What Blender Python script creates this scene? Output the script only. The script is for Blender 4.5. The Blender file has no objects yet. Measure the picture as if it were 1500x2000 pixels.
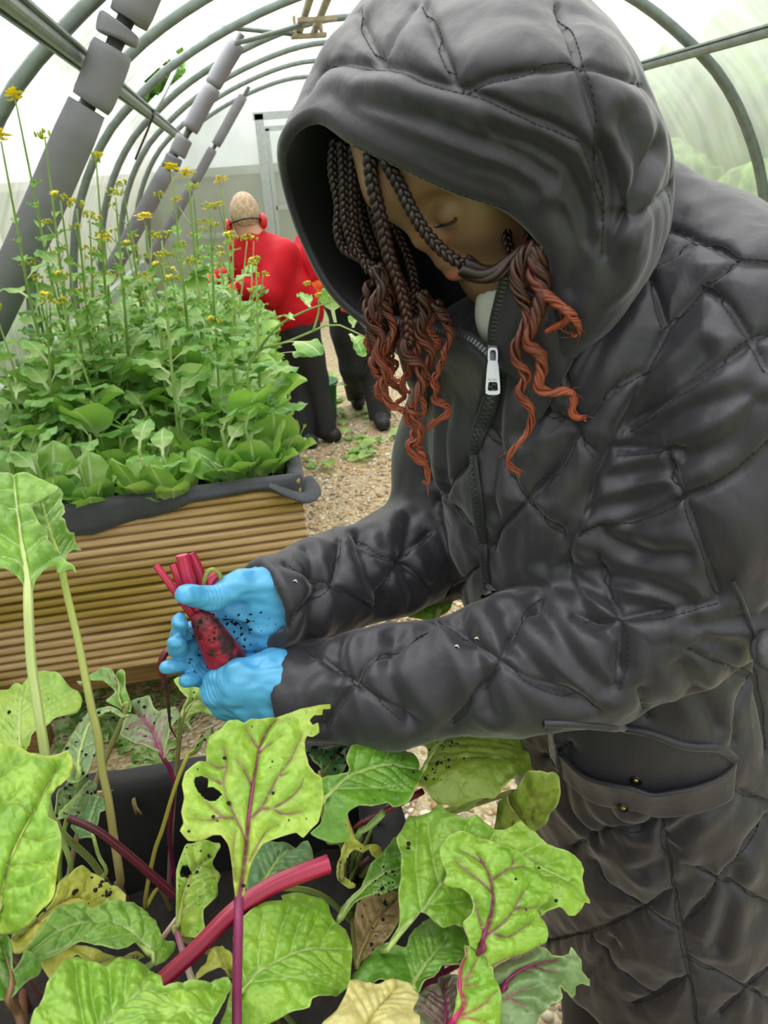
import bpy, bmesh, math, random
import numpy as np
from mathutils import Vector, Matrix, noise as mnoise
from mathutils.bvhtree import BVHTree
from mathutils.kdtree import KDTree
from mathutils.geometry import delaunay_2d_cdt

S = bpy.context.scene
COL = S.collection
rng = np.random.default_rng(7)
random.seed(7)

# ---------------------------------------------------------------- camera
FPX = 1500.0                                   # focal length in pixels of the 1500x2000 frame
CAM = np.array([0.0, 0.0, 1.55])               # eye height of the photographer
_a = np.array([459 - 750, 1000 - 353, FPX]); _a /= np.linalg.norm(_a)     # tunnel axis seen by the camera
_r = math.radians(4.5)
_u = np.array([-math.sin(_r), math.cos(_r), 0.0]); _u[2] = -(_u[0]*_a[0] + _u[1]*_a[1]) / _a[2]; _u /= np.linalg.norm(_u)
_x = np.cross(_u, _a)
RC = np.stack([_x, _a, _u])                    # world = RC @ camera vector (right, up, forward)
cam_d = bpy.data.cameras.new('camera'); cam = bpy.data.objects.new('camera', cam_d); COL.objects.link(cam)
cam.matrix_world = Matrix(((RC[0,0], RC[0,1], -RC[0,2], CAM[0]), (RC[1,0], RC[1,1], -RC[1,2], CAM[1]), (RC[2,0], RC[2,1], -RC[2,2], CAM[2]), (0,0,0,1)))
cam_d.sensor_fit = 'VERTICAL'; cam_d.sensor_height = 24.0; cam_d.lens = 24.0 * FPX / 2000.0
cam_d.clip_start = 0.02; cam_d.clip_end = 200
cam_d.dof.use_dof = True; cam_d.dof.focus_distance = 0.92; cam_d.dof.aperture_fstop = (cam_d.lens/1000.0) / 0.0022
S.camera = cam

# ---------------------------------------------------------------- light: overcast sky, soft sun behind cloud
wd = bpy.data.worlds.new('overcast_sky'); S.world = wd; wd.use_nodes = True
nt = wd.node_tree; bg = nt.nodes['Background']
tc = nt.nodes.new('ShaderNodeTexCoord'); sp = nt.nodes.new('ShaderNodeSeparateXYZ'); cr = nt.nodes.new('ShaderNodeValToRGB')
nt.links.new(tc.outputs['Generated'], sp.inputs[0]); nt.links.new(sp.outputs['Z'], cr.inputs[0]); nt.links.new(cr.outputs[0], bg.inputs[0])
cr.color_ramp.elements[0].position = 0.0; cr.color_ramp.elements[0].color = (0.42, 0.46, 0.44, 1)
cr.color_ramp.elements[1].position = 0.85; cr.color_ramp.elements[1].color = (1.0, 1.0, 1.0, 1)
bg.inputs[1].default_value = 1.25
sun_d = bpy.data.lights.new('sun', 'SUN'); sun_d.energy = 5.0; sun_d.angle = math.radians(70); sun_d.color = (1, 0.98, 0.95)
sun = bpy.data.objects.new('sun', sun_d); COL.objects.link(sun); sun.rotation_euler = (math.radians(-8), math.radians(-16), 0)
S.view_settings.view_transform = 'Standard'; S.view_settings.look = 'None'; S.view_settings.gamma = 1.0
S.view_settings.use_curve_mapping = False; S.view_settings.exposure = 0.98
S.cycles.use_denoising = True; S.cycles.max_bounces = 8; S.cycles.diffuse_bounces = 4; S.cycles.glossy_bounces = 3
S.cycles.transmission_bounces = 6; S.cycles.transparent_max_bounces = 16; S.cycles.caustics_reflective = False; S.cycles.caustics_refractive = False
S.cycles.sample_clamp_indirect = 8.0

# ---------------------------------------------------------------- helpers
def ray(px, py): return RC @ (np.array([px - 750.0, 1000.0 - py, FPX]) / FPX)
def at(px, py, Y):                              # the point seen at a pixel, Y metres down the tunnel
    r = ray(px, py); return CAM + r * (Y / r[1])
def atz(px, py, Z):
    r = ray(px, py); return CAM + r * ((Z - CAM[2]) / r[2])
def atd(px, py, d): return CAM + ray(px, py) * d
def proj(P):
    c = (np.asarray(P) - CAM) @ RC
    return np.stack([750 + FPX*c[..., 0]/c[..., 2], 1000 - FPX*c[..., 1]/c[..., 2], c[..., 2]], -1)

WL = {}
def tag(o, label, cat, group=None, kind=None):
    o['label'] = label; o['category'] = cat
    if group: o['group'] = group
    if kind: o['kind'] = kind
    return o
def thing(name, label, cat, loc=(0, 0, 0), group=None):
    o = bpy.data.objects.new(name, None); COL.objects.link(o); o.location = loc; o.empty_display_size = 0.05
    WL[o.name] = np.array(loc, float)
    return tag(o, label, cat, group)
def mk(name, V, F, mat, parent=None, smooth=True, mats=None, label=None, origin=None):
    """V world-space vertices, F list/array of faces -> one mesh object"""
    V = np.asarray(V, float)
    wl = WL[parent.name] if parent is not None else (np.array(origin, float) if origin is not None else np.zeros(3))
    me = bpy.data.meshes.new(name)
    if isinstance(F, np.ndarray) and F.ndim == 2:
        k = F.shape[1]
        me.vertices.add(len(V)); me.vertices.foreach_set('co', (V - wl).astype(np.float32).ravel())
        me.loops.add(F.size); me.loops.foreach_set('vertex_index', F.astype(np.int32).ravel())
        me.polygons.add(len(F)); me.polygons.foreach_set('loop_start', np.arange(0, F.size, k, dtype=np.int32))
        me.polygons.foreach_set('loop_total', np.full(len(F), k, np.int32))
        me.update(calc_edges=True); me.validate()
    else:
        me.from_pydata([tuple(v) for v in (V - wl)], [], [tuple(int(i) for i in f) for f in F])
    if mat is not None:
        for m_ in (mat if isinstance(mat, (list, tuple)) else [mat]): me.materials.append(m_)
    if mats is not None: me.polygons.foreach_set('material_index', np.asarray(mats, np.int32))
    me.polygons.foreach_set('use_smooth', np.full(len(me.polygons), smooth))
    o = bpy.data.objects.new(name, me); COL.objects.link(o)
    if parent is not None: o.parent = parent
    else: o.location = wl
    WL[o.name] = wl.copy()
    if label: o['label'] = label
    return o
def struct(o):
    o['kind'] = 'structure'; return o
def setcol(o, C, name='col'):
    C = np.asarray(C, float)
    if C.shape[1] == 3: C = np.concatenate([C, np.ones((len(C), 1))], 1)
    at_ = o.data.color_attributes.new(name, 'FLOAT_COLOR', 'POINT'); at_.data.foreach_set('color', C.astype(np.float32).ravel())
def cat_(parts):
    Vs, Fs, n = [], [], 0
    for V, F in parts:
        Vs.append(np.asarray(V, float)); Fs += [tuple(int(i) + n for i in f) for f in F]; n += len(V)
    return np.concatenate(Vs), Fs
def spl(P, n):
    """Catmull-Rom through control points (any columns), n samples, arc length even"""
    P = np.asarray(P, float)
    if len(P) == 2: return P[0] + (P[1]-P[0]) * np.linspace(0, 1, n)[:, None]
    Q = np.vstack([2*P[0]-P[1], P, 2*P[-1]-P[-2]]); out = []
    for i in range(len(P)-1):
        p0, p1, p2, p3 = Q[i:i+4]; t = np.linspace(0, 1, 24, endpoint=False)[:, None]
        out.append(0.5*((2*p1) + (-p0+p2)*t + (2*p0-5*p1+4*p2-p3)*t*t + (-p0+3*p1-3*p2+p3)*t**3))
    out = np.vstack(out + [P[-1:]])
    s = np.r_[0, np.cumsum(np.linalg.norm(np.diff(out[:, :min(3, out.shape[1])], axis=0), axis=1))]
    u = np.linspace(0, s[-1], n)
    return np.stack([np.interp(u, s, out[:, k]) for k in range(out.shape[1])], 1)
def frames(P, up=(0, 0, 1)):
    T = np.gradient(P, axis=0); T /= np.linalg.norm(T, axis=1)[:, None] + 1e-12
    N = np.zeros_like(P); n = np.array(up, float)
    if abs(n @ T[0]) > 0.95: n = np.array([1.0, 0, 0]) if abs(T[0][0]) < 0.9 else np.array([0, 1.0, 0])
    for i in range(len(P)):
        n = n - T[i]*(n @ T[i]); n /= np.linalg.norm(n) + 1e-12; N[i] = n
    return T, N, np.cross(T, N)
def tube(P, r, k=10, caps=True, up=(0, 0, 1), flat=1.0, shape=None):
    """tube along points P; r scalar or per-point; flat squeezes the N axis; shape(angle)->radius factor"""
    P = np.asarray(P, float); r = np.broadcast_to(np.asarray(r, float), (len(P),))
    T, N, B = frames(P, up); th = np.linspace(0, 2*np.pi, k, endpoint=False)
    sf = np.ones(k) if shape is None else shape(th)
    V = (P[:, None] + r[:, None, None]*((np.cos(th)*sf)[None, :, None]*B[:, None] + flat*(np.sin(th)*sf)[None, :, None]*N[:, None])).reshape(-1, 3)
    F = []; n = len(P)
    for i in range(n-1):
        for j in range(k):
            a, b = i*k+j, i*k+(j+1) % k; F.append((a, b, b+k, a+k))
    if caps: F.append(tuple(range(k-1, -1, -1))); F.append(tuple(range((n-1)*k, n*k)))
    return V, F
def box(lo, hi, bev=0.0):
    x0, y0, z0 = lo; x1, y1, z1 = hi
    V = np.array([(x0,y0,z0),(x1,y0,z0),(x1,y1,z0),(x0,y1,z0),(x0,y0,z1),(x1,y0,z1),(x1,y1,z1),(x0,y1,z1)], float)
    return V, [(0,3,2,1),(4,5,6,7),(0,1,5,4),(1,2,6,5),(2,3,7,6),(3,0,4,7)]
def grid_faces(n, m, closed_m=False):
    i = np.arange(n-1)[:, None]; j = np.arange(m if closed_m else m-1)[None, :]; j2 = (j+1) % m
    a = i*m+j; b = i*m+j2
    return np.stack([a, b, b+m, a+m], -1).reshape(-1, 4)
def bevel(o, w=0.004, seg=2):
    m = o.modifiers.new('bevel', 'BEVEL'); m.width = w; m.segments = seg; m.limit_method = 'ANGLE'; return o

# ---- vectorised surface nets on an SDF
def surface_nets(f, lo, hi, h):
    lo = np.array(lo, float); hi = np.array(hi, float); n = (np.ceil((hi-lo)/h/4).astype(int)*4 + 5)
    cn = (n-1)//4 + 1
    g = np.stack(np.meshgrid(*[lo[i]+np.arange(cn[i])*4*h for i in range(3)], indexing='ij'), -1).reshape(-1, 3)
    c = f(g).reshape(cn)
    D = np.where(np.repeat(np.repeat(np.repeat(c, 4, 0), 4, 1), 4, 2)[:n[0], :n[1], :n[2]] < 0, -1.0, 1.0).astype(np.float32)
    near = np.abs(c) < 4*h*2.4
    idx = np.argwhere(near)
    off = np.stack(np.meshgrid(*[np.arange(-2, 3)]*3, indexing='ij'), -1).reshape(-1, 3)
    mask = np.zeros(n, bool)
    for o_ in off:
        q = idx*4 + o_; ok = ((q >= 0) & (q < n)).all(1); q = q[ok]; mask[q[:, 0], q[:, 1], q[:, 2]] = True
    q = np.argwhere(mask); D[mask] = f(lo + q*h).astype(np.float32)
    Sg = D < 0
    cnt = np.zeros(n-1, np.int8)
    for a in (0, 1):
        for b in (0, 1):
            for e in (0, 1): cnt += Sg[a:n[0]-1+a, b:n[1]-1+b, e:n[2]-1+e]
    act = (cnt > 0) & (cnt < 8); cells = np.argwhere(act); vid = np.full(n-1, -1, np.int64); vid[act] = np.arange(len(cells))
    acc = np.zeros((len(cells), 3)); num = np.zeros(len(cells))
    cor = [(a, b, e) for a in (0, 1) for b in (0, 1) for e in (0, 1)]
    for p in cor:
        for ax in range(3):
            if p[ax] == 0:
                q2 = list(p); q2[ax] = 1
                i0 = cells + p; i1 = cells + q2
                d0 = D[i0[:, 0], i0[:, 1], i0[:, 2]]; d1 = D[i1[:, 0], i1[:, 1], i1[:, 2]]
                cr_ = (d0 < 0) != (d1 < 0); t = d0/(d0-d1+1e-20)
                pt = np.array(p, float)[None].repeat(len(cells), 0); pt[:, ax] += t
                acc[cr_] += pt[cr_]; num[cr_] += 1
    V = lo + (cells + acc/num[:, None])*h
    Fs = []
    for ax in range(3):
        b, e = (ax+1) % 3, (ax+2) % 3
        s0 = [slice(None)]*3; s1 = [slice(None)]*3; s0[ax] = slice(0, -1); s1[ax] = slice(1, None)
        A = Sg[tuple(s0)]; B = Sg[tuple(s1)]
        for flip, m_ in ((False, A & ~B), (True, ~A & B)):
            ed = np.argwhere(m_); ed = ed[(ed[:, b] > 0) & (ed[:, e] > 0) & (ed[:, b] < n[b]-1) & (ed[:, e] < n[e]-1)]
            if not len(ed): continue
            def cv(db, de):
                k = ed.copy(); k[:, b] += db; k[:, e] += de; return vid[k[:, 0], k[:, 1], k[:, 2]]
            Q = np.stack([cv(-1, -1), cv(0, -1), cv(0, 0), cv(-1, 0)], 1)
            if flip: Q = Q[:, ::-1]
            Fs.append(Q[(Q >= 0).all(1)])
    F = np.concatenate(Fs)
    for _ in range(2):                                   # pull onto the exact surface
        N, d = sdf_normal(f, V, h*0.5); V = V - N*np.clip(d, -h, h)[:, None]
    return V, F
def sdf_normal(f, V, e=0.001):
    k = np.array([(1, -1, -1), (-1, -1, 1), (-1, 1, -1), (1, 1, 1)], float)
    G = np.zeros_like(V); d = 0
    for q in k:
        v = f(V+q*e); G += q*v[:, None]; d = d + v
    N = G/(np.linalg.norm(G, axis=1)[:, None]+1e-12)
    return N, f(V)
def rcone(P, a, b, ra, rb):
    """tapered capsule (blend of radii along the axis)"""
    a = np.asarray(a, float); b = np.asarray(b, float); ab = b-a; t = np.clip(((P-a) @ ab)/(ab @ ab), 0, 1)
    return np.linalg.norm(P - a - t[:, None]*ab, axis=1) - (ra + (rb-ra)*t)
def chain(P, pts, k=0.01):
    """pts rows x,y,z,r"""
    d = None
    for p, q in zip(pts[:-1], pts[1:]):
        e = rcone(P, p[:3], q[:3], p[3], q[3]); d = e if d is None else smin(d, e, k)
    return d
def ell(P, c, r, R=None):
    q = P - np.asarray(c, float)
    if R is not None: q = q @ R                          # columns of R are the ellipsoid axes
    r = np.asarray(r, float); k0 = np.linalg.norm(q/r, axis=1); k1 = np.linalg.norm(q/(r*r), axis=1)
    return k0*(k0-1)/(k1+1e-9)
def smin(a, b, k):
    h = np.clip(0.5+0.5*(b-a)/k, 0, 1); return b*(1-h)+a*h - k*h*(1-h)
def smax(a, b, k): return -smin(-a, -b, k)
def fbm(P, sc, oct_=3, seed=0.0):
    out = np.empty(len(P))
    for i, p in enumerate(np.asarray(P)*sc + seed): out[i] = mnoise.fractal(Vector(p), 1.0, 2.0, oct_)
    return out
def vnoise(P, sc, seed=0):
    """cheap vectorised value noise in [-1,1]"""
    q = np.asarray(P)*sc + seed*17.31; i = np.floor(q).astype(np.int64); w = q-i; w = w*w*(3-2*w); out = 0
    for a in (0, 1):
        for b in (0, 1):
            for c in (0, 1):
                hsh = (i[:, 0]+a)*374761393 + (i[:, 1]+b)*668265263 + (i[:, 2]+c)*2147483647 + seed*9176
                hsh = (hsh ^ (hsh >> 13))*1274126177; hsh = (hsh ^ (hsh >> 16)) & 0xffff
                out = out + (hsh/32767.5-1)*(w[:, 0] if a else 1-w[:, 0])*(w[:, 1] if b else 1-w[:, 1])*(w[:, 2] if c else 1-w[:, 2])
    return out

# ---------------------------------------------------------------- materials
def lin(h):
    h = h.lstrip('#'); c = [int(h[i:i+2], 16)/255 for i in (0, 2, 4)]
    return tuple((x/12.92 if x <= 0.04045 else ((x+0.055)/1.055)**2.4) for x in c) + (1.0,)
MATS = {}
def mat(name, col='#808080', rough=0.6, metal=0.0, noise=0.0, nscale=20.0, col2=None, bump=0.0, bscale=60.0, sheen=0.0, spec=0.5, attr=None, stretch=None, transl=0.0, coat=0.0, ramp=(0.35, 0.65), transl_col=None):
    if name in MATS: return MATS[name]
    m = bpy.data.materials.new(name); m.use_nodes = True; MATS[name] = m
    t = m.node_tree; b = t.nodes['Principled BSDF']; out = t.nodes['Material Output']
    b.inputs['Roughness'].default_value = rough; b.inputs['Metallic'].default_value = metal
    b.inputs['Specular IOR Level'].default_value = spec
    if sheen: b.inputs['Sheen Weight'].default_value = sheen; b.inputs['Sheen Roughness'].default_value = 0.4
    if coat: b.inputs['Coat Weight'].default_value = coat; b.inputs['Coat Roughness'].default_value = 0.25
    c1 = lin(col) if isinstance(col, str) else tuple(col); b.inputs['Base Color'].default_value = c1
    tx = t.nodes.new('ShaderNodeTexCoord'); vec = tx.outputs['Object']
    if stretch:
        mp = t.nodes.new('ShaderNodeMapping'); mp.inputs['Scale'].default_value = stretch; t.links.new(vec, mp.inputs[0]); vec = mp.outputs[0]
    csock = None
    if attr:
        an = t.nodes.new('ShaderNodeAttribute'); an.attribute_name = attr; csock = an.outputs['Color']
    if col2 or noise:
        nz = t.nodes.new('ShaderNodeTexNoise'); nz.inputs['Scale'].default_value = nscale; nz.inputs['Detail'].default_value = 6; t.links.new(vec, nz.inputs['Vector'])
        if csock is None:
            rp = t.nodes.new('ShaderNodeValToRGB'); rp.color_ramp.elements[0].position = ramp[0]; rp.color_ramp.elements[1].position = ramp[1]
            c2 = (lin(col2) if isinstance(col2, str) else col2) if col2 else tuple(min(1, x*(1+noise)) for x in c1[:3])+(1,)
            rp.color_ramp.elements[0].color = c1 if col2 else tuple(x*(1-noise) for x in c1[:3])+(1,); rp.color_ramp.elements[1].color = c2
            t.links.new(nz.outputs['Fac'], rp.inputs[0]); csock = rp.outputs[0]
        else:
            hs = t.nodes.new('ShaderNodeHueSaturation'); ma = t.nodes.new('ShaderNodeMapRange'); ma.inputs['To Min'].default_value = 1-noise; ma.inputs['To Max'].default_value = 1+noise
            t.links.new(nz.outputs['Fac'], ma.inputs[0]); t.links.new(ma.outputs[0], hs.inputs['Value']); t.links.new(csock, hs.inputs['Color']); csock = hs.outputs[0]
    if csock is not None: t.links.new(csock, b.inputs['Base Color'])
    if bump:
        nb = t.nodes.new('ShaderNodeTexNoise'); nb.inputs['Scale'].default_value = bscale; nb.inputs['Detail'].default_value = 5; t.links.new(vec, nb.inputs['Vector'])
        bp = t.nodes.new('ShaderNodeBump'); bp.inputs['Strength'].default_value = bump; bp.inputs['Distance'].default_value = 0.01
        t.links.new(nb.outputs['Fac'], bp.inputs['Height']); t.links.new(bp.outputs[0], b.inputs['Normal'])
    if transl:
        tr = t.nodes.new('ShaderNodeBsdfTranslucent'); mx = t.nodes.new('ShaderNodeMixShader'); mx.inputs[0].default_value = transl
        if csock is not None:
            hs2 = t.nodes.new('ShaderNodeHueSaturation'); hs2.inputs['Saturation'].default_value = 1.15; hs2.inputs['Value'].default_value = 1.3
            t.links.new(csock, hs2.inputs['Color']); t.links.new(hs2.outputs[0], tr.inputs[0])
        else: tr.inputs[0].default_value = lin(transl_col) if transl_col else c1
        t.links.new(b.outputs[0], mx.inputs[1]); t.links.new(tr.outputs[0], mx.inputs[2]); t.links.new(mx.outputs[0], out.inputs[0])
    return m
import time; _t0 = time.time()
# ================================================================ the polytunnel
CX = 0.84                                       # centre line of the tunnel
HP = np.array([(-1.845,-0.05),(-1.845,0.5),(-1.845,0.95),(-1.80,1.2),(-1.73,1.43),(-1.61,1.66),(-1.47,1.84),(-1.33,1.96),(-1.10,2.12),(-0.84,2.25),(-0.55,2.36),(-0.25,2.44),(0,2.465)])
HPF = np.vstack([HP, [(-x, z) for x, z in HP[-2::-1]]])
prof = spl(HPF, 73)
Y0, Y1 = -2.2, 9.1
M_steel = mat('galvanised_steel', '#8d9896', 0.42, 0.55, 0.12, 30)
M_steel_d = mat('dull_steel', '#6f7a74', 0.5, 0.35, 0.15, 25)
M_ali = mat('aluminium_frame', '#a9b1b0', 0.4, 0.4, 0.08, 30)

# --- polythene film: milky, streaked
m = bpy.data.materials.new('polythene_film'); m.use_nodes = True; t = m.node_tree
for n_ in list(t.nodes): t.nodes.remove(n_)
out = t.nodes.new('ShaderNodeOutputMaterial'); tcn = t.nodes.new('ShaderNodeTexCoord'); mp = t.nodes.new('ShaderNodeMapping'); mp.inputs['Scale'].default_value = (1.1, 5.0, 1.1)
nz = t.nodes.new('ShaderNodeTexNoise'); nz.inputs['Scale'].default_value = 3.0; nz.inputs['Detail'].default_value = 7
t.links.new(tcn.outputs['Object'], mp.inputs[0]); t.links.new(mp.outputs[0], nz.inputs['Vector'])
mr = t.nodes.new('ShaderNodeMapRange'); mr.inputs['From Min'].default_value = 0.3; mr.inputs['From Max'].default_value = 0.75; mr.inputs['To Min'].default_value = 0.42; mr.inputs['To Max'].default_value = 0.70
t.links.new(nz.outputs['Fac'], mr.inputs[0])
tp = t.nodes.new('ShaderNodeBsdfTransparent'); tl = t.nodes.new('ShaderNodeBsdfTranslucent'); df = t.nodes.new('ShaderNodeBsdfDiffuse'); gl = t.nodes.new('ShaderNodeBsdfGlossy')
tp.inputs[0].default_value = (0.95, 0.97, 0.96, 1); tl.inputs[0].default_value = (0.90, 0.92, 0.89, 1); df.inputs[0].default_value = (0.72, 0.74, 0.70, 1); gl.inputs['Roughness'].default_value = 0.35
# translucent colour darkened low on the sheet to dim the walls, palest near crown
sx_ = t.nodes.new('ShaderNodeSeparateXYZ'); t.links.new(tcn.outputs['Object'], sx_.inputs[0]); n2_ = t.nodes.new('ShaderNodeTexNoise'); n2_.inputs['Scale'].default_value = 1.6; n2_.inputs['Detail'].default_value = 5; t.links.new(mp.outputs[0], n2_.inputs['Vector'])
ma_ = t.nodes.new('ShaderNodeMath'); ma_.operation = 'MULTIPLY_ADD'; ma_.inputs[1].default_value = 0.9; t.links.new(n2_.outputs['Fac'], ma_.inputs[0]); t.links.new(sx_.outputs['Z'], ma_.inputs[2])
gr_ = t.nodes.new('ShaderNodeValToRGB'); ge = gr_.color_ramp.elements; ge[0].position = 0.42; ge[0].color = (0.24, 0.25, 0.19, 1); ge[1].position = 1.0; ge[1].color = (0.88, 0.89, 0.87, 1); e1_ = ge.new(0.68); e1_.color = (0.38, 0.39, 0.34, 1); e2_ = ge.new(0.88); e2_.color = (0.50, 0.51, 0.49, 1)
md_ = t.nodes.new('ShaderNodeMath'); md_.operation = 'MULTIPLY'; md_.inputs[1].default_value = 0.36; t.links.new(ma_.outputs[0], md_.inputs[0]); t.links.new(md_.outputs[0], gr_.inputs[0]); t.links.new(gr_.outputs[0], tl.inputs[0])
m1 = t.nodes.new('ShaderNodeMixShader'); m2 = t.nodes.new('ShaderNodeMixShader'); m3 = t.nodes.new('ShaderNodeMixShader')
m1.inputs[0].default_value = 0.25; t.links.new(tl.outputs[0], m1.inputs[1]); t.links.new(df.outputs[0], m1.inputs[2])
t.links.new(mr.outputs[0], m2.inputs[0]); t.links.new(m1.outputs[0], m2.inputs[2])
rf = t.nodes.new('ShaderNodeBsdfRefraction'); rf.inputs['IOR'].default_value = 1.0005; rf.inputs['Roughness'].default_value = 0.45; rf.inputs[0].default_value = (0.96, 0.96, 0.95, 1)
m4 = t.nodes.new('ShaderNodeMixShader'); m4.inputs[0].default_value = 0.80; t.links.new(tp.outputs[0], m4.inputs[1]); t.links.new(rf.outputs[0], m4.inputs[2]); t.links.new(m4.outputs[0], m2.inputs[1])
m3.inputs[0].default_value = 0.03; t.links.new(m2.outputs[0], m3.inputs[1]); t.links.new(gl.outputs[0], m3.inputs[2]); t.links.new(m3.outputs[0], out.inputs[0])
M_film = m

def film_sheet():
    ys = np.linspace(Y0, Y1, 114); cen = np.array([0, 1.0])
    nrm = np.stack([np.gradient(prof[:, 1]), -np.gradient(prof[:, 0])], 1); nrm /= np.linalg.norm(nrm, axis=1)[:, None]
    V = []
    for y in ys:
        sag = 0.012*math.sin(math.pi*((y+0.2) % 1.0))
        P = prof - nrm*(0.030 - sag)*-1.0
        P = prof + np.sign((P-prof)[:, :1])*0 + (prof-cen)/np.linalg.norm(prof-cen, axis=1)[:, None]*(0.034 - sag)
        V.append(np.stack([CX+P[:, 0], np.full(len(P), y), P[:, 1]], 1))
    V = np.concatenate(V); n, k = len(ys), len(prof); F = grid_faces(n, k); ctr = V[F].mean(1)
    # the torn bay high on the left: an irregular opening in the sheet
    px, pz, py = ctr[:, 0], ctr[:, 2], ctr[:, 1]
    s = np.clip((px + 0.56)/0.68, 0, 1)
    keep = ~((py > 4.83 + 0.12*np.sin(9*px)) & (py < 5.25 + 0.35*np.sin(3.1*s)) & (px > -0.50) & (px < 0.20) & (pz > 1.5))
    return V, F[keep]
V, F = film_sheet(); struct(mk('wall_film', V, F, M_film))

def hoop_at(y):
    P = np.stack([CX+prof[:, 0], np.full(len(prof), y), prof[:, 1]], 1)
    T = np.gradient(P, axis=0); T /= np.linalg.norm(T, axis=1)[:, None]; N = np.cross(T, [0, 1.0, 0])
    th = np.linspace(0, 2*np.pi, 8, endpoint=False)+np.pi/8
    w, dp = 0.026, 0.021
    ring = [(math.copysign(abs(math.cos(a))**0.5, math.cos(a))*w, math.copysign(abs(math.sin(a))**0.5, math.sin(a))*dp) for a in th]
    V = np.concatenate([P + N*b_ + np.array([0, a_, 0]) for a_, b_ in ring]).reshape(8, len(P), 3).transpose(1, 0, 2).reshape(-1, 3)
    return V, grid_faces(len(P), 8, True)
hl = {-1.2: 'behind the photographer', -0.2: 'above the photographer', 0.8: 'directly over the hooded person', 1.8: 'beyond the hooded person', 2.8: 'nearest one seen at the far left edge',
      3.8: 'passing behind the nearest foam covered brace', 4.8: 'just in front of the torn bay', 5.8: 'just behind the torn bay', 6.8: 'first hoop past the dangling black strap', 7.8: 'last but one before the end wall', 8.95: 'framing the end wall with the door'}
hoops = []
for i, y in enumerate(sorted(hl)):
    if y < 0.5: continue
    V, F = hoop_at(y)
    o = mk('hoop', V, F, M_steel_d); tag(o, 'galvanised steel tunnel hoop, ' + hl[y], 'tunnel hoop', 'steel hoops of the tunnel')

for sx, lb in ((-1, 'galvanised purlin running along the left side of the roof'), (1, 'galvanised purlin running along the right side of the roof')):
    x, z = CX + sx*1.262, 1.930
    V1, F1 = tube([(x, Y0, z), (x, 9.0, z)], 0.019, 14); V2, F2 = box((x-0.030, Y0, z+0.012), (x+0.030, 9.0, z+0.020)); V3, F3 = box((x+sx*0.022-0.004, Y0, z-0.02), (x+sx*0.022+0.004, 9.0, z+0.018))
    V, F = cat_([(V1, F1), (V2, F2), (V3, F3)])
    tag(mk('purlin', V, F, M_steel, smooth=False), lb, 'purlin')
# ridge bracket: pair of pipes with a clamp hanging under the crown
br = thing('ridge_bracket', 'pair of rusty yellowish roof pipes with clamp under the crown of the tunnel', 'roof bracket', (0.55, 5.4, 2.3))
M_rust = mat('rusty_galvanised', '#a59b80', 0.45, 0.35, 0, 14, '#6d5f46', ramp=(0.45, 0.7))
for dx in (-0.045, 0.045):
    V, F = tube([(0.52+dx, 3.6, 2.36), (0.545+dx, 5.45, 2.33)], 0.021, 10); mk('pipe', V, F, M_rust, br)
for b_ in (((0.44, 5.25, 2.29), (0.65, 5.33, 2.31)), ((0.44, 4.75, 2.29), (0.65, 4.81, 2.31)), ((0.46, 5.25, 2.31), (0.475, 5.33, 2.40)), ((0.615, 5.25, 2.31), (0.63, 5.33, 2.40))):
    V, F = box(*b_); mk('clamp_plate', V, F, M_rust, br, smooth=False)
for a_, b_ in (((0.05, 4.85, 2.30), (0.48, 5.3, 2.31)), ((0.10, 4.85, 2.22), (0.48, 5.0, 2.31))):
    V, F = tube([a_, b_], 0.013, 8); mk('stay_rod', V, F, M_steel_d, br)

# foam covered diagonal braces in segments
M_foam = mat('grey_pipe_foam', '#7f7f84', 0.9, 0, 0.06, 8, bump=0.12, bscale=90)
M_pipe = mat('dark_pipe', '#4b4d4c', 0.5, 0.4)
def brace(y, top, bot, r, segs, label):
    t_ = thing('foam_brace', label, 'brace', (bot[0], y, bot[1]), 'foam covered diagonal braces')
    A = np.array([bot[0], y, bot[1]]); B = np.array([top[0], y, top[1]])
    V, F = tube([A, B], r*0.42, 10); mk('pipe', V, F, M_pipe, t_)
    for i, (s0, s1, dx) in enumerate(segs):
        a = A+(B-A)*s0; b = A+(B-A)*s1; n = 10; L = np.linspace(0, 1, n); rr = np.full(n, r); rr[0] = rr[-1] = r*0.93
        P = a+(b-a)*L[:, None] + np.array([dx*r, 0, 0]); P[:, 0] += 0.1*r*np.sin(L*3+i)
        V, F = tube(P, rr, 22); mk('foam_sleeve', V, F, M_foam, t_)
brace(2.8, (-0.12, 2.20), (-0.92, 1.109), 0.061, [(0.0, 0.625, 0), (0.632, 0.765, 0.05), (0.785, 0.822, -0.12), (0.83, 1.10, 0.12)], 'thick grey foam covered brace, the nearest and largest at upper left')
brace(5.1, (0.15, 2.30), (-0.86, 1.05), 0.049, [(0.0, 0.47, 0), (0.48, 0.525, 0.1), (0.53, 0.60, 0.15), (0.63, 0.80, 0.1), (0.805, 0.965, 0)], 'grey foam covered brace in the middle, beside the torn bay')
brace(7.3, (0.22, 2.25), (-0.85, 0.95), 0.040, [(0.0, 0.45, 0), (0.47, 0.66, 0), (0.68, 0.95, 0)], 'grey foam covered brace, the farthest and thinnest of the three')
# strap and short bar at the torn bay
sb = thing('hanging_strap', 'black strap dangling from the left purlin near the torn bay', 'strap', (-0.45, 5.0, 1.95))
V, F = tube([at(300, 225, 5.0), at(285, 262, 5.0), at(264, 312, 5.0)], 0.012, 8, flat=0.5); mk('strap', V, F, mat('black_webbing', '#141414', 0.8), sb)
V, F = tube([at(298, 226, 5.0), at(322, 180, 5.05), at(348, 122, 5.1)], 0.020, 8, flat=0.5); mk('loose_bar', V, F, M_ali, sb, label='loose silver batten')

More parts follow.
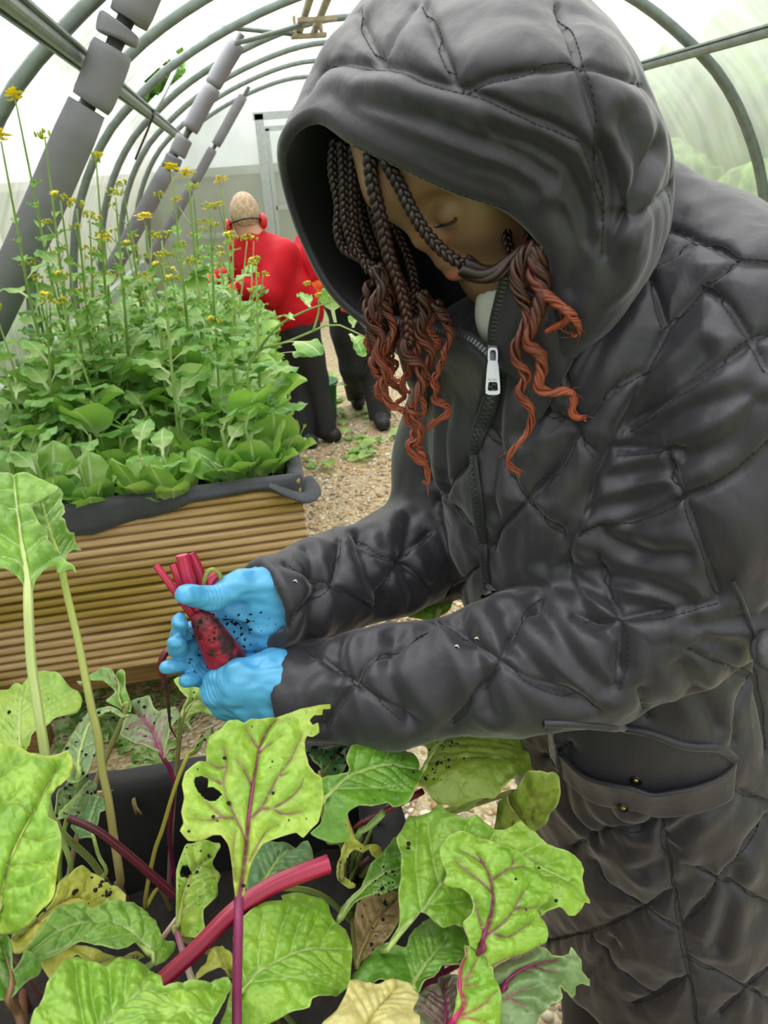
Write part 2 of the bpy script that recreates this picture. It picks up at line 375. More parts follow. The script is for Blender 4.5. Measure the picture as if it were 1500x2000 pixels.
# --- end wall
gy = 9.02
P2 = [(CX+x, z) for x, z in prof]
V = np.array([(x, gy+0.03, z) for x, z in P2] + [(CX, gy+0.03, 1.0)])
n_ = len(P2); F = [(i, i+1, n_) for i in range(n_-1)] + [(n_-1, 0, n_)]
struct(mk('wall_end', V, F, M_film, smooth=False))
ed = thing('door_1', 'aluminium sliding door frame in the end wall', 'door', (0.9, gy, 0)); ed['kind'] = 'structure'
for (x0, z0, x1, z1, w) in ((0.30, -0.05, 0.33, 2.16, 0.045), (1.42, -0.05, 1.42, 2.16, 0.045), (0.27, 2.14, 1.46, 2.14, 0.035), (0.38, 0.0, 0.40, 2.02, 0.022), (0.38, 2.02, 1.40, 2.02, 0.022), (0.40, 1.25, 1.40, 1.25, 0.022), (0.9, 0.0, 0.9, 2.0, 0.02)):
    dx, dz = x1-x0, z1-z0; L = math.hypot(dx, dz); nx, nz_ = -dz/L*w, dx/L*w
    V = np.array([(x0+nx, gy-0.04, z0+nz_), (x1+nx, gy-0.04, z1+nz_), (x1-nx, gy-0.04, z1-nz_), (x0-nx, gy-0.04, z0-nz_), (x0+nx, gy+0.02, z0+nz_), (x1+nx, gy+0.02, z1+nz_), (x1-nx, gy+0.02, z1-nz_), (x0-nx, gy+0.02, z0-nz_)])
    mk('door_frame', V, [(0,3,2,1),(4,5,6,7),(0,1,5,4),(1,2,6,5),(2,3,7,6),(3,0,4,7)], M_ali, ed, smooth=False)
V, F = box((-0.98, gy-0.03, 1.00), (0.28, gy+0.0, 1.05)); struct(mk('trim_1', V, F, M_ali, smooth=False))
for i, sx in enumerate((-1, 1)):
    x = CX + sx*1.83; V, F = box((x-0.022, Y0, 0.82), (x+0.022, 9.0, 0.90)); struct(mk('trim_%d' % (i+2), V, F, M_ali, smooth=False))

# --- outside: grass, a low building beyond the end wall, shrubs, a tree, hedges added to dim the sides
M_grass = mat('rough_grass', '#5d7a35', 0.9, 0, 0, 6, '#84a34d', bump=0.3, bscale=60)
V, F = box((-14, -8, -0.12), (16, 24, -0.06)); struct(mk('ground_outside', V, F, M_grass, smooth=False))
M_shed = mat('grey_render', '#77736b', 0.9, 0, 0.1, 3)
V, F = box((-3.0, 11.0, -0.1), (4.5, 14.0, 1.62)); V2, F2 = box((-3.1, 10.9, 1.62), (4.6, 14.1, 1.72))
bd = thing('low_building', 'low grey building seen blurred through the end wall', 'building', (0.7, 12.5, 0)); mk('wall', V, F, M_shed, bd, smooth=False); mk('roof', V2, F2, mat('roof_felt', '#8b8a86', 0.9), bd, smooth=False)
M_bush = mat('hedge_leaves', '#34501f', 0.8, 0, 0, 9, '#64853f', bump=0.5, bscale=25)
def blob_bush(c, r, seed):
    n, k = 26, 36; th = np.linspace(0.02, np.pi-0.02, n)[:, None]; ph = np.linspace(0, 2*np.pi, k, endpoint=False)[None]
    D = np.stack([np.sin(th)*np.cos(ph), np.sin(th)*np.sin(ph), np.cos(th)*np.ones_like(ph)], -1).reshape(-1, 3)
    d = 1 + 0.16*vnoise(D, 2.5, seed) + 0.10*vnoise(D, 6, seed+1) + 0.06*vnoise(D, 14, seed+2)
    return np.array(c) + D*d[:, None]*np.array(r), grid_faces(n, k, True)
for i, (c, r, lb) in enumerate([((4.2, 2.6, 0.45), (0.8, 1.2, 0.95), 'green shrub outside the right wall, nearest the shoulder'), ((4.2, 5.4, 0.5), (0.8, 1.2, 0.9), 'green shrub outside the right wall, second along'),
        ((4.4, 8.3, 0.5), (0.9, 1.2, 1.1), 'green shrub outside the right wall, farthest along'), ((-2.2, 3.4, 0.35), (0.6, 1.4, 0.8), 'green shrub outside the left wall near the flowering stems'), ((-2.2, 6.6, 0.3), (0.6, 1.1, 0.7), 'green shrub outside the left wall farther along')]):
    V, F = blob_bush(c, r, 11+i*5); tag(mk('shrub', V, F, M_bush), lb, 'shrub', 'shrubs outside the tunnel')
M_hedge = mat('hedge_green', '#314a22', 0.85, 0, 0, 3, '#56743a', bump=0.6, bscale=12)  # tall hedges added outside to block low sky and dim the side film
for i, (c, r, lb) in enumerate([((6.4, 2.2, 1.2), (1.0, 2.6, 2.1), 'tall hedging added to dim the right wall, showing as a green blur through it'), ((6.6, 10.2, 1.2), (1.1, 3.0, 2.0), 'tall hedging added to dim the right wall, farther down beyond it'), ((-4.6, 1.5, 1.2), (1.0, 3.6, 2.2), 'tall hedging added beyond the left wall to dim it, nearest'), ((-5.2, 13.5, 1.3), (1.2, 3.4, 2.4), 'tall hedging added beyond the left wall to dim it, farthest')]):
    V, F = blob_bush(c, r, 71+i*5); tag(mk('added_hedge', V, F, M_hedge), lb, 'added_hedge', 'hedges added outside the tunnel')
# tree outside the torn bay: trunk, branches and real leaves
tr = thing('tree', 'leafy green tree outside the torn bay at upper left', 'tree', (-1.1, 10.35, -0.1))
base = np.array([-1.1, 10.35, -0.1]); parts = [tube(spl([base, base+[0.05, 0, 1.4], base+[0.1, 0, 2.6]], 8), np.linspace(0.13, 0.07, 8), 8)]
tips = []
for i in range(9):
    a = i*0.75; st = base+np.array([0.08, 0, 2.1+0.06*i]); e = st+np.array([math.cos(a)*0.55, math.sin(a)*0.4, 0.55+0.05*i]); parts.append(tube(spl([st, (st+e)/2+[0, 0, 0.12], e], 6), np.linspace(0.04, 0.012, 6), 5)); tips += [e, (st+e)/2+[0, 0, 0.1]]
V, F = cat_(parts); mk('trunk', V, F, mat('bark', '#5b5142', 0.9), tr)
Vl, Fl = [], []
for tp_ in tips:
    for _ in range(130):
        c = tp_ + rng.normal(0, 0.15, 3); d = rng.normal(0, 1, 3); d /= np.linalg.norm(d); e = np.cross(d, rng.normal(0, 1, 3)); e /= np.linalg.norm(e); n0 = len(Vl)
        L = 0.06+0.03*rng.random(); Vl += [c-d*L, c+e*L*0.45, c+d*L, c-e*L*0.45]; Fl.append((n0, n0+1, n0+2, n0+3))
mk('foliage', np.array(Vl), np.array(Fl), mat('tree_leaves', '#4f7a2e', 0.6, 0, 0, 3, '#79a345', transl=0.35), tr)

# --- floor: golden gravel
m = mat('gravel_bed', '#a08d6a', 0.9); t = m.node_tree; b = t.nodes['Principled BSDF']; tcn = [x for x in t.nodes if x.type == 'TEX_COORD'][0]
vo = t.nodes.new('ShaderNodeTexVoronoi'); vo.inputs['Scale'].default_value = 62; t.links.new(tcn.outputs['Object'], vo.inputs['Vector'])
rp = t.nodes.new('ShaderNodeValToRGB'); el = rp.color_ramp.elements; el[0].position = 0; el[0].color = lin('#b39d74'); el[1].position = 1; el[1].color = lin('#efe4cb')
for p_, c_ in ((0.25, '#dcc598'), (0.45, '#ecdcb8'), (0.6, '#c4b59c'), (0.8, '#e6cf9f')): e_ = el.new(p_); e_.color = lin(c_)
sc_ = t.nodes.new('ShaderNodeSeparateColor'); t.links.new(vo.outputs['Color'], sc_.inputs[0]); t.links.new(sc_.outputs[0], rp.inputs[0]); t.links.new(rp.outputs[0], b.inputs['Base Color'])
bp = t.nodes.new('ShaderNodeBump'); bp.invert = True; bp.inputs['Distance'].default_value = 0.02; bp.inputs['Strength'].default_value = 1.0; t.links.new(vo.outputs['Distance'], bp.inputs['Height']); t.links.new(bp.outputs[0], b.inputs['Normal'])
V, F = box((CX-1.9, Y0, -0.06), (CX+1.9, 9.1, 0.0)); struct(mk('floor', V, F, m, smooth=False))
# loose pebbles lying on it (nobody could count them)
def ico(sub=1):
    bm = bmesh.new(); bmesh.ops.create_icosphere(bm, subdivisions=sub, radius=1.0); V = np.array([v.co[:] for v in bm.verts]); F = np.array([[v.index for v in f.verts] for f in bm.faces]); bm.free(); return V, F
IV, IF = ico(2)
def pebbles(n, area):
    Vs, Fs, Cs = [], [], []; pal = np.array([lin(c)[:3] for c in ('#d9c298', '#c3a87e', '#e8ddc4', '#a3968a', '#f0eadc', '#b9946a', '#8c8276', '#d8b480')])
    for i in range(n):
        x, y = area(); r = 0.0045+0.0075*rng.random()**1.6; a = rng.random()*6.28
        s = np.array([1.3, 0.95, 0.65])*r*(0.8+0.4*rng.random(3)); q = IV*(1+0.12*np.sin(IV[:, :1]*3+i))*s; c_, s_ = math.cos(a), math.sin(a)
        q = np.stack([q[:, 0]*c_-q[:, 1]*s_, q[:, 0]*s_+q[:, 1]*c_, q[:, 2]], 1)+[x, y, s[2]*0.55]
        Fs.append(IF+len(IV)*i); Vs.append(q); Cs.append(np.repeat(pal[rng.integers(len(pal))][None], len(IV), 0))
    return np.concatenate(Vs), np.concatenate(Fs), np.concatenate(Cs)
def area_():
    if rng.random() < 0.72:
        y = 2.2+2.9*rng.random()**1.2; return (0.08+rng.random()*(0.55+0.15*y), y)
    if rng.random() < 0.5: return (-0.5+rng.random()*0.75, 1.0+rng.random()*0.9)
    return (0.05+rng.random()*0.55, 0.75+rng.random()*0.9)
V, F, Cc = pebbles(5200, area_)
o = mk('gravel', V, F, mat('pebble_stone', '#b0a080', 0.75, attr='col', noise=0.15, nscale=150)); setcol(o, Cc)
tag(o, 'golden brown gravel covering the path between the raised beds', 'gravel', kind='stuff')
# ================================================================ raised beds of ridged decking, lined with black fabric
def wood(name, c1, c2, c3):
    m = mat(name, c1, 0.75); t = m.node_tree; b = t.nodes['Principled BSDF']; tcn = [x for x in t.nodes if x.type == 'TEX_COORD'][0]
    mp = t.nodes.new('ShaderNodeMapping'); mp.inputs['Scale'].default_value = (1.2, 1.2, 26); t.links.new(tcn.outputs['Object'], mp.inputs[0])
    n1 = t.nodes.new('ShaderNodeTexNoise'); n1.inputs['Scale'].default_value = 2.5; n1.inputs['Detail'].default_value = 8; n1.inputs['Distortion'].default_value = 0.8; t.links.new(mp.outputs[0], n1.inputs['Vector'])
    rp = t.nodes.new('ShaderNodeValToRGB'); rp.color_ramp.elements[0].position = 0.32; rp.color_ramp.elements[0].color = lin(c2); rp.color_ramp.elements[1].position = 0.62; rp.color_ramp.elements[1].color = lin(c1); t.links.new(n1.outputs['Fac'], rp.inputs[0])
    n2 = t.nodes.new('ShaderNodeTexNoise'); n2.inputs['Scale'].default_value = 2.6; n2.inputs['Detail'].default_value = 3
    mp2 = t.nodes.new('ShaderNodeMapping'); mp2.inputs['Scale'].default_value = (0.8, 0.8, 3.0); t.links.new(tcn.outputs['Object'], mp2.inputs[0]); t.links.new(mp2.outputs[0], n2.inputs['Vector'])
    r2 = t.nodes.new('ShaderNodeValToRGB'); r2.color_ramp.elements[0].position = 0.42; r2.color_ramp.elements[1].position = 0.62; t.links.new(n2.outputs['Fac'], r2.inputs[0])
    mx = t.nodes.new('ShaderNodeMixRGB'); mx.blend_type = 'MULTIPLY'; mx.inputs[2].default_value = lin(c3); t.links.new(r2.outputs[0], mx.inputs[0]); t.links.new(rp.outputs[0], mx.inputs[1])
    # knots
    vo = t.nodes.new('ShaderNodeTexVoronoi'); vo.inputs['Scale'].default_value = 3.2; mp3 = t.nodes.new('ShaderNodeMapping'); mp3.inputs['Scale'].default_value = (1.0, 1.0, 2.0); t.links.new(tcn.outputs['Object'], mp3.inputs[0]); t.links.new(mp3.outputs[0], vo.inputs['Vector'])
    r3 = t.nodes.new('ShaderNodeValToRGB'); r3.color_ramp.elements[0].position = 0.03; r3.color_ramp.elements[0].color = (1, 1, 1, 1); r3.color_ramp.elements[1].position = 0.11; r3.color_ramp.elements[1].color = (0, 0, 0, 1); t.links.new(vo.outputs['Distance'], r3.inputs[0])
    mk_ = t.nodes.new('ShaderNodeMixRGB'); mk_.inputs[2].default_value = lin('#4a3118'); t.links.new(r3.outputs[0], mk_.inputs[0]); t.links.new(mx.outputs[0], mk_.inputs[1]); t.links.new(mk_.outputs[0], b.inputs['Base Color'])
    bp = t.nodes.new('ShaderNodeBump'); bp.inputs['Strength'].default_value = 0.25; bp.inputs['Distance'].default_value = 0.005; t.links.new(n1.outputs['Fac'], bp.inputs['Height']); t.links.new(bp.outputs[0], b.inputs['Normal'])
    return m
M_deck = wood('decking_timber', '#dcbf92', '#bd9d6a', '#cfcf86')
M_raw = wood('rough_timber', '#9a7a50', '#7a5c38', '#cfc8a8')
M_liner = mat('black_liner_fabric', '#44474d', 0.85, 0, 0.18, 14, bump=0.25, bscale=45, sheen=0.15)
M_soil = mat('dark_compost', '#0f0c0a', 0.95, 0, 0, 40, '#211a15', bump=0.8, bscale=70)

def ridge_profile(z0, z1, n):
    """outline of one decking board face: (out, z)"""
    h = (z1-z0)/n; P = [(0.0, z0+0.001)]
    for i in range(n):
        a = z0+i*h
        P += [(-0.010, a+0.02*h), (-0.010, a+0.12*h), (0.0, a+0.20*h), (0.0050, a+0.34*h), (0.0066, a+0.55*h), (0.0058, a+0.76*h), (0.001, a+0.91*h), (-0.010, a+0.99*h)]
    P += [(0.0, z1-0.001)]
    return np.array(P)
def deck_board(name, x0, x1, face, z0, z1, axis, sign, parent, n=5, th=0.026):
    """board with a ridged face. axis 'x': runs along x at y=face; 'y': runs along y at x=face. sign: outward direction"""
    P = ridge_profile(z0, z1, n); sec = np.vstack([P, [(-th, z1-0.001), (-th, z0+0.001)]]); k = len(sec); V = []
    L = np.linspace(x0, x1, 12)
    for s in L:
        wob = 0.0015*np.sin(s*7+z0*40)
        for o_, z in sec:
            V.append((s, face+sign*(o_+wob), z) if axis == 'x' else (face+sign*(o_+wob), s, z))
    F = [tuple(f) for f in grid_faces(len(L), k, True)] + [tuple(range(k)), tuple(range((len(L)-1)*k, len(L)*k))[::-1]]
    return mk(name, V, F, M_deck, parent, smooth=False)
def planter(name, label, x0, x1, y0, y1, ztop, zbot, soil_z, group):
    t_ = thing(name, label, 'raised bed', ((x0+x1)/2, (y0+y1)/2, 0), group)
    nb = 4; hb = (ztop-zbot)/nb
    for i in range(nb):
        za, zb = zbot+i*hb, zbot+(i+1)*hb - 0.002
        deck_board('board', x0, x1, y0, za, zb, 'x', -1, t_); deck_board('board', y0+0.03, y1-0.03, x1, za, zb, 'y', 1, t_)
        deck_board('board', x0, x1, y1, za, zb, 'x', 1, t_); deck_board('board', y0+0.03, y1-0.03, x0, za, zb, 'y', -1, t_)
    for lx in (x0+0.06, x1-0.06):
        for ly in (y0+0.07, y1-0.07):
            V, F = box((lx-0.045, ly-0.045, 0.0), (lx+0.045, ly+0.045, soil_z-0.03)); bevel(mk('leg', V, F, M_raw, t_, smooth=False), 0.004)
    V, F = box((x0+0.01, y0+0.035, zbot-0.075), (x1-0.01, y0+0.08, zbot-0.005)); mk('rail', V, F, M_raw, t_, smooth=False)
    V, F = box((x0+0.03, y0+0.03, zbot-0.004), (x1-0.03, y1-0.03, zbot+0.02)); mk('base', V, F, M_raw, t_, smooth=False)
    # soil
    nx, ny = int((x1-x0)/0.02), int((y1-y0)/0.025); X, Yg = np.meshgrid(np.linspace(x0+0.04, x1-0.04, nx), np.linspace(y0+0.04, y1-0.04, ny), indexing='ij')
    P = np.stack([X.ravel(), Yg.ravel(), np.zeros(X.size)], 1); P[:, 2] = soil_z + 0.016*vnoise(P, 9, 3) + 0.010*vnoise(P, 30, 4) + 0.006*vnoise(P, 70, 5)
    so = mk('soil', P, grid_faces(nx, ny), M_soil, t_); so['kind'] = 'stuff'
    return t_
BED_Z = 0.80
X1 = 0.063
bed2 = planter('raised_bed', 'ridged timber raised bed full of leafy greens, behind the gloved hands', -0.90, X1, 1.98, 4.55, BED_Z, 0.275, 0.725, 'ridged timber raised beds')
bed1 = planter('raised_bed', 'raised bed of beetroot in the foreground, its inside lined with black fabric', -0.98, 0.09, -0.40, 0.90, BED_Z, 0.275, 0.62, 'ridged timber raised beds')

def liner(parent, x0, x1, y0, y1, zt, hang_front, hang_side, depth):
    """fabric draped over the rim: goes down inside, over the boards and hangs outside by a varying amount"""
    C = [(x0, y0), (x1, y0), (x1, y1), (x0, y1), (x0, y0)]
    pts, nor, hang = [], [], []
    for (a, b), side in zip(zip(C[:-1], C[1:]), (0, 1, 2, 3)):
        a = np.array(a, float); b = np.array(b, float); L = np.linalg.norm(b-a); d = (b-a)/L; n_ = np.array([d[1], -d[0]])
        for s in np.linspace(0, 1, int(L/0.02), endpoint=False):
            pts.append(a+d*L*s); e = 0.03/L
            nn = n_.copy(); 
            if s < e: nn = n_*(0.5+0.5*s/e) + np.array([C[side-1 if side else 3][0]-a[0], C[side-1 if side else 3][1]-a[1]])*0
            nor.append(nn); hang.append(hang_front(s) if side == 0 else hang_side(s, side))
    pts = np.array(pts); nor = np.array(nor); hang = np.array(hang); n = len(pts); cen = np.array([(x0+x1)/2, (y0+y1)/2])
    sec = [(-0.036, -depth), (-0.034, -depth*0.5), (-0.034, -0.05), (-0.031, -0.012), (-0.024, 0.004), (-0.012, 0.007), (0.0, 0.006), (0.009, 0.0), (0.012, -0.012)]
    V = []
    for i in range(n):
        p3 = np.array([[pts[i, 0], pts[i, 1], 0]]); w1 = vnoise(p3, 11, 31)[0]; w2 = vnoise(p3, 26, 32)[0]; h_ = max(0.016, hang[i]+0.006*w2)
        row = []
        for j, (o_, z) in enumerate(sec + [(0.014, -0.4*h_), (0.014, -0.7*h_), (0.013, -h_)]):
            k = o_ + (0.004*w1+0.003*w2)*(1 if j > 5 else 1.6); row.append((pts[i, 0]+nor[i, 0]*k, pts[i, 1]+nor[i, 1]*k, zt+z + (0.003*w1 if j in (3, 4, 5, 6) else 0)))
        V += row
    k = len(sec)+3; V = np.array(V); F = grid_faces(n+1, k); F = F % (n*k)
    o = mk('liner', V, F, (M_liner if y0 > 1 else mat('black_liner_inside', '#0d0d0e', 0.85, 0, 0.15, 14, bump=0.25, bscale=45)), parent, label='black fabric liner folded over the rim'); sm = o.modifiers.new('thick', 'SOLIDIFY'); sm.thickness = 0.0015
    return o
liner(bed2, -0.90, X1, 1.98, 4.55, BED_Z, lambda s: float(np.interp(s, [0, 0.22, 0.40, 0.55, 0.68, 0.80, 0.90, 0.94, 1.0], [0.075, 0.085, 0.082, 0.060, 0.036, 0.022, 0.018, 0.042, 0.060])), lambda s, k: 0.062-0.02*s if k == 1 else 0.04, 0.10)
liner(bed1, -0.98, 0.09, -0.40, 0.90, BED_Z, lambda s: 0.05, lambda s, k: 0.05, 0.20)
# bunched fold of liner at the near right corner of the far bed
Pf = spl([(X1-0.085, 1.955, BED_Z-0.004), (X1-0.04, 1.948, BED_Z-0.03), (X1+0.005, 1.947, BED_Z-0.052), (X1+0.03, 1.965, BED_Z-0.045), (X1+0.022, 2.02, BED_Z-0.02)], 16)
V, F = tube(Pf, 0.014+0.014*np.sin(np.linspace(0, np.pi, 16)), 14, flat=0.28); mk('liner_fold', V, F, M_liner, bed2)

# ================================================================ leafy greens in the far bed
M_chard = mat('green_leaf', '#5f8f3c', 0.45, attr='col', noise=0.2, nscale=14, bump=0.12, bscale=60, transl=0.28)
M_stem = mat('pale_green_stem', '#9dbb6a', 0.45, 0, 0, 12, '#7fa24c', transl=0.1)
M_flower = mat('yellow_petals', '#f2dc25', 0.5, attr='col', transl=0.25)
def spoon_leaf(L, W, pet, curl, seed, cup=0.25, hue=0):
    """leaf lying in the x-z plane: petiole up from the origin then a spoon shaped blade arching towards +x"""
    r = np.random.default_rng(seed); n, k = 17, 9
    tot = L+pet; s = np.linspace(0, 1, n); b0 = pet/tot
    ang = np.radians(78) - curl*s**1.6; dx = np.cos(ang)*tot/n; dz = np.sin(ang)*tot/n
    X = np.r_[0, np.cumsum(dx)[:-1]]; Z = np.r_[0, np.cumsum(dz)[:-1]]
    u = np.clip((s-b0)/(1-b0), 0, 1); half = np.where(s < b0, 0.006+0.004*s, 0.008+W/2*np.clip(np.sin(np.pi*np.clip(u, 0, 1)**0.85), 0, 1)**0.62); half[-1] = 0.004
    v = np.array([-1, -.72, -.42, -.10, 0, .10, .42, .72, 1.0]); V = []; C = []
    g1 = np.array(lin('#a2c968')[:3]); g2 = np.array(lin('#6aa04a')[:3]); pale = np.array(lin('#d5e3b2')[:3])
    g1 = g1*(1+hue); g2 = g2*(1+hue*0.7)
    for i in range(n):
        nx, nz = -math.sin(ang[i]), math.cos(ang[i])
        for j in range(k):
            y = v[j]*half[i]; rel = abs(v[j]); up = cup*half[i]*rel**2*(1 if s[i] > b0 else 0.5) + (0.006*math.sin(9*s[i]+3*v[j]+seed)*rel*(u[i] > 0)) + 0.004*math.sin(26*s[i]+seed)*rel*(u[i] > 0)
            V.append((X[i]+nx*up, y, Z[i]+nz*up)); w = (1.0 if j == 4 else 0.0)
            side = 0.35*max(0, math.sin(34*u[i]-9*rel))**6*(u[i] > 0.02)*(1-rel)
            c = g2+(g1-g2)*(0.5+0.5*math.sin(5*s[i]+seed)); c = c+(pale-c)*min(1, w*0.9+side*0.5 + (1-u[i])**6*0.8*(s[i] >= b0) + (s[i] < b0)); C.append(c)
    return np.array(V), grid_faces(n, k), np.array(C)
leaf_mesh = []
for i in range(7):
    L, W, pet, curl = [(0.15, 0.115, 0.10, 0.40), (0.13, 0.11, 0.11, 0.65), (0.15, 0.12, 0.11, 0.2), (0.12, 0.10, 0.12, 0.9), (0.10, 0.075, 0.05, 1.0), (0.07, 0.035, 0.015, 1.0), (0.13, 0.12, 0.11, 1.2)][i]
    V, F, C = spoon_leaf(L, W, pet, curl, 40+i, 0.3 if i % 2 else -0.1, [0, 0.1, -0.05, 0.12, 0.0, 0.15, 0.05][i])
    o = mk('leaf', V, F, M_chard); setcol(o, C); leaf_mesh.append(o.data); bpy.data.objects.remove(o)
def add_leaf(parent, which, pos, az, tilt, sc, name='leaf'):
    o = bpy.data.objects.new(name, leaf_mesh[which]); COL.objects.link(o); o.parent = parent
    o.location = pos; o.rotation_euler = (0, tilt, az); o.scale = (sc,)*3; return o
def flower_mesh(seed, openf):
    r = np.random.default_rng(seed); Vs, Fs, Cs = [], [], []; n = 0
    yel = np.array(lin('#f0dc2a')[:3]); bud = np.array(lin('#b7bf3c')[:3])
    for i in range(16):
        a = r.random()*6.28; rad = 0.018*math.sqrt(r.random()); z = 0.012-0.5*rad+0.012*r.random(); c = np.array([rad*math.cos(a), rad*math.sin(a), z])
        if r.random() < openf:
            for q in range(4):
                b = q*1.571+a; d = np.array([math.cos(b), math.sin(b), 0.25]); e = np.array([-math.sin(b), math.cos(b), 0])
                P = [c, c+d*0.004+e*0.004, c+d*0.0095+e*0.0035, c+d*0.0095-e*0.0035, c+d*0.004-e*0.004]
                Vs += P; Fs.append((n, n+1, n+2, n+3, n+4)); Cs += [yel]*5; n += 5
        else:
            q = IV*np.array([0.0028, 0.0028, 0.0045])+c; Vs += list(q); Fs += [tuple(f+n) for f in IF]; Cs += [bud]*len(IV); n += len(IV)
    return np.array(Vs), Fs, np.array(Cs)
fl_mesh = []
for i in range(4):
    V, F, C = flower_mesh(60+i, [0.75, 0.35, 0.1, 0.9][i]); o = mk('flower_head', V, F, M_flower, smooth=False); setcol(o, C); fl_mesh.append(o.data); bpy.data.objects.remove(o)

def leafy_proto(seed, label, group):
    r = random.Random(seed); t_ = thing('leafy_green', label, 'plant', (0, 0, 0), group)
    n = r.randint(13, 15)
    for i in range(n):
        ring = i/n; add_leaf(t_, r.choice([0, 1, 2, 3, 6, 1]), (0.008*math.cos(i*2.4), 0.008*math.sin(i*2.4), -0.01), i*2.4+r.uniform(-.3, .3), 0.42*(1-ring)-0.02, r.uniform(0.62, 0.98)*(0.8+0.35*ring))
    V, F = tube(spl([(0, 0, -0.03), (0.005, 0, 0.07), (0, 0.01, 0.20)], 7), np.linspace(0.010, 0.005, 7), 8); mk('stem', V, F, M_stem, t_)
    add_leaf(t_, 4, (0, 0.01, 0.19), r.random()*6, 0.2, 0.8); add_leaf(t_, 4, (0, 0.005, 0.14), r.random()*6, 0.5, 0.9)
    return t_
def copy_thing(src, loc, rz=0.0, sc=1.0, label=None, group=None):
    c = src.copy(); COL.objects.link(c); c.location = loc; c.rotation_euler = (0, 0, rz); c.scale = (sc,)*3
    if label: c['label'] = label
    if group: c['group'] = group
    for ch in list(src.children):
        d = ch.copy(); COL.objects.link(d); d.parent = c
        for g in ch.children:
            e = g.copy(); COL.objects.link(e); e.parent = d
    return c
SOIL2 = 0.725
ORD = ['first', 'second', 'third', 'fourth', 'fifth', 'sixth', 'seventh', 'eighth', 'ninth']
protos = [leafy_proto(100+i, 'x', 'leafy greens growing in the far raised bed') for i in range(5)]
used = set(); rr = random.Random(5); g_ = 'leafy greens growing in the far raised bed'
for j in range(15):
    for i in range(8):
        x = -0.79+i*0.110+rr.uniform(-.03, .03) + (0.03 if j % 2 else -0.02); y = 2.075+j*0.165+rr.uniform(-.04, .04) - (0.015 if j == 0 else 0)
        if x > X1-0.055: x = X1-0.055
        if j == 0: lb = 'leafy green plant in the front row behind the ridged boards, %s from the right corner' % ORD[7-i]
        elif j == 1: lb = 'leafy green plant in second row of the far bed, %s from right edge' % ORD[7-i]
        elif i == 7 and j < 9: lb = 'leafy green plant at the right edge of the far bed, %s row back' % ORD[j]
        else: lb = 'one of the leafy greens crowded together in the middle of the far raised bed'
        k = rr.randrange(5); src = protos[k]
        if k not in used:
            used.add(k); o = src; o.location = (x, y, SOIL2); o['label'] = lb; o.rotation_euler = (0, 0, rr.random()*6.28); o.scale = (1,)*3
        else: o = copy_thing(src, (x, y, SOIL2), rr.random()*6.28, rr.uniform(0.85, 1.12) if j else rr.uniform(0.8, 1.0), lb)
# flowering stems: from the soil up to a head, with small clasping leaves
def flower_stem(base, tip, label, seed, heads, group='tall flowering greens', bend=0.03, nl=7, r0=0.0075):
    r = random.Random(seed); base = np.array(base, float); tip = np.array(tip, float)
    t_ = thing('flowering_green', label, 'flowering plant', tuple(base), group)
    mid = (base+tip)/2 + np.array([r.uniform(-bend, bend), r.uniform(-bend, bend), 0.0]); P = spl([base-[0, 0, 0.02], base*0.7+mid*0.3, mid, mid*0.4+tip*0.6, tip], 20)
    V, F = tube(P, np.linspace(r0, 0.0022, 20), 8); mk('stem', V, F, M_stem, t_)
    L = np.linalg.norm(tip-base)
    for i in range(nl):
        q = 3+int(i*14/nl); sc = (1.15-0.62*i/nl); add_leaf(t_, (1 if i < 2 else 4) if i < nl*0.75 else 5, tuple(P[q]-base), r.random()*6.28, r.uniform(0.2, 0.8), sc*r.uniform(0.8, 1.15))
    o = bpy.data.objects.new('flower_head', fl_mesh[heads[0]]); COL.objects.link(o); o.parent = t_; o.location = tuple(tip-base); o.scale = (1.25,)*3; o.rotation_euler = (r.uniform(-.3, .3), r.uniform(-.3, .3), r.random()*6)
    for i, h_ in enumerate(heads[1:]):
        q = 16-2*i; a = r.random()*6.28; e = P[q]+np.array([math.cos(a)*0.05, math.sin(a)*0.05, 0.07+0.02*i]); V, F = tube(spl([P[q], (P[q]+e)/2+[0, 0, -0.006], e], 6), np.linspace(0.002, 0.0014, 6), 6); mk('side_stem', V, F, M_stem, t_)
        o = bpy.data.objects.new('flower_head', fl_mesh[h_]); COL.objects.link(o); o.parent = t_; o.location = tuple(e-base); o.scale = (0.9,)*3
    return t_
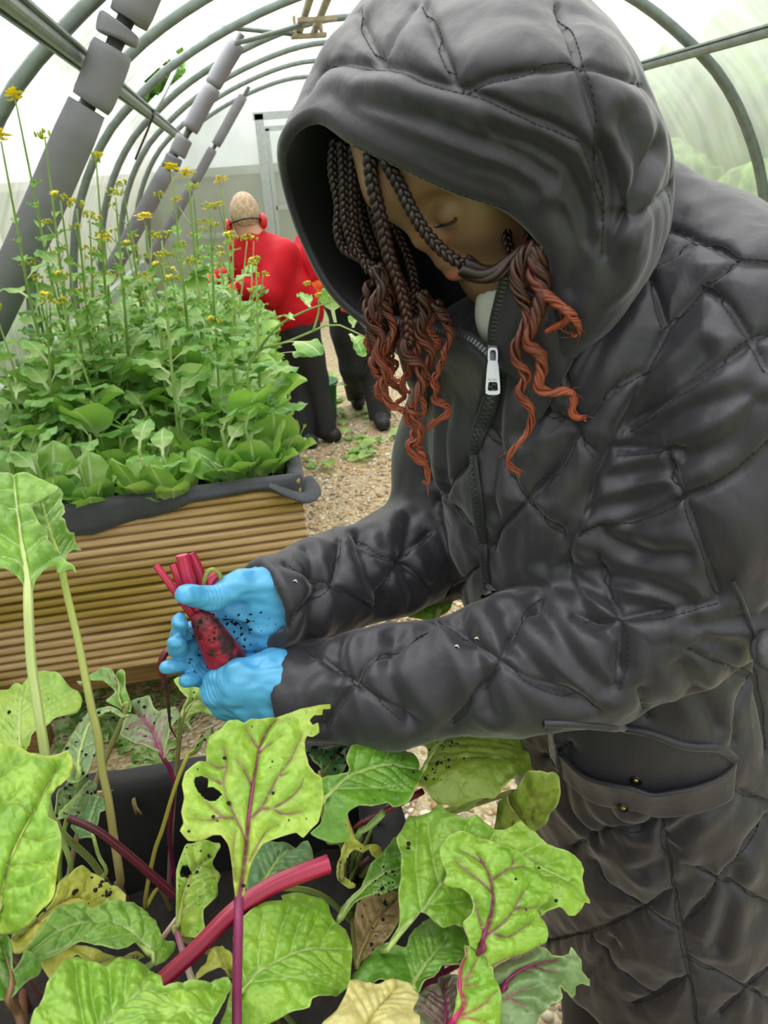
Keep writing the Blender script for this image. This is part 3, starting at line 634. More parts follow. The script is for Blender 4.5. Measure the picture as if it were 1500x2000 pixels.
FS = [((335, 335), 2.60, (372, 800), [0, 1], 'with a yellow head, leaning left of the middle foam brace'), ((368, 348), 2.55, (405, 790), [3, 0, 1], 'with the fullest yellow head, right of the middle foam brace'), ((432, 362), 2.70, (440, 780), [3, 0], 'with a yellow head just left of the person in ear defenders'),
      ((30, 195), 2.25, (175, 800), [3], 'with a yellow head in front of the nearest hoop at far left'), ((2, 276), 2.2, (130, 830), [3], 'with a yellow head at the very left border of the photo'), ((188, 316), 2.35, (235, 790), [2], 'with a green bud tip, right of the nearest foam brace'),
      ((88, 272), 2.4, (150, 810), [1], 'with a small bud half hidden by the nearest foam brace'), ((118, 392), 2.30, (165, 830), [2, 2], 'ending in green buds beneath the nearest foam brace'), ((150, 408), 2.4, (200, 830), [2, 1, 2], 'ending in a cluster of green buds right of the nearest foam brace'),
      ((175, 428), 2.5, (215, 800), [2, 1], 'ending in green buds, left of the lower middle brace'), ((226, 386), 2.45, (250, 800), [1, 2, 2], 'ending in green buds between nearest and middle foam braces'), ((240, 366), 2.8, (275, 720), [2, 1], 'ending in thin buds in front of the third hoop'),
      ((283, 432), 2.5, (320, 830), [0, 1, 1], 'with small yellow flowers in front of the lower middle brace'), ((378, 372), 2.9, (395, 720), [1], 'with yellow-green buds in front of the farthest brace'), ((410, 412), 2.6, (440, 760), [1, 2], 'ending in buds just left of the ear defenders'),
      ((316, 470), 2.35, (345, 860), [2, 2, 1], 'of medium height with buds, centre of the front'), ((455, 470), 2.35, (480, 860), [2, 2], 'of medium height rising in front of the red jacket'), ((500, 520), 2.3, (505, 850), [2, 1], 'rising in front of the red jacket, nearest its right side'),
      ((95, 470), 2.5, (140, 760), [2, 1], 'of medium height low at the left'), ((205, 470), 2.6, (230, 760), [0, 1], 'of medium height, left of the lower middle brace'), ((60, 520), 2.35, (110, 800), [1], 'leaning, beneath the nearest foam brace')]
for i, (tp_, Yt, bs, heads, lb) in enumerate(FS):
    tip = at(tp_[0], tp_[1], Yt); b = atz(bs[0], bs[1], 0.85); b[0] = min(max(b[0], -0.84), 0.0); b[1] = min(max(b[1], 2.06), 4.0); b[2] = SOIL2
    tip[1] = b[1] + np.clip(tip[1]-b[1], -0.2, 0.2); tip = at(tp_[0], tp_[1], tip[1])
    flower_stem(b, tip, 'tall flowering green ' + lb, 300+i, heads, nl=13)
# generic background stems
for i in range(58):
    x = rr.uniform(-0.8, -0.02); y = rr.uniform(2.35, 4.4); flower_stem((x, y, SOIL2), (x+rr.uniform(-.1, .1), y+rr.uniform(-.1, .1), SOIL2+rr.uniform(0.36, 0.64)), 'one of the budding stems crowded at the back of the far bed', 400+i, [rr.choice([1, 2, 2, 2])], 'budding stems at the back of the far bed', nl=11, r0=0.006)
# the stem that leans out over the path
t_ = thing('leaning_stem', 'forked stem with pods leaning out over the gravel path from the far bed', 'flowering plant', (X1-0.06, 2.2, SOIL2))
b = np.array([X1-0.06, 2.2, SOIL2]); f0 = at(500, 690, 2.12)
for P_, r0 in (([b, at(485, 760, 2.15), f0, at(560, 668, 2.0), at(615, 645, 1.95), at(655, 633, 1.93), at(718, 661, 1.9)], 0.006), ([f0, at(540, 640, 2.02), at(590, 610, 1.97), at(650, 588, 1.94)], 0.0045), ([at(612, 646, 1.95), at(622, 610, 1.95), at(622, 585, 1.95)], 0.003)):
    P = spl(P_, 22); V, F = tube(P, np.linspace(r0, 0.0018, 22), 8); mk('stem', V, F, M_stem, t_)
for (px, py, which, sc, az, ti) in ((655, 630, 4, 0.75, 1.0, -0.5), (560, 668, 4, 0.9, -0.9, 1.2), (683, 652, 5, 0.9, -1.0, 1.9), (545, 690, 0, 0.55, -0.7, 1.2), (605, 600, 5, 0.7, 2.0, 0.5), (690, 640, 5, 0.6, 1.0, 0.2), (575, 625, 5, 0.6, 2.5, 0.9)):
    add_leaf(t_, which, tuple(at(px, py, 1.96)-b), az, ti, sc)
for (px, py) in ((622, 583), (648, 586), (600, 560)):
    o = bpy.data.objects.new('flower_head', fl_mesh[2]); COL.objects.link(o); o.parent = t_; o.location = tuple(at(px, py, 1.95)-b); o.scale = (0.7,)*3
# pulled greens lying on the path, small weeds between the stones
def clump(name, label, c, n, spread, seed, which=(4, 5, 1), sc=0.8, group='pulled greens on the gravel'):
    r = random.Random(seed); t_ = thing(name, label, 'plant', tuple(c), group)
    for i in range(n): add_leaf(t_, r.choice(which), (r.uniform(-1, 1)*spread, r.uniform(-1, 1)*spread*0.5, 0.004+0.01*r.random()), r.random()*6.28, r.uniform(0.9, 1.35), sc*r.uniform(0.7, 1.2))
    return t_
for px, py, n, sp_, lb in ((715, 888, 12, 0.10, 'pulled green leaves lying on gravel, nearest heap on the path'), (765, 860, 8, 0.08, 'pulled green leaves lying on gravel, right of the nearest heap'), (610, 905, 4, 0.04, 'few pulled leaves on gravel beside the far bed corner'), (660, 860, 8, 0.10, 'pulled leaves on gravel in front of the black shoes'), (700, 815, 9, 0.14, 'pulled leaves around the feet of the person standing behind the hood'), (640, 790, 10, 0.12, 'pulled leaves heaped by the green tub')):
    clump('pulled_leaves', lb, atz(px, py, 0.006), n, sp_, int(px))
# green tub between the workers' legs
tb = thing('tub', 'green plastic tub on the gravel behind the black trousered legs', 'tub', tuple(atz(622, 830, 0.0)))
tc_ = atz(622, 830, 0.0); n = 28; th = np.linspace(0, 2*np.pi, n, endpoint=False); prof_ = [(0.0, 0.004), (0.13, 0.004), (0.135, 0.0), (0.16, 0.26), (0.172, 0.262), (0.172, 0.275), (0.152, 0.275), (0.128, 0.02), (0.0, 0.02)]
V = np.array([(tc_[0]+r_*math.cos(a), tc_[1]+0.1+r_*math.sin(a), z) for r_, z in prof_ for a in th]); mk('body', V, grid_faces(len(prof_), n, True), mat('green_plastic', '#1c6b3f', 0.4), tb)
for k in range(9): add_leaf(tb, rr.choice([0, 1, 4]), (0.1*math.cos(k), 0.1+0.1*math.sin(k), 0.2), k*0.7, 0.9, 0.9, 'leaf')
# ground cover under the near end of the far bed
for i in range(34):
    px, py = rr.uniform(110, 420), rr.uniform(1300, 1500); p = atz(px, py, 0.0)
    if p[1] < 1.05: continue
    clump('weed', 'one of the low green weeds on the ground in the gap between the two beds', p, 5, 0.04, 500+i, (4, 5), 0.55, 'low weeds between the beds')
# ================================================================ the person in the hooded coat
girl = thing('person', 'person in a dark quilted hooded coat and blue gloves looking down at a beetroot', 'person', (0.47, 0.70, 0.0))
M_coat = mat('charcoal_quilted_fabric', '#2d2b33', 0.48, 0, 0.10, 5, bump=0.16, bscale=55, sheen=0.32, spec=0.35, stretch=(1, 1, 0.6))
M_lining = mat('black_lining', '#17181b', 0.7, sheen=0.1)
M_thread = mat('black_thread', '#0b0b0d', 0.8)
M_zip = mat('black_zip_teeth', '#494c50', 0.35, 0.4)
M_skin = mat('brown_skin', '#6b4a38', 0.42, attr='col', spec=0.45, bump=0.03, bscale=220)
M_hair = mat('braided_hair', '#15100f', 0.45, attr='col', spec=0.4)
M_trous = mat('black_trousers', '#131315', 0.8, sheen=0.1)

FT = np.array([-0.90, -0.436, 0.0]); FT /= np.linalg.norm(FT); LT = np.array([-FT[1], FT[0], 0.0])   # forward and left of the torso
#            z     cx     cy     a(lat)  b(front-back)
TZ = np.array([(0.30, 0.520, 0.720, 0.215, 0.205), (0.57, 0.490, 0.718, 0.205, 0.190), (0.75, 0.455, 0.716, 0.195, 0.172), (0.91, 0.405, 0.716, 0.185, 0.158), (1.10, 0.345, 0.715, 0.172, 0.140), (1.26, 0.310, 0.715, 0.165, 0.130), (1.36, 0.305, 0.712, 0.150, 0.110), (1.46, 0.295, 0.705, 0.10, 0.085)])
def torso(P, grow=0.0):
    z = P[:, 2]; cx, cy, a, b = [np.interp(z, TZ[:, 0], TZ[:, k]) for k in (1, 2, 3, 4)]
    a = a+grow; b = b+grow
    q = np.stack([P[:, 0]-cx, P[:, 1]-cy], 1); l = q @ LT[:2]; f_ = q @ FT[:2]
    k0 = ((np.abs(l)/a)**2.3 + (np.abs(f_)/b)**2.3)**(1/2.3); d = (k0-1)*np.minimum(a, b)*1.05
    return smax(smax(d, z-1.415-grow, 0.05), (0.375-grow+0.5*np.clip(f_-0.02, 0, 0.25))-z, 0.02)
def J(px, py, Y, r): return (*at(px, py, Y), r)
ARM_N = [J(1450, 622, 0.590, .066), J(1425, 760, 0.575, .074), J(1400, 960, 0.565, .073), J(1330, 1180, 0.565, .066), J(1160, 1265, 0.58, .064), J(1000, 1297, 0.60, .060), J(760, 1340, 0.635, .054), J(560, 1356, 0.665, .047)]
ARM_F = [J(925, 720, 0.84, .066), J(880, 900, 0.85, .062), J(846, 1070, 0.83, .060), J(760, 1105, 0.79, .053), J(660, 1135, 0.755, .049), J(515, 1180, 0.70, .0455)]
NECK = np.array([0.285, 0.700, 1.40])
def cuffcut(P, d, arm):
    a = np.array(arm[-2][:3]); b = np.array(arm[-1][:3]); ax = (b-a)/np.linalg.norm(b-a); s = (P-b) @ ax
    d = smax(d, s, 0.006); r = np.linalg.norm((P-b) - s[:, None]*ax, axis=1)
    return smax(d, -np.maximum(r-(arm[-1][3]-0.010), -s-0.055), 0.004)
def coat_sdf(P):
    d = torso(P)
    yoke = chain(P, [(*ARM_N[0][:3], .07), (NECK[0]+.03, NECK[1]-.02, 1.395, .075), (*ARM_F[0][:3], .062)], 0.03)
    d = smin(d, yoke, 0.05)
    d = smin(d, chain(P, [J(1262, 455, 0.70, .060), J(1380, 540, 0.66, .066), J(1470, 600, .62, .066)], 0.02), 0.04)
    d = smin(d, cuffcut(P, chain(P, ARM_N, 0.03), ARM_N), 0.012)
    d = smin(d, cuffcut(P, chain(P, ARM_F, 0.03), ARM_F), 0.012)
    return d
CV, CF = surface_nets(coat_sdf, (-0.10, 0.40, 0.36), (0.78, 1.0, 1.52), 0.0030)
CN, _ = sdf_normal(coat_sdf, CV, 0.004)

def cast(bvh, pts, off=0.0, dmax=1.5):
    out = []
    for p in pts:
        r = ray(*p[:2]); r = r/np.linalg.norm(r); h = bvh.ray_cast(Vector(CAM), Vector(r), dmax)
        if h[0] is not None: out.append(np.array(h[0])-r*off)
    return np.array(out).reshape(-1, 3)
def dense(P, step=4.0):
    P = np.asarray(P, float); L = np.linalg.norm(np.diff(P, axis=0), axis=1).sum(); return spl(P, max(6, int(L/step)))
# stitched quilting lines of the coat, traced where they lie on it (torso, then sleeves)
SEAMS = [
 [(1267,425),(1320,443),(1367,462),(1407,480),(1443,505),(1500,508)], [(1443,505),(1417,523),(1370,557),(1333,597),(1300,640),(1287,663)],
 [(1240,470),(1263,523),(1280,570),(1300,637)], [(1263,525),(1300,503),(1333,483),(1360,463)], [(1263,527),(1217,553),(1180,583),(1167,607),(1100,647),(1050,683),(1010,720)],
 [(1370,558),(1417,590),(1450,633),(1473,663),(1490,693),(1500,720)], [(1500,647),(1473,663),(1417,703),(1367,733),(1300,780),(1247,820),(1225,840)],
 [(1200,880),(1267,877),(1327,880)], [(1295,877),(1310,933),(1333,970),(1365,1054),(1393,1124),(1407,1166)], [(1340,970),(1400,947),(1457,913),(1500,870)], [(1337,970),(1248,1012),(1122,1049)],
 [(1166,1087),(1187,1161),(1211,1208),(1215,1297),(1206,1348)], [(1122,1194),(1178,1213),(1239,1203),(1323,1194),(1402,1175)],
 [(833,1203),(893,1231),(973,1287),(1033,1329),(1127,1367),(1164,1385)], [(1052,1171),(1005,1222),(987,1269),(963,1315),(921,1371),(884,1418)],
 [(600,1267),(633,1287),(693,1333),(750,1375),(800,1412)], [(850,1222),(790,1255),(723,1290),(693,1333),(660,1375),(633,1425)],
 [(663,1053),(657,1110),(647,1143),(600,1180),(560,1225)], [(560,1103),(600,1122),(647,1143),(700,1173),(740,1195)], [(840,1040),(790,1080),(760,1130),(740,1195)], [(700,1045),(740,1085),(790,1100),(840,1150)],
 [(950,840),(996,928),(1029,979),(1066,1021),(1095,1050)], [(1130,826),(1110,870),(1089,909),(1029,979),(977,1035),(956,1072)], [(838,930),(851,947),(907,1026),(935,1060)], [(935,1100),(910,1125),(880,1165)], [(930,880),(890,930),(850,985)],
 [(1040,600),(1070,660),(1087,700),(1097,727),(1127,843),(1153,877),(1177,900)], [(1263,720),(1200,760),(1153,807),(1127,830)], [(1010,760),(1050,800),(1127,843)],
 [(1253,1348),(1262,1404)], [(1346,1269),(1407,1297),(1477,1325)], [(1477,1325),(1439,1385),(1435,1450)],
 [(1276,1560),(1291,1604),(1302,1670),(1317,1740),(1331,1824),(1346,1905),(1357,1998)], [(1419,1535),(1463,1553),(1500,1571)], [(1500,1600),(1456,1659),(1408,1722),(1372,1769),(1331,1817)], [(1339,1692),(1408,1722),(1463,1747),(1500,1769)],
 [(1070,1838),(1089,1835),(1152,1821),(1207,1799),(1262,1773),(1309,1747)], [(1159,1689),(1185,1729),(1262,1777),(1328,1821)], [(1155,1828),(1207,1894),(1265,1942),(1284,1949)], [(1236,1964),(1284,1945),(1342,1912)],
 [(1339,1872),(1390,1901),(1460,1931),(1500,1956)], [(1500,1894),(1460,1931),(1405,1982)], [(1115,1659),(1185,1623),(1243,1626),(1291,1601)], [(1478,1300),(1497,1410),(1500,1470)], [(1060,1480),(1085,1470),(1110,1455)]]
ARMHOLE = [(1300,640),(1263,717),(1247,760),(1213,840),(1187,883),(1160,933),(1147,1000),(1115,1060),(1105,1120)]
FOLDS = [  # loose creases in the cloth: wide and soft
 [(1110,1120),(1160,1150),(1215,1175),(1290,1195)], [(1110,1135),(1150,1200),(1195,1240),(1210,1300)], [(1050,1180),(1090,1240),(1130,1300),(1180,1350)], [(980,1195),(1010,1260),(1070,1330),(1130,1372)], [(1100,1110),(1180,1125),(1260,1140),(1330,1170)],
 [(1150,1000),(1220,985),(1290,960)], [(1165,940),(1240,925),(1310,918)], [(1190,890),(1260,850),(1360,800),(1450,770)], [(1215,840),(1290,760),(1370,690)], [(1480,790),(1420,860),(1330,900)], [(1180,1050),(1260,1080),(1330,1085)],
 [(1230,560),(1180,640),(1120,740),(1080,830)], [(1210,600),(1160,700),(1110,820),(1060,960)], [(1150,640),(1080,760),(1020,850)], [(980,700),(970,800),(960,900),(965,1000)], [(1190,880),(1150,960),(1090,1040),(1060,1100)], [(880,760),(870,850),(865,950)],
 [(900,1210),(930,1290),(960,1390)], [(770,1240),(760,1320),(800,1410)], [(660,1262),(650,1340),(620,1420)], [(800,1010),(790,1090),(810,1170)], [(700,1040),(720,1120),(760,1190)], [(600,1075),(620,1150),(600,1240)],
 [(1380,1250),(1430,1262),(1500,1275)], [(1360,1225),(1420,1215),(1490,1200)], [(1180,1560),(1200,1600),(1260,1620),(1320,1580)], [(1100,1520),(1110,1580),(1160,1640)], [(1250,1700),(1290,1690),(1310,1660)], [(1400,1560),(1350,1600),(1310,1640)], [(1400,1850),(1420,1780),(1440,1700)], [(1100,1940),(1150,1900),(1200,1840)], [(1330,1300),(1360,1350),(1400,1420)]]
bvC = BVHTree.FromPolygons([Vector(v) for v in CV], [tuple(f) for f in CF])
def seam_points(bvh, lines, step=3.0):
    out = []
    for L in lines:
        q = cast(bvh, dense(L, step))
        if len(q) > 2: out.append(q)
    return out
S3 = seam_points(bvC, SEAMS); A3 = seam_points(bvC, [ARMHOLE]); W3 = seam_points(bvC, FOLDS)
# unseen back of the coat: a plain diamond grid run around the trunk
BK = []
for s in (-1, 1):
    for k in range(9):
        L = []
        for t_ in np.linspace(0, 1, 60):
            ang = math.radians(100+t_*130); z = 0.42+k*0.16-0.3+s*(t_-0.5)*0.55
            if not 0.42 < z < 1.36: continue
            c = np.array([np.interp(z, TZ[:, 0], TZ[:, i]) for i in (1, 2, 3, 4)]); p = np.array([c[0], c[1], z])+LT*math.sin(ang)*-c[2]+FT*math.cos(ang)*c[3]
            L.append(p)
        if len(L) > 5: BK.append(np.array(L))
BK = [b for b in BK if len(b)]
def kd_of(lines):
    P = np.concatenate(lines); k = KDTree(len(P))
    for i, p in enumerate(P): k.insert(Vector(p), i)
    k.balance(); return k
def dist_to(kd, V): return np.array([kd.find(Vector(v))[2] for v in V])
def dist_arc(lines, V):
    kd = kd_of(lines); arc = np.concatenate([np.r_[0, np.cumsum(np.linalg.norm(np.diff(L, axis=0), axis=1))]+7.3*i for i, L in enumerate(lines)])
    r = [kd.find(Vector(v)) for v in V]; return np.array([x[2] for x in r]), arc[np.array([x[1] for x in r])]
def pillow(V, N, seams, folds, A=0.0085, w=0.016, fold=0.006, fw=0.010, wr=0.0030):
    d1, arc = dist_arc(seams, V); disp = A*(1-np.exp(-(d1/w))) - A*0.65 - 0.0035*np.exp(-(d1/0.0032)**2)
    if folds:
        d2 = dist_to(kd_of(folds), V); disp += fold*(0.55*np.exp(-((d2-0.016)/0.012)**2) - np.exp(-(d2/fw)**2))
    # puckers gathering along the stitching, and general crumple
    q = V + 0.02*np.stack([vnoise(V, 9, 5), vnoise(V, 9, 6), vnoise(V, 9, 7)], 1)
    near = np.exp(-d1/0.03)
    a1 = np.stack([arc, arc*0, arc*0], 1); disp += (0.0013*vnoise(a1, 95, 14)+0.0012*vnoise(a1, 48, 15))*np.exp(-d1/0.024)*(1-np.exp(-d1/0.004))
    disp += wr*(0.9*vnoise(q, 26, 8) + (0.4+near)*0.6*vnoise(q*np.array([1, 1, 0.45]), 70, 9))
    return V + N*disp[:, None]
def smooth_pts(P, n=5):
    for _ in range(n): P = np.vstack([P[:1], (P[:-2]+2*P[1:-1]+P[2:])/4, P[-1:]])
    return P
def stitch(name, lines, V, F, parent, mat_=None, r=0.0006, on=0.0042, gap=0.0012, lift=0.0002):
    """dashes of thread lying in the groove"""
    bv = BVHTree.FromPolygons([Vector(v) for v in V], [tuple(f) for f in F]); parts = []
    for L in lines:
        L = smooth_pts(np.array([np.array(bv.find_nearest(Vector(p))[0]) for p in L]), 40); L = np.array([np.array(bv.find_nearest(Vector(p))[0]) for p in L]); L = smooth_pts(L, 6); s = np.r_[0, np.cumsum(np.linalg.norm(np.diff(L, axis=0), axis=1))]; u = 0
        while u+on < s[-1]:
            q = np.stack([np.interp(np.linspace(u, u+on, 3), s, L[:, k]) for k in range(3)], 1)
            if np.linalg.norm(q[2]-q[0]) < on*1.6: parts.append(tube(q, r, 5))
            u += on+gap
    Vt, Ft = cat_(parts); return mk(name, Vt, Ft, mat_ or M_thread, parent)
CVq = pillow(CV, CN, S3+A3+BK, W3)
coat = mk('coat', CVq, CF, M_coat, girl, label='dark grey quilted long coat')
stitch('stitching', S3, CVq, CF, coat)
bvQ = BVHTree.FromPolygons([Vector(v) for v in CVq], [tuple(f) for f in CF])

# ---- cuff bands, zip, pocket, snaps
def ribbon(pts3, nor, wid, th, k=6):
    P = np.asarray(pts3); T = np.gradient(P, axis=0); T /= np.linalg.norm(T, axis=1)[:, None]; B = np.cross(T, nor); B /= np.linalg.norm(B, axis=1)[:, None]
    a = np.linspace(0, 2*np.pi, 10, endpoint=False); V = (P[:, None]+B[:, None]*(np.cos(a)*wid/2)[None, :, None]+np.asarray(nor)[:, None]*(np.sin(a)*th/2)[None, :, None]).reshape(-1, 3)
    return V, [tuple(f) for f in grid_faces(len(P), 10, True)]
def on_coat(px_pts, step=3.0, off=0.002, bvh=None):
    q = dense(px_pts, step); P, N = [], []
    for p in q:
        r = ray(*p); r = r/np.linalg.norm(r); h = (bvh or bvQ).ray_cast(Vector(CAM), Vector(r), 1.6)
        if h[0] is None: continue
        n = np.array(h[1]); n = n if n @ r < 0 else -n; P.append(np.array(h[0])+n*off); N.append(n)
    return np.array(P), np.array(N)
ZIPL = [(962,692),(963,740),(957,790),(943,830),(931,870),(929,920),(935,980),(942,1040),(949,1100),(955,1165)]
P, N = on_coat(ZIPL, 3.0, 0.0025); P = smooth_pts(P, 12); N = smooth_pts(N, 30); N /= np.linalg.norm(N, axis=1)[:, None]
V, F = ribbon(P, N, 0.0165, 0.004); mk('zip_tape', V, F, M_lining, coat)
def teeth(P, N, side_alt=True, name='zip_teeth', w=0.0042, sp=0.0026, parent=coat, edge=0.0):
    s = np.r_[0, np.cumsum(np.linalg.norm(np.diff(P, axis=0), axis=1))]; u = np.arange(0, s[-1], sp); parts = []
    for i, x in enumerate(u):
        c = np.array([np.interp(x, s, P[:, k]) for k in range(3)]); n = np.array([np.interp(x, s, N[:, k]) for k in range(3)]); n /= np.linalg.norm(n)
        c2 = np.array([np.interp(x+0.001, s, P[:, k]) for k in range(3)]); t_ = c2-c if x+0.001 < s[-1] else t_; t_ = t_/(np.linalg.norm(t_)+1e-9); b = np.cross(t_, n)
        o_ = (0.0016 if i % 2 else -0.0016) if side_alt else edge
        q = [c+b*(o_+sx*w/2)+t_*(sy*sp*0.36)+n*(0.0012+sz*0.0014) for sz in (-1, 1) for sy in (-1, 1) for sx in (-1, 1)]
        parts.append((q, [(0, 1, 3, 2), (4, 6, 7, 5), (0, 4, 5, 1), (2, 3, 7, 6), (0, 2, 6, 4), (1, 5, 7, 3)]))
    Vt, Ft = cat_(parts); return mk(name, Vt, Ft, M_zip, parent, smooth=False)
teeth(P, N)
# pocket: raised welt, gaping lip with snaps
WELT = [(1061,1411),(1136,1413),(1253,1427),(1337,1455),(1402,1460),(1435,1483)]; LIP = [(1066,1413),(1085,1440),(1099,1462),(1155,1507),(1234,1521),(1285,1535),(1374,1521),(1421,1497),(1435,1483)]
P, N = on_coat(WELT, 3, 0.001); V, F = ribbon(smooth_pts(P, 8), smooth_pts(N, 8), 0.009, 0.008); mk('pocket_welt', V, F, M_coat, coat)
P, N = on_coat(LIP, 3, 0.001); P = smooth_pts(P, 6); N = smooth_pts(N, 20); N /= np.linalg.norm(N, axis=1)[:, None]
# pocket flap front: a sheet rising out from the coat towards its free edge
rows = []; n_ = len(P); out_ = 0.009*np.sin(np.linspace(0, np.pi, n_))**0.8
Plow, _ = on_coat([(p[0]+8, p[1]+62) for p in LIP[:-1]] + [(1428, 1545)], 3, 0.001); Plow = np.stack([np.interp(np.linspace(0, 1, n_), np.linspace(0, 1, len(Plow)), Plow[:, k]) for k in range(3)], 1); Plow = smooth_pts(Plow, 20)
for t_ in np.linspace(0, 1, 14): rows.append(Plow*(1-t_)+P*t_+N*(out_*t_**1.5+0.003*(t_ > 0))[:, None])
o = mk('pocket_front', np.concatenate(rows), grid_faces(14, n_), M_coat, coat); sm = o.modifiers.new('thick', 'SOLIDIFY'); sm.thickness = 0.003
for (px, py, lb, nm) in ((1217, 1577, 'brass', 'snap'), (1242, 1524, 'dark', 'snap')):
    bvP = BVHTree.FromPolygons([Vector(v) for v in np.concatenate(rows)], [tuple(f) for f in grid_faces(14, n_)])
    r = ray(px, py); r /= np.linalg.norm(r); h = bvP.ray_cast(Vector(CAM), Vector(r), 1.6)
    if h[0] is None: h = bvQ.ray_cast(Vector(CAM), Vector(r), 1.6)
    c = np.array(h[0]); n = np.array(h[1]); n = n if n @ r < 0 else -n
    rad = 0.0062; pr = [(0.0, 0.0022), (0.35*rad, 0.002), (0.45*rad, 0.001), (0.72*rad, 0.001), (0.8*rad, 0.002), (0.97*rad, 0.0018), (rad, 0.0)]
    e1 = np.cross(n, [0, 0, 1.0]); e1 /= np.linalg.norm(e1); e2 = np.cross(n, e1); a = np.linspace(0, 2*np.pi, 20, endpoint=False)
    V = np.concatenate([c+n*z+(np.cos(a)[:, None]*e1+np.sin(a)[:, None]*e2)*max(q, 1e-5) for q, z in pr]); F = grid_faces(len(pr), 20, True)
    mi = [0 if i//20 < 2 else 1 for i in range(len(F))]
    mk('snap', V, F, [mat('brass', '#c7a95a', 0.3, 0.9), mat('gunmetal', '#2b2d2f', 0.35, 0.8)], coat, mats=mi)
# bits of petal and lint clinging to the sleeves
for (px, py) in ((578, 1135), (932, 1247), (893, 1262), (1155, 575), (896, 200)):
    r = ray(px, py); L_ = np.linalg.norm(r); h = bvQ.ray_cast(Vector(CAM), Vector(r/L_), 1.6)
    if h[0] is None: continue
    c = np.array(h[0]); q = spl([c+RC[:, 0]*-.003-RC[:, 2]*.001, c+RC[:, 1]*.001-RC[:, 2]*.002, c+RC[:, 0]*.002-RC[:, 1]*.002-RC[:, 2]*.001], 8); V, F = tube(q, [.0003, .0008, .0012, .0014, .0012, .0009, .0006, .0003], 6, flat=0.5); mk('lint', V, F, mat('pale_petal', '#e3d3cc', 0.8), coat)
# waist loop and cord knot at the right border
P, N = on_coat([(1432,1130),(1450,1180),(1470,1235),(1492,1290)], 3, 0.003); V, F = ribbon(smooth_pts(P, 20), smooth_pts(N, 40), 0.0035, 0.002); mk('belt_loop', V, F, M_coat, coat)
P, N = on_coat([(1462,1252),(1480,1243),(1499,1240)], 3, 0.010)
if len(P) > 3:
    c = P.mean(0); a = np.linspace(0, 4*np.pi, 60); e1 = RC[:, 0]; e2 = RC[:, 1]; e3 = -RC[:, 2]; K = c+np.outer(np.cos(a)*0.011+0.006, e1)+np.outer(np.sin(a)*0.013-0.004, e2)+np.outer(np.sin(a*1.5)*0.006, e3); V, F = tube(K, 0.0055, 10); mk('cord_knot', V, F, mat('grey_cord', '#4b4a50', 0.7, bump=0.3, bscale=200), coat)

# ---- hood: padded shell lofted from its rim to the back of the head
R0 = [(548,268,.705),(612,214,.675),(690,262,.640),(790,314,.612),(900,366,.592),(1000,402,.580),(1072,470,.574),(1090,545,.580),(1050,600,.600),(965,690,.640),(850,672,.69),(740,650,.735),(648,578,.765),(588,470,.775),(550,352,.755)]
R1 = [(595,168,.735),(672,124,.680),(765,140,.622),(875,180,.580),(1000,225,.556),(1110,285,.546),(1165,390,.550),(1172,510,.556),(1135,620,.575),(1050,730,.63),(880,730,.73),(770,680,.79),(700,590,.84),(650,470,.855),(612,320,.83)]
R2 = [(690,18,.765),(790,-10,.69),(885,35,.618),(990,85,.568),(1110,135,.545),(1196,225,.540),(1238,350,.537),(1242,480,.545),(1205,600,.57),(1080,740,.66),(920,740,.76),(820,680,.82),(760,560,.87),(720,400,.895),(690,190,.87)]
R3 = [(860,-70,.78),(960,-62,.71),(1055,-30,.65),(1140,30,.60),(1218,118,.568),(1268,225,.556),(1288,345,.560),(1282,450,.575),(1235,580,.60),(1130,720,.70),(1000,720,.79),(900,640,.86),(850,500,.91),(830,300,.925),(820,60,.90)]
R4 = [(1070,-30,.78),(1125,-5,.73),(1182,38,.685),(1236,108,.645),(1278,190,.625),(1308,280,.622),(1320,350,.630),(1308,425,.64),(1260,540,.66),(1180,640,.72),(1100,620,.80),(1040,520,.86),(1020,380,.89),(1020,220,.89),(1040,60,.85)]
R5 = [(1160,60,.80),(1185,70,.77),(1210,95,.74),(1240,140,.715),(1265,200,.70),(1280,275,.70),(1285,345,.705),(1275,410,.715),(1245,480,.73),(1200,510,.77),(1150,490,.81),(1120,420,.84),(1105,330,.855),(1110,230,.855),(1130,130,.835)]
HR = np.array([[at(*p) for p in R] for R in (R0, R1, R2, R3, R4, R5)])
def closed_spl(P, n):
    m_ = len(P); Q = np.vstack([P[-3:], P, P[:3]]); k = 30; out = []
    for i in range(3, 3+m_):
        p0, p1, p2, p3 = Q[i-1], Q[i], Q[i+1], Q[(i+2)]; t = np.linspace(0, 1, k, endpoint=False)[:, None]
        out.append(0.5*((2*p1)+(-p0+p2)*t+(2*p0-5*p1+4*p2-p3)*t*t+(-p0+3*p1-3*p2+p3)*t**3))
    out = np.vstack(out); idx = np.linspace(0, len(out), n, endpoint=False); i0 = idx.astype(int); w = (idx-i0)[:, None]
    return out[i0]*(1-w)+out[(i0+1) % len(out)]*w
NM, NR = 300, 130
HR = np.array([closed_spl(r, NM) for r in HR])
HG = np.stack([spl_ for spl_ in [np.stack([spl(HR[:, j], NR)]) for j in range(NM)]], 0)[:, 0].transpose(1, 0, 2)      # NR x NM x 3
tipc = HG[-1].mean(0); n_cap = 14
cap = np.array([HG[-1]*(1-t)+tipc*t + (np.array([0.25, 0.1, 0.0])*0.05*math.sin(t*math.pi/2)) for t in np.linspace(0, 1, n_cap+1)[1:]])
HG = np.concatenate([HG, cap]); nr = len(HG)
HV = HG.reshape(-1, 3); HF = grid_faces(nr, NM, True)
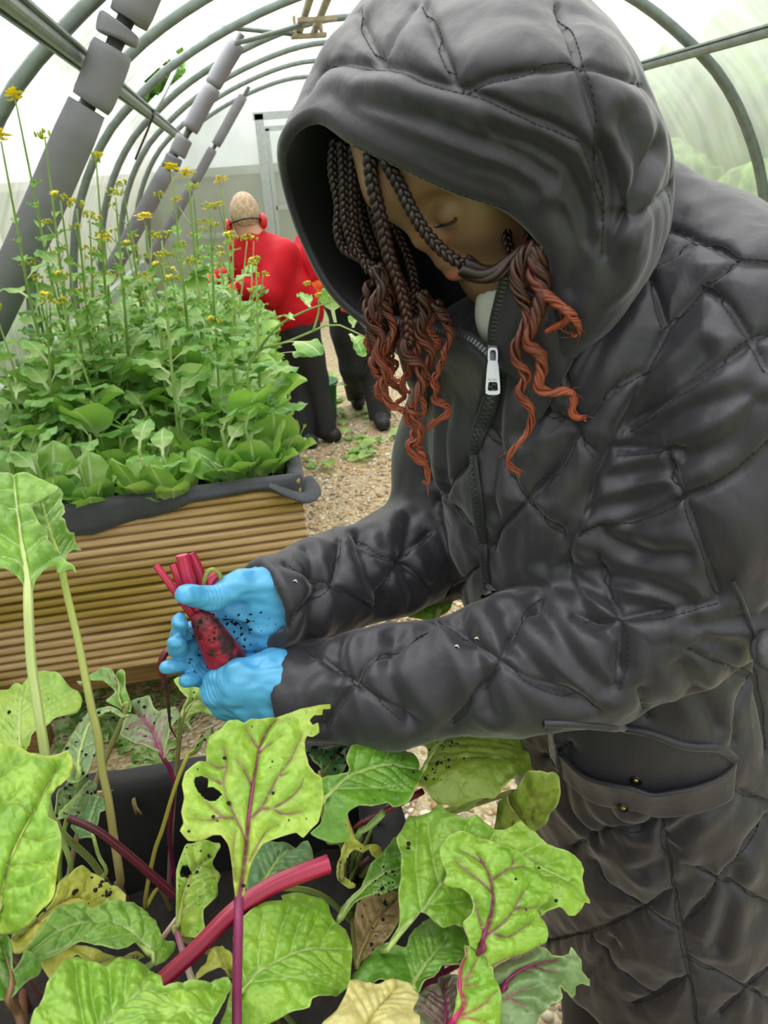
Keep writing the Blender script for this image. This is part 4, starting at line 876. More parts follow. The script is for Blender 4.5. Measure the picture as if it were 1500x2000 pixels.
def grid_normals(V, F):
    fn = np.cross(V[F[:, 2]]-V[F[:, 0]], V[F[:, 3]]-V[F[:, 1]]); N = np.zeros_like(V)
    for k in range(4): np.add.at(N, F[:, k], fn)
    return N/(np.linalg.norm(N, axis=1)[:, None]+1e-12)
HNm = grid_normals(HV, HF); hc = HV.mean(0)
if ((HV-hc)*HNm).sum(1).mean() < 0: HF = HF[:, ::-1]; HNm = -HNm
HSEAMS = [[(600,176),(613,150),(640,126),(708,120),(772,130),(835,152),(911,177),(961,196),(1018,222),(1082,247),(1132,275),(1158,315),(1168,370),(1172,430)],
 [(740,119),(765,70),(806,0)], [(692,0),(699,25),(721,76),(739,116)], [(829,0),(848,57),(873,120),(886,160),(905,176)], [(911,177),(961,149),(1031,130),(1132,120),(1196,139),(1265,165),(1291,184)],
 [(1094,0),(1113,51),(1132,108),(1148,165),(1161,228),(1174,316),(1183,405),(1180,500)], [(1208,425),(1252,424),(1290,392),(1319,361)], [(1180,500),(1208,425)]]
HFOLDS = [[(1180,300),(1200,360),(1215,410)], [(1220,240),(1250,320),(1240,400)], [(700,205),(800,230),(900,262),(1000,300),(1080,350)], [(640,190),(760,260),(880,310),(1000,350)], [(900,330),(960,335),(1030,370)], [(820,300),(900,345),(980,370)], [(1100,330),(1130,400),(1140,470)], [(1090,420),(1120,480),(1110,560)], [(960,265),(1030,290),(1100,330),(1130,380)], [(1280,290),(1250,360),(1210,420)]]
bvH = BVHTree.FromPolygons([Vector(v) for v in HV], [tuple(f) for f in HF])
HS3 = seam_points(bvH, HSEAMS); HW3 = seam_points(bvH, HFOLDS)
mir = [np.array([HG[i, (8+j) % NM] for i, j in zip(np.linspace(30, nr-20, 40).astype(int), np.linspace(s0, s0+d_, 40).astype(int))]) for s0, d_ in ((200, 60), (290, -70), (240, 40))]
HVq = pillow(HV, HNm, HS3+mir, HW3, A=0.008, fold=0.0075, wr=0.0030)
# the rim is rolled over and carried back inside as the lining
rim_fade = np.clip((np.arange(nr)/16.0), 0, 1)[:, None, None]; Hq = HVq.reshape(nr, NM, 3)*rim_fade + (HG+HNm.reshape(nr, NM, 3)*0.001)*(1-rim_fade)
N3 = HNm.reshape(nr, NM, 3); cen0 = HG[0].mean(0); inward = cen0-HG[0]; inward /= np.linalg.norm(inward, axis=1)[:, None]
fwd = HG[0]-HG[6]; fwd /= np.linalg.norm(fwd, axis=1)[:, None]; thk = 0.024
thk = 0.009+0.016*np.clip(np.sin((np.arange(NM)/NM*15-0.3)/9.0*np.pi), 0, 1)[:, None]*(np.arange(NM)/NM*15 < 9.3)[:, None]
roll = []
for a in np.linspace(0, np.pi, 9)[1:]: roll.append(HG[0]+fwd*(thk*0.5*math.sin(a)) - N3[0]*(thk/2)*(1-math.cos(a)))
inner = [HG[i]-N3[i]*np.maximum(thk, 0.009+0.012*min(1, i/30)) for i in range(4, nr-2, 3)]
G2 = np.concatenate([Hq[::-1], np.array(roll), np.array(inner)]); F2 = grid_faces(len(G2), NM, True)
sp_i = nr+len(roll)-1
hood = mk('hood', G2.reshape(-1, 3), F2, [M_coat, M_lining], girl, mats=(np.arange(len(F2))//NM >= sp_i-1).astype(int), label='dark quilted hood with padded brim')
stitch('stitching', HS3[:-2], Hq.reshape(-1, 3), HF, hood)
rim_line = cast(BVHTree.FromPolygons([Vector(v) for v in G2.reshape(-1, 3)], [tuple(f) for f in F2]), dense([(690,284),(760,316),(850,360),(930,390),(1000,412)], 3))
if len(rim_line) > 4: stitch('rim_stitching', [rim_line], G2.reshape(-1, 3), F2, hood)

# ---- stand collar either side of the open zip
def patch(rows_px, n=40, m_=14):
    R = [spl([at(*p) for p in r], n) for r in rows_px]; R = np.array(R); G = np.array([spl(R[:, j], m_) for j in range(n)]).transpose(1, 0, 2); return G
def cz(px, py, inset=0.004):
    r = ray(px, py); L = np.linalg.norm(r); h = bvC.ray_cast(Vector(CAM), Vector(r/L), 1.6); return (px, py, (CAM+r*(h[3]/L+inset))[1]) if h[0] is not None else (px, py, 0.7)
NEAR = [[(990,535,.618),(976,590,.625),(965,640,.632),(962,700,.640)], [(1025,558,.600),(1012,612,.604),(1003,660,.612),(995,725,.622)], [(1080,590,.590),(1065,650,.595),cz(1050,715,.0),cz(1030,770,.001)], [cz(1140,620,.010),cz(1120,690,.010),cz(1090,760,.010),cz(1050,830,.010)]]
FARC = [[(765,626,.735),(810,634,.715),(860,646,.690),(915,660,.662),(957,694,.642)], [(772,668,.735),(815,672,.715),(862,684,.69),(915,702,.665),(955,735,.645)], [cz(800,735,.0),cz(830,740,.0),cz(870,750,.0),cz(912,770,.0),cz(948,785,.0)], [cz(812,810,.012),cz(835,815,.012),cz(870,820,.012),cz(910,830,.012),cz(940,840,.012)]]
colr = []
for G, nm in ((patch(NEAR), 'near'), (patch(FARC), 'far')):
    o = mk('collar', G.reshape(-1, 3), grid_faces(G.shape[0], G.shape[1]), M_coat, coat); sm = o.modifiers.new('thick', 'SOLIDIFY'); sm.thickness = 0.011; sm.offset = 0.0; b_ = o.modifiers.new('soft', 'SUBSURF'); b_.levels = 1; b_.render_levels = 1
    e = G[0]; e = smooth_pts(e, 3); nn = -np.array([ray(*proj(p)[:2])/np.linalg.norm(ray(*proj(p)[:2])) for p in e]); e2 = e+nn*0.007
    V, F = ribbon(e2, nn, 0.010, 0.004); mk('zip_tape', V, F, M_lining, coat); teeth(e2+nn*0.002, nn, False, w=0.0050, sp=0.0038)
# zip slider with its pull
sl = at(962, 690, 0.622); e1, e2, e3 = RC[:, 0], RC[:, 1], -RC[:, 2]
M_nick = mat('nickel_pull', '#8f9296', 0.35, 0.85)
zs = mk('zip_slider', *cat_([box((-.0045, -.008, -.003), (.0045, .006, .003))]), M_zip, coat, smooth=False)
zs.data.transform(Matrix(((e1[0], e2[0], e3[0], sl[0]-WL[coat.name][0]), (e1[1], e2[1], e3[1], sl[1]-WL[coat.name][1]), (e1[2], e2[2], e3[2], sl[2]-WL[coat.name][2]), (0, 0, 0, 1))) @ Matrix.Identity(4)) if False else None
def place(o, V, c): 
    W_ = c+V[:, :1]*e1+V[:, 1:2]*e2+V[:, 2:3]*e3 - WL[o.name]; o.data.vertices.foreach_set('co', W_.astype(np.float32).ravel()); o.data.update()
V, F = box((-.0050, -.010, -.003), (.0050, .007, .004)); place(zs, V, sl); bevel(zs, 0.002)
# pull: tapered tab with a ring end and a square hole (outline px relative to the slider, metres)
k_ = 0.70/FPX
def tabring(outer, inner, th):
    n = len(outer); V = np.array([(x, y, s*th/2) for s in (-1, 1) for ring in (outer, inner) for x, y in ring]); F = []
    for i in range(n):
        j = (i+1) % n; F += [(i, j, n+j, n+i), (2*n+j, 2*n+i, 3*n+i, 3*n+j), (i, 2*n+i, 2*n+j, j), (n+j, 3*n+j, 3*n+i, n+i)]
    return V, F
def rrect(w0, w1, y0, y1, n=24, p=4.0):
    a = np.linspace(0, 2*np.pi, n, endpoint=False); c, s = np.cos(a), np.sin(a); r = (np.abs(c)**p+np.abs(s)**p)**(-1/p); y = (y0+y1)/2+(y0-y1)/2*s*r; t = (y-y1)/(y0-y1); return [(( w1+(w0-w1)*tt)*cc*rr_, yy) for tt, cc, rr_, yy in zip(t, c, r, y)]
Vr, Fr = tabring(rrect(9*k_, 9*k_, 6*k_, -22*k_), rrect(5.5*k_, 5.5*k_, 2*k_, -18*k_), 0.0016)
Vt_, Ft_ = tabring(rrect(9.5*k_, 14*k_, -17*k_, -78*k_, p=8), rrect(8*k_, 9.5*k_, -55*k_, -71*k_, p=7), 0.0018)
zp = mk('zip_pull', *cat_([(Vr, Fr), (Vt_, Ft_)]), M_nick, coat, smooth=False); place(zp, cat_([(Vr, Fr), (Vt_, Ft_)])[0], sl+e1*(-0.001)+e3*0.008)
# engraved lettering on the tab, as small dark strokes (two short unreadable words)
parts = []
for x0 in (-8.2, -6.4, -4.6, -2.8, 0.6, 2.4, 4.2, 6.0):
    parts += [box(((x0)*k_, -52.5*k_, .0009), ((x0+0.5)*k_, -49.5*k_, .0011)), box(((x0)*k_, -50.0*k_, .0009), ((x0+1.2)*k_, -49.5*k_, .0011)), box(((x0)*k_, -52.5*k_, .0009), ((x0+1.2)*k_, -52.0*k_, .0011))]
Vl_, Fl_ = cat_(parts); zl = mk('engraving', Vl_, Fl_, M_zip, zp, smooth=False); place(zl, Vl_, sl+e1*(-0.001)+e3*0.008)

# ---- the body: one continuous surface under the clothes
S0 = RC @ np.array([0.45, -0.25, -0.857]); S0 /= np.linalg.norm(S0)
Fh = RC @ np.array([-0.74, -0.56, -0.37]); Fh -= S0*(Fh @ S0); Fh /= np.linalg.norm(Fh)
Uh = np.cross(S0, Fh)
if Uh @ (RC @ np.array([-0.62, 0.76, 0.0])) < 0: Uh = -Uh
Sh = np.cross(Uh, Fh)                                   # the side of the face towards the camera
if Sh @ RC[:, 2] > 0: Sh = -Sh
sag0 = at(812, 474, 0.672)
def sag(px, py, inset=0.0, s=0.0, up=0.0):
    r = ray(px, py); t = ((sag0-CAM) @ Sh)/(r @ Sh); return CAM+r*t - Fh*inset + Sh*s + Uh*up
nas, tip, chin, brow = sag(785, 405), sag(810, 476), sag(938, 570), sag(738, 368)
hl_ = sag(700, 300); sub = sag(838, 493); ul = sag(852, 512); ll = sag(868, 541); ml = sag(902, 545)
Rh = np.stack([Fh, Sh, Uh], 1)
cr_c = brow - Fh*0.086 + Uh*0.008
def face_sdf(P):
    d = ell(P, cr_c, (0.088, 0.066, 0.084), Rh)
    d = smin(d, ell(P, (nas+chin)/2 - Fh*0.071 + Uh*0.004, (0.062, 0.055, 0.074), Rh), 0.03)
    for s in (-1, 1):
        d = smin(d, ell(P, (nas*0.45+sub*0.55) - Fh*0.046 + Sh*s*0.030, (0.030, 0.028, 0.032), Rh), 0.02)      # cheek
        d = smin(d, chain(P, [(*(chin-Fh*0.020+Uh*0.006+Sh*s*0.010), 0.017), (*(chin-Fh*0.075+Uh*0.030+Sh*s*0.046), 0.016), (*(nas-Fh*0.095+Uh*-0.01+Sh*s*0.058), 0.014)], 0.02), 0.025)
        d = smin(d, rcone(P, brow-Fh*0.012+Sh*s*0.008-Uh*0.004, brow-Fh*0.030+Sh*s*0.048-Uh*0.006, 0.012, 0.011), 0.018)  # brow ridge
        d = smax(d, -(np.linalg.norm(P-(nas-Fh*0.006+Sh*s*0.0345-Uh*0.015), axis=1)-0.0155), 0.016)           # eye socket
        d = smin(d, np.linalg.norm(P-(nas-Fh*0.0225+Sh*s*0.0325-Uh*0.016), axis=1)-0.0118, 0.008)              # lidded eyeball
    d = smin(d, chain(P, [(*(hl_-Fh*0.030), 0.028), (*(brow-Fh*0.020), 0.020), (*(nas-Fh*0.018), 0.016)], 0.02), 0.02)
    d = smin(d, rcone(P, nas-Fh*0.009, tip-Fh*0.0125+Uh*0.002, 0.0080, 0.0130), 0.008)                       # nose
    for s in (-1, 1):
        al = tip*0.45+sub*0.55-Fh*0.0110+Sh*s*0.0130+Uh*0.006
        d = smin(d, np.linalg.norm(P-al, axis=1)-0.0098, 0.005)
        d = smax(d, -(np.linalg.norm(P-(sub+Uh*0.003-Fh*0.002+Sh*s*0.0075), axis=1)-0.0035), 0.004)
    d = smin(d, rcone(P, sub-Fh*0.014, ul-Fh*0.012, 0.013, 0.013), 0.010)
    d = smin(d, chain(P, [(*(ul-Fh*0.0145+Sh*x_*0.0235-Fh*abs(x_)*0.012-Uh*abs(x_)*0.004), 0.0076-0.0035*abs(x_)) for x_ in (-1, -.5, 0, .5, 1)], 0.004), 0.004)
    d = smin(d, chain(P, [(*(ll-Fh*0.0125+Uh*0.002+Sh*x_*0.021-Fh*abs(x_)*0.013+Uh*abs(x_)*0.005), 0.0098-0.005*abs(x_)) for x_ in (-1, -.5, 0, .5, 1)], 0.004), 0.004)
    d = smin(d, np.linalg.norm(P-(chin-Fh*0.012+Uh*0.012-0.0*Sh), axis=1)-0.0165, 0.012)
    return d
HIP = np.array([0.455, 0.716, 0.86])
def body_sdf(P):
    d = face_sdf(P)
    d = smin(d, chain(P, [(*(cr_c-Fh*0.03-Uh*0.07), 0.052), (*NECK, 0.055), (0.315, 0.715, 1.30, 0.09)], 0.02), 0.03)
    d = smin(d, torso(P, -0.045), 0.02)
    for arm in (ARM_N, ARM_F):
        d = smin(d, chain(P, [(*q[:3], q[3]*0.55) for q in arm[:-1]]+[(*(np.array(arm[-1][:3])*0.75+np.array(arm[-2][:3])*0.25), 0.018)], 0.02), 0.02)
    for s in (-1, 1):
        h = HIP+LT*0.08*s; k = np.array([0.455, 0.70, 0.46])+LT*0.085*s; a = np.array([0.475, 0.71, 0.09])+LT*0.095*s
        d = smin(d, chain(P, [(*h, 0.085), (*k, 0.055), (*a, 0.040)], 0.02), 0.03)
        d = smin(d, rcone(P, a-[0, 0, 0.03], a+FT*0.13-[0, 0, 0.045], 0.036, 0.030), 0.02)
    return d
BV, BF = surface_nets(body_sdf, (-0.08, 0.42, -0.01), (0.80, 1.0, 1.66), 0.0034)
body = mk('body', BV, BF, M_skin, girl)
sk = np.array(lin('#86664e')[:3]); lip = np.array(lin('#b06a5e')[:3]); dk = np.array(lin('#4d3328')[:3]); red = np.array(lin('#8a4a40')[:3])
C = np.repeat(sk[None], len(BV), 0)
def blend(C, c, w): return C+(c-C)*np.clip(w, 0, 1)[:, None]
q = BV-(ul+ll)/2; f_, s_, u_ = q @ Fh, q @ Sh, q @ Uh
dl = np.minimum(chain(BV, [(*(ll-Fh*0.0125+Uh*0.002+Sh*x_*0.021-Fh*abs(x_)*0.013+Uh*abs(x_)*0.005), 0.0098-0.005*abs(x_)) for x_ in (-1, -.5, 0, .5, 1)], 0.004), chain(BV, [(*(ul-Fh*0.0145+Sh*x_*0.0235-Fh*abs(x_)*0.012-Uh*abs(x_)*0.004), 0.0076-0.0035*abs(x_)) for x_ in (-1, -.5, 0, .5, 1)], 0.004)-0.001)
C = blend(C, lip, 1.0-(dl/0.0014)); 
for s in (-1, 1): C = blend(C, red, 0.5*np.exp(-(np.linalg.norm(BV-(tip*0.45+sub*0.55-Fh*0.0110+Sh*s*0.0160+Uh*0.006), axis=1)/0.013)**2))
C = blend(C, dk, 0.35*np.exp(-((BV-(brow-Fh*0.014+Sh*0.030)) @ Uh/0.005)**2)*np.exp(-(np.linalg.norm(BV-(brow-Fh*0.014+Sh*0.030), axis=1)/0.020)**2))
setcol(body, C)
# eye line: a sliver of eye and the lashes of the lowered lid
eo = nas-Fh*0.0225+Sh*0.0325-Uh*0.016
tang = [eo+(Fh*0.62-Uh*0.42+Sh*0.0)*0.0128+Sh*x_*0.0115-Fh*abs(x_)**2*0.0045+Uh*0.001 for x_ in np.linspace(-1, 1, 9)]
V, F = tube(np.array(tang), 0.0008, 6); parts = [(V, F)]
for i, x_ in enumerate(np.linspace(-1, 1, 22)):
    b = eo+(Fh*0.62-Uh*0.42)*0.0128+Sh*x_*0.0115-Fh*abs(x_)**2*0.0045; parts.append(tube(spl([b, b+Fh*0.004-Uh*0.002+Sh*x_*0.002, b+Fh*0.0075-Uh*0.0015+Sh*x_*0.004], 5), np.linspace(0.00045, 0.00012, 5), 4))
V, F = cat_(parts); mk('eyelashes', V, F, M_thread, girl)
# pale shirt showing at the neck, and the trousers
shp = chain; ncz = np.array([0.262, 0.690, 1.385])
def shirt_sdf(P): return np.maximum(smin(chain(P, [(*(cr_c-Fh*0.03-Uh*0.07), 0.058), (*NECK, 0.050), (0.31, 0.714, 1.30, 0.095)], 0.02), ell(P, at(972, 612, 0.672), (0.020, 0.024, 0.032)), 0.02), np.maximum((P-at(950, 572, 0.668)) @ RC[:, 1], -(P[:, 2]-1.29)))
V, F = surface_nets(shirt_sdf, (0.12, 0.52, 1.25), (0.50, 0.92, 1.56), 0.004); mk('shirt', V, F, mat('pale_shirt', '#c9cfc4', 0.8), girl)
def trous_sdf(P):
    d = None
    for s in (-1, 1):
        h = HIP+LT*0.085*s; k = np.array([0.455, 0.70, 0.46])+LT*0.085*s; a = np.array([0.475, 0.71, 0.06])+LT*0.095*s; e = chain(P, [(*h, 0.095), (*k, 0.080), (*a, 0.070)], 0.02); d = e if d is None else smin(d, e, 0.02)
    return np.maximum(d + 0.004*vnoise(P*np.array([1, 1, 0.5]), 22, 3), -(P[:, 2]-0.06))
V, F = surface_nets(trous_sdf, (0.28, 0.45, 0.02), (0.76, 1.0, 0.98), 0.007); mk('trousers', V, F, M_trous, girl)
# ---- braids and their loose curled ends (auburn towards the tips)
hair = None
def scalp_sdf(P):
    d = ell(P, cr_c-Fh*0.006+Uh*0.004, (0.092, 0.071, 0.088), Rh)
    return smax(smax(d, -(ell(P, cr_c-Fh*0.004, (0.082, 0.062, 0.080), Rh)), 0.004), (P-(brow-Fh*0.030+Uh*0.046)) @ (Fh*0.80-Uh*0.60), 0.006)
V, F = surface_nets(scalp_sdf, tuple(cr_c-0.13), tuple(cr_c+0.13), 0.004); hair = mk('hair', V, F, M_hair, girl); setcol(hair, np.repeat(np.array(lin('#120d0c')[:3])[None], len(V), 0))
h0, h1, h2 = np.array(lin('#0f0a0a')[:3]), np.array(lin('#3a1b14')[:3]), np.array(lin('#96472f')[:3])
def hcol(u):
    u = np.clip(u, 0, 1)[:, None]; return np.where(u < 0.5, h0+(h1-h0)*u*2, h1+(h2-h1)*(u*2-1))
bvAll = BVHTree.FromPolygons([Vector(v) for v in np.vstack([CVq, G2.reshape(-1, 3)])], [tuple(f) for f in np.vstack([CF, F2+len(CVq)])])
def front(px, py, Y, gap=0.010):
    """a strand point: hanging at Y, or resting just in front of the coat if the coat is nearer"""
    r = ray(px, py); d = Y/r[1]; L = np.linalg.norm(r); h = bvAll.ray_cast(Vector(CAM), Vector(r/L), 1.4)
    if h[0] is not None: d = min(d, h[3]/L-gap)
    return CAM+r*d
def braid(pts, r=0.0056, plait=0.0056, fall=(), u0=0.0, u1=0.35, name='braid', inside_=True):
    """three-strand plait along pixel points (px, py, Y)"""
    P = spl([at(*p) for p in pts], 160); L = np.linalg.norm(np.diff(P, axis=0), axis=1).sum(); s = np.linspace(0, L, 160); T, N, B = frames(P, (0.3, -1, 0.1)); rr = np.full(160, r*0.60); parts, cols = [], []
    for k in range(3):
        ph = s/plait*np.pi*0.66+k*2*np.pi/3; Q = P+B*(np.sin(ph)*r*0.62)[:, None]+N*(np.sin(2*ph)*r*0.34)[:, None]
        V, F = tube(Q, rr*(1-0.25*s/L), 7); parts.append((V, F)); cols.append(np.repeat(hcol(u0+(u1-u0)*s/L), 7, 0))
    V, F = cat_(parts); o = mk(name, V, F, M_hair, hair); c = np.concatenate(cols); setcol(o, c*(0.8+0.4*(vnoise(V, 300, 7)[:, None]*0.5+0.5)))
    return o
def curl(pts, r0=0.005, r1=0.0008, amp=0.0035, turns=5, u0=0.3, u1=1.0, seed=1, n=6, name='curl', gap=0.012):
    r0 = r0*0.82; r = np.random.default_rng(seed); C0 = spl([front(*p, gap) for p in pts], 110); C0 = smooth_pts(C0, 2); T, N, B = frames(C0, (0.3, -1, 0.1)); s = np.linspace(0, 1, 110); parts, cols = [], []
    for k in range(n):
        a0 = r.random()*6.28; tr = turns*(0.8+0.4*r.random()); spread = (r0*0.9*(1-0.75*s)+0.0004); jit = amp*(0.25+0.75*s)*0.35
        Q = C0 + B*((np.cos(a0+tr*0.7*s*6.28)*spread)+jit*np.sin(tr*6.28*s+a0))[:, None]+N*(np.sin(a0+tr*0.7*s*6.28)*spread*0.8)[:, None]
        w = (r0*0.42*(1-s)+r1*0.8)*(0.7+0.5*r.random()); w[-6:] *= np.linspace(1, 0.3, 6)
        V, F = tube(Q, w, 6); parts.append((V, F)); cols.append(np.repeat(hcol(u0+(u1-u0)*s**0.8+0.12*(r.random()-0.5)), 6, 0))
    for k in range(14):                                   # flyaway hairs
        i = int(r.integers(30, 108)); p = C0[i]; d = r.normal(0, 1, 3); d -= T[i]*(d @ T[i]); d /= np.linalg.norm(d); q = spl([p, p+d*0.004+T[i]*0.004, p+d*0.006+T[i]*0.010+r.normal(0, 0.002, 3)], 7); V, F = tube(q, 0.00022, 4); parts.append((V, F)); cols.append(np.repeat(hcol(np.full(7, s[i])), 4, 0))
    V, F = cat_(parts); o = mk(name, V, F, M_hair, hair); setcol(o, np.concatenate(cols)); return o
# inside the hood, far side
braid([(655,270,.70),(650,330,.70),(662,400,.70),(660,450,.70),(672,485,.70),(705,505,.69),(735,525,.68)], 0.0042, u1=0.25)
braid([(668,275,.69),(672,350,.69),(676,430,.69),(690,480,.69),(715,510,.685),(740,540,.68)], 0.0042, u1=0.25)
braid([(690,285,.685),(688,360,.69),(692,440,.69),(702,490,.69),(722,530,.68)], 0.0042, u1=0.3)
braid([(722,300,.645),(728,360,.645),(745,430,.648),(760,500,.652),(780,560,.655),(795,620,.655),(797,665,.655)], 0.0052, 0.0068, u1=0.55)
braid([(750,310,.632),(780,362,.630),(812,425,.622),(845,470,.618),(880,502,.612),(915,522,.608)], 0.0048, 0.0062, u1=0.15)
braid([(712,300,.70),(725,400,.71),(745,470,.71),(770,540,.70),(790,600,.69)], 0.0042, u1=0.3); braid([(735,360,.72),(770,440,.72),(800,510,.71),(812,570,.70),(808,620,.69)], 0.0042, u1=0.3)
braid([(745,400,.72),(755,470,.72),(775,530,.715),(800,580,.70)], 0.0042, u1=0.25); braid([(700,310,.71),(705,390,.72),(715,450,.72),(735,500,.71)], 0.0042, u1=0.2)
# near the ear
braid([(985,400,.645),(988,440,.640),(990,470,.635),(1000,500,.628)], 0.0042, u1=0.3); braid([(1040,420,.640),(1035,450,.630),(1030,480,.615)], 0.0042, u1=0.4)
# hair sweeping across below the mouth and up to the ear, then loose curls over the coat
curl([(905,518,.606),(940,536,.603),(975,530,.600),(1005,506,.596),(1030,482,.592),(1050,480,.590)], 0.0062, 0.003, 0.001, 1, 0.05, 0.35, 3, 8, name='swept_lock')
curl([(1045,478,.588),(1020,500,.588),(1008,535,.588),(1012,570,.588),(1030,605,.588),(1024,640,.588),(1006,672,.588),(1010,705,.59),(1028,735,.59),(1014,768,.59),(1036,800,.59),(1034,840,.59),(1008,872,.59),(988,900,.59),(1004,915,.59),(1016,922,.59),(1010,932,.59)], 0.0052, 0.0007, 0.003, 7, 0.3, 1.0, 5, 7)
curl([(1052,480,.588),(1052,520,.586),(1060,560,.585),(1052,600,.585),(1038,640,.585),(1030,670,.587),(1055,695,.587),(1058,725,.588),(1050,755,.588),(1075,768,.588),(1112,764,.586),(1120,785,.586),(1118,808,.586),(1132,815,.586),(1145,818,.586)], 0.0060, 0.0018, 0.003, 7, 0.3, 1.05, 7, 8)
curl([(1048,485,.586),(1040,530,.585),(1060,570,.583),(1095,598,.582),(1112,615,.582),(1100,632,.582),(1078,642,.583),(1064,648,.583)], 0.0048, 0.0015, 0.002, 4, 0.35, 1.05, 9, 7)
curl([(1100,600,.582),(1116,615,.581),(1128,632,.581),(1132,650,.581),(1122,655,.581),(1116,648,.581)], 0.0032, 0.0007, 0.002, 4, 0.8, 1.1, 11, 6)
# the mass of curls hanging from the far braids
CU = [[(735,520),(752,555),(728,595),(722,625),(745,655),(735,690),(752,722),(748,755),(762,790),(790,805),(797,830),(806,815)], [(745,535),(765,580),(738,620),(725,650),(748,690),(730,720),(748,745),(740,770),(770,795),(792,800)], [(760,560),(740,600),(752,640),(730,670),(760,710),(745,735),(775,755),(790,775),(770,790)],
      [(797,665),(790,690),(818,715),(826,745),(812,775),(805,805),(822,835),(815,862),(798,868),(812,895),(834,915),(838,945),(826,938)], [(790,600),(800,640),(782,680),(800,720),(786,750),(800,770)], [(822,570),(830,610),(818,650),(842,690),(834,725),(852,752),(845,780),(872,790),(876,808),(850,820),(836,842)],
      [(850,590),(872,630),(880,655),(868,690),(858,720),(846,745),(852,765)], [(772,560),(760,610),(775,650),(762,690),(772,715),(760,740),(778,760)], [(808,620),(822,660),(812,700),(834,740),(820,770),(832,800),(822,812)], [(735,525),(718,570),(716,610),(728,640),(716,670),(726,690)], [(745,545),(752,600),(770,640),(757,675),(742,700),(766,735),(784,745)], [(830,580),(848,610),(835,640),(855,668),(847,690)],
      [(800,790),(815,830),(806,850),(822,880),(830,905),(838,925)], [(722,640),(738,680),(726,712),(745,738),(738,762),(756,782)]]
for i, c in enumerate(CU):
    Yc = [.655, .665, .675, .650, .668, .66, .655, .68, .662, .67, .66, .665, .652, .66][i]
    curl([(x, y, Yc) for x, y in c], 0.0050 if i in (0, 3, 5) else 0.0042, 0.0010, 0.004, 6, [0.25, 0.3, 0.25, 0.45, 0.25, 0.3, 0.35, 0.2, 0.35, 0.2, 0.3, 0.3, 0.7, 0.4][i], 0.98, 20+i, 7)
# ================================================================ gloved hands and the beetroot
def glove_mat():
    m = mat('blue_nitrile', '#58aee3', 0.36, 0, 0.05, 9, bump=0.0, spec=0.5); t = m.node_tree; b = t.nodes['Principled BSDF']
    tcn = [x for x in t.nodes if x.type == 'TEX_COORD'][0]; old = b.inputs['Base Color'].links[0].from_socket
    nz = t.nodes.new('ShaderNodeTexNoise'); nz.inputs['Scale'].default_value = 190; nz.inputs['Detail'].default_value = 2; t.links.new(tcn.outputs['Object'], nz.inputs['Vector'])
    n2 = t.nodes.new('ShaderNodeTexNoise'); n2.inputs['Scale'].default_value = 22; t.links.new(tcn.outputs['Object'], n2.inputs['Vector'])
    at_ = t.nodes.new('ShaderNodeAttribute'); at_.attribute_name = 'dirt'
    mu = t.nodes.new('ShaderNodeMath'); mu.operation = 'MULTIPLY'; t.links.new(nz.outputs['Fac'], mu.inputs[0]); ad = t.nodes.new('ShaderNodeMath'); ad.operation = 'MULTIPLY_ADD'; ad.inputs[1].default_value = 0.55; ad.inputs[2].default_value = 0.72; t.links.new(n2.outputs['Fac'], ad.inputs[0]); t.links.new(ad.outputs[0], mu.inputs[1])
    mu2 = t.nodes.new('ShaderNodeMath'); mu2.operation = 'MULTIPLY'; t.links.new(mu.outputs[0], mu2.inputs[0]); t.links.new(at_.outputs['Fac'], mu2.inputs[1])
    rp = t.nodes.new('ShaderNodeValToRGB'); rp.color_ramp.elements[0].position = 0.625; rp.color_ramp.elements[1].position = 0.66; t.links.new(mu2.outputs[0], rp.inputs[0])
    mx = t.nodes.new('ShaderNodeMixRGB'); mx.inputs[2].default_value = lin('#1b1614'); t.links.new(rp.outputs[0], mx.inputs[0]); t.links.new(old, mx.inputs[1]); t.links.new(mx.outputs[0], b.inputs['Base Color'])
    return m
M_glove = glove_mat()
def JP(px, py, Y, rp):
    p = at(px, py, Y); d = (p-CAM) @ RC[:, 2]; return (*p, rp*d/FPX)
# right hand (the far one): palm up behind the root, thumb over the stalks, four fingers wrapped round
RH_palm = [[JP(552, 1158, .706, 36), JP(520, 1141, .702, 35), JP(468, 1142, .694, 28)], [JP(555, 1182, .708, 40), JP(520, 1185, .706, 40), JP(450, 1185, .708, 27)], [JP(552, 1206, .706, 36), JP(520, 1230, .704, 34), JP(484, 1247, .704, 25)]]
RH_f = [[JP(470, 1142, .694, 27), JP(412, 1171, .680, 23), JP(366, 1163, .664, 20)],
        [JP(455, 1180, .714, 23), JP(398, 1222, .706, 19), JP(352, 1236, .690, 17.5), JP(351, 1213, .668, 16)],
        [JP(458, 1205, .716, 23), JP(402, 1254, .708, 19), JP(352, 1272, .690, 18), JP(343, 1254, .668, 16.5)],
        [JP(465, 1230, .714, 22), JP(415, 1280, .706, 20), JP(370, 1294, .688, 18.5), JP(324, 1304, .668, 11)],
        [JP(475, 1250, .708, 20), JP(436, 1296, .700, 20), JP(398, 1318, .686, 19), JP(362, 1329, .668, 13)]]
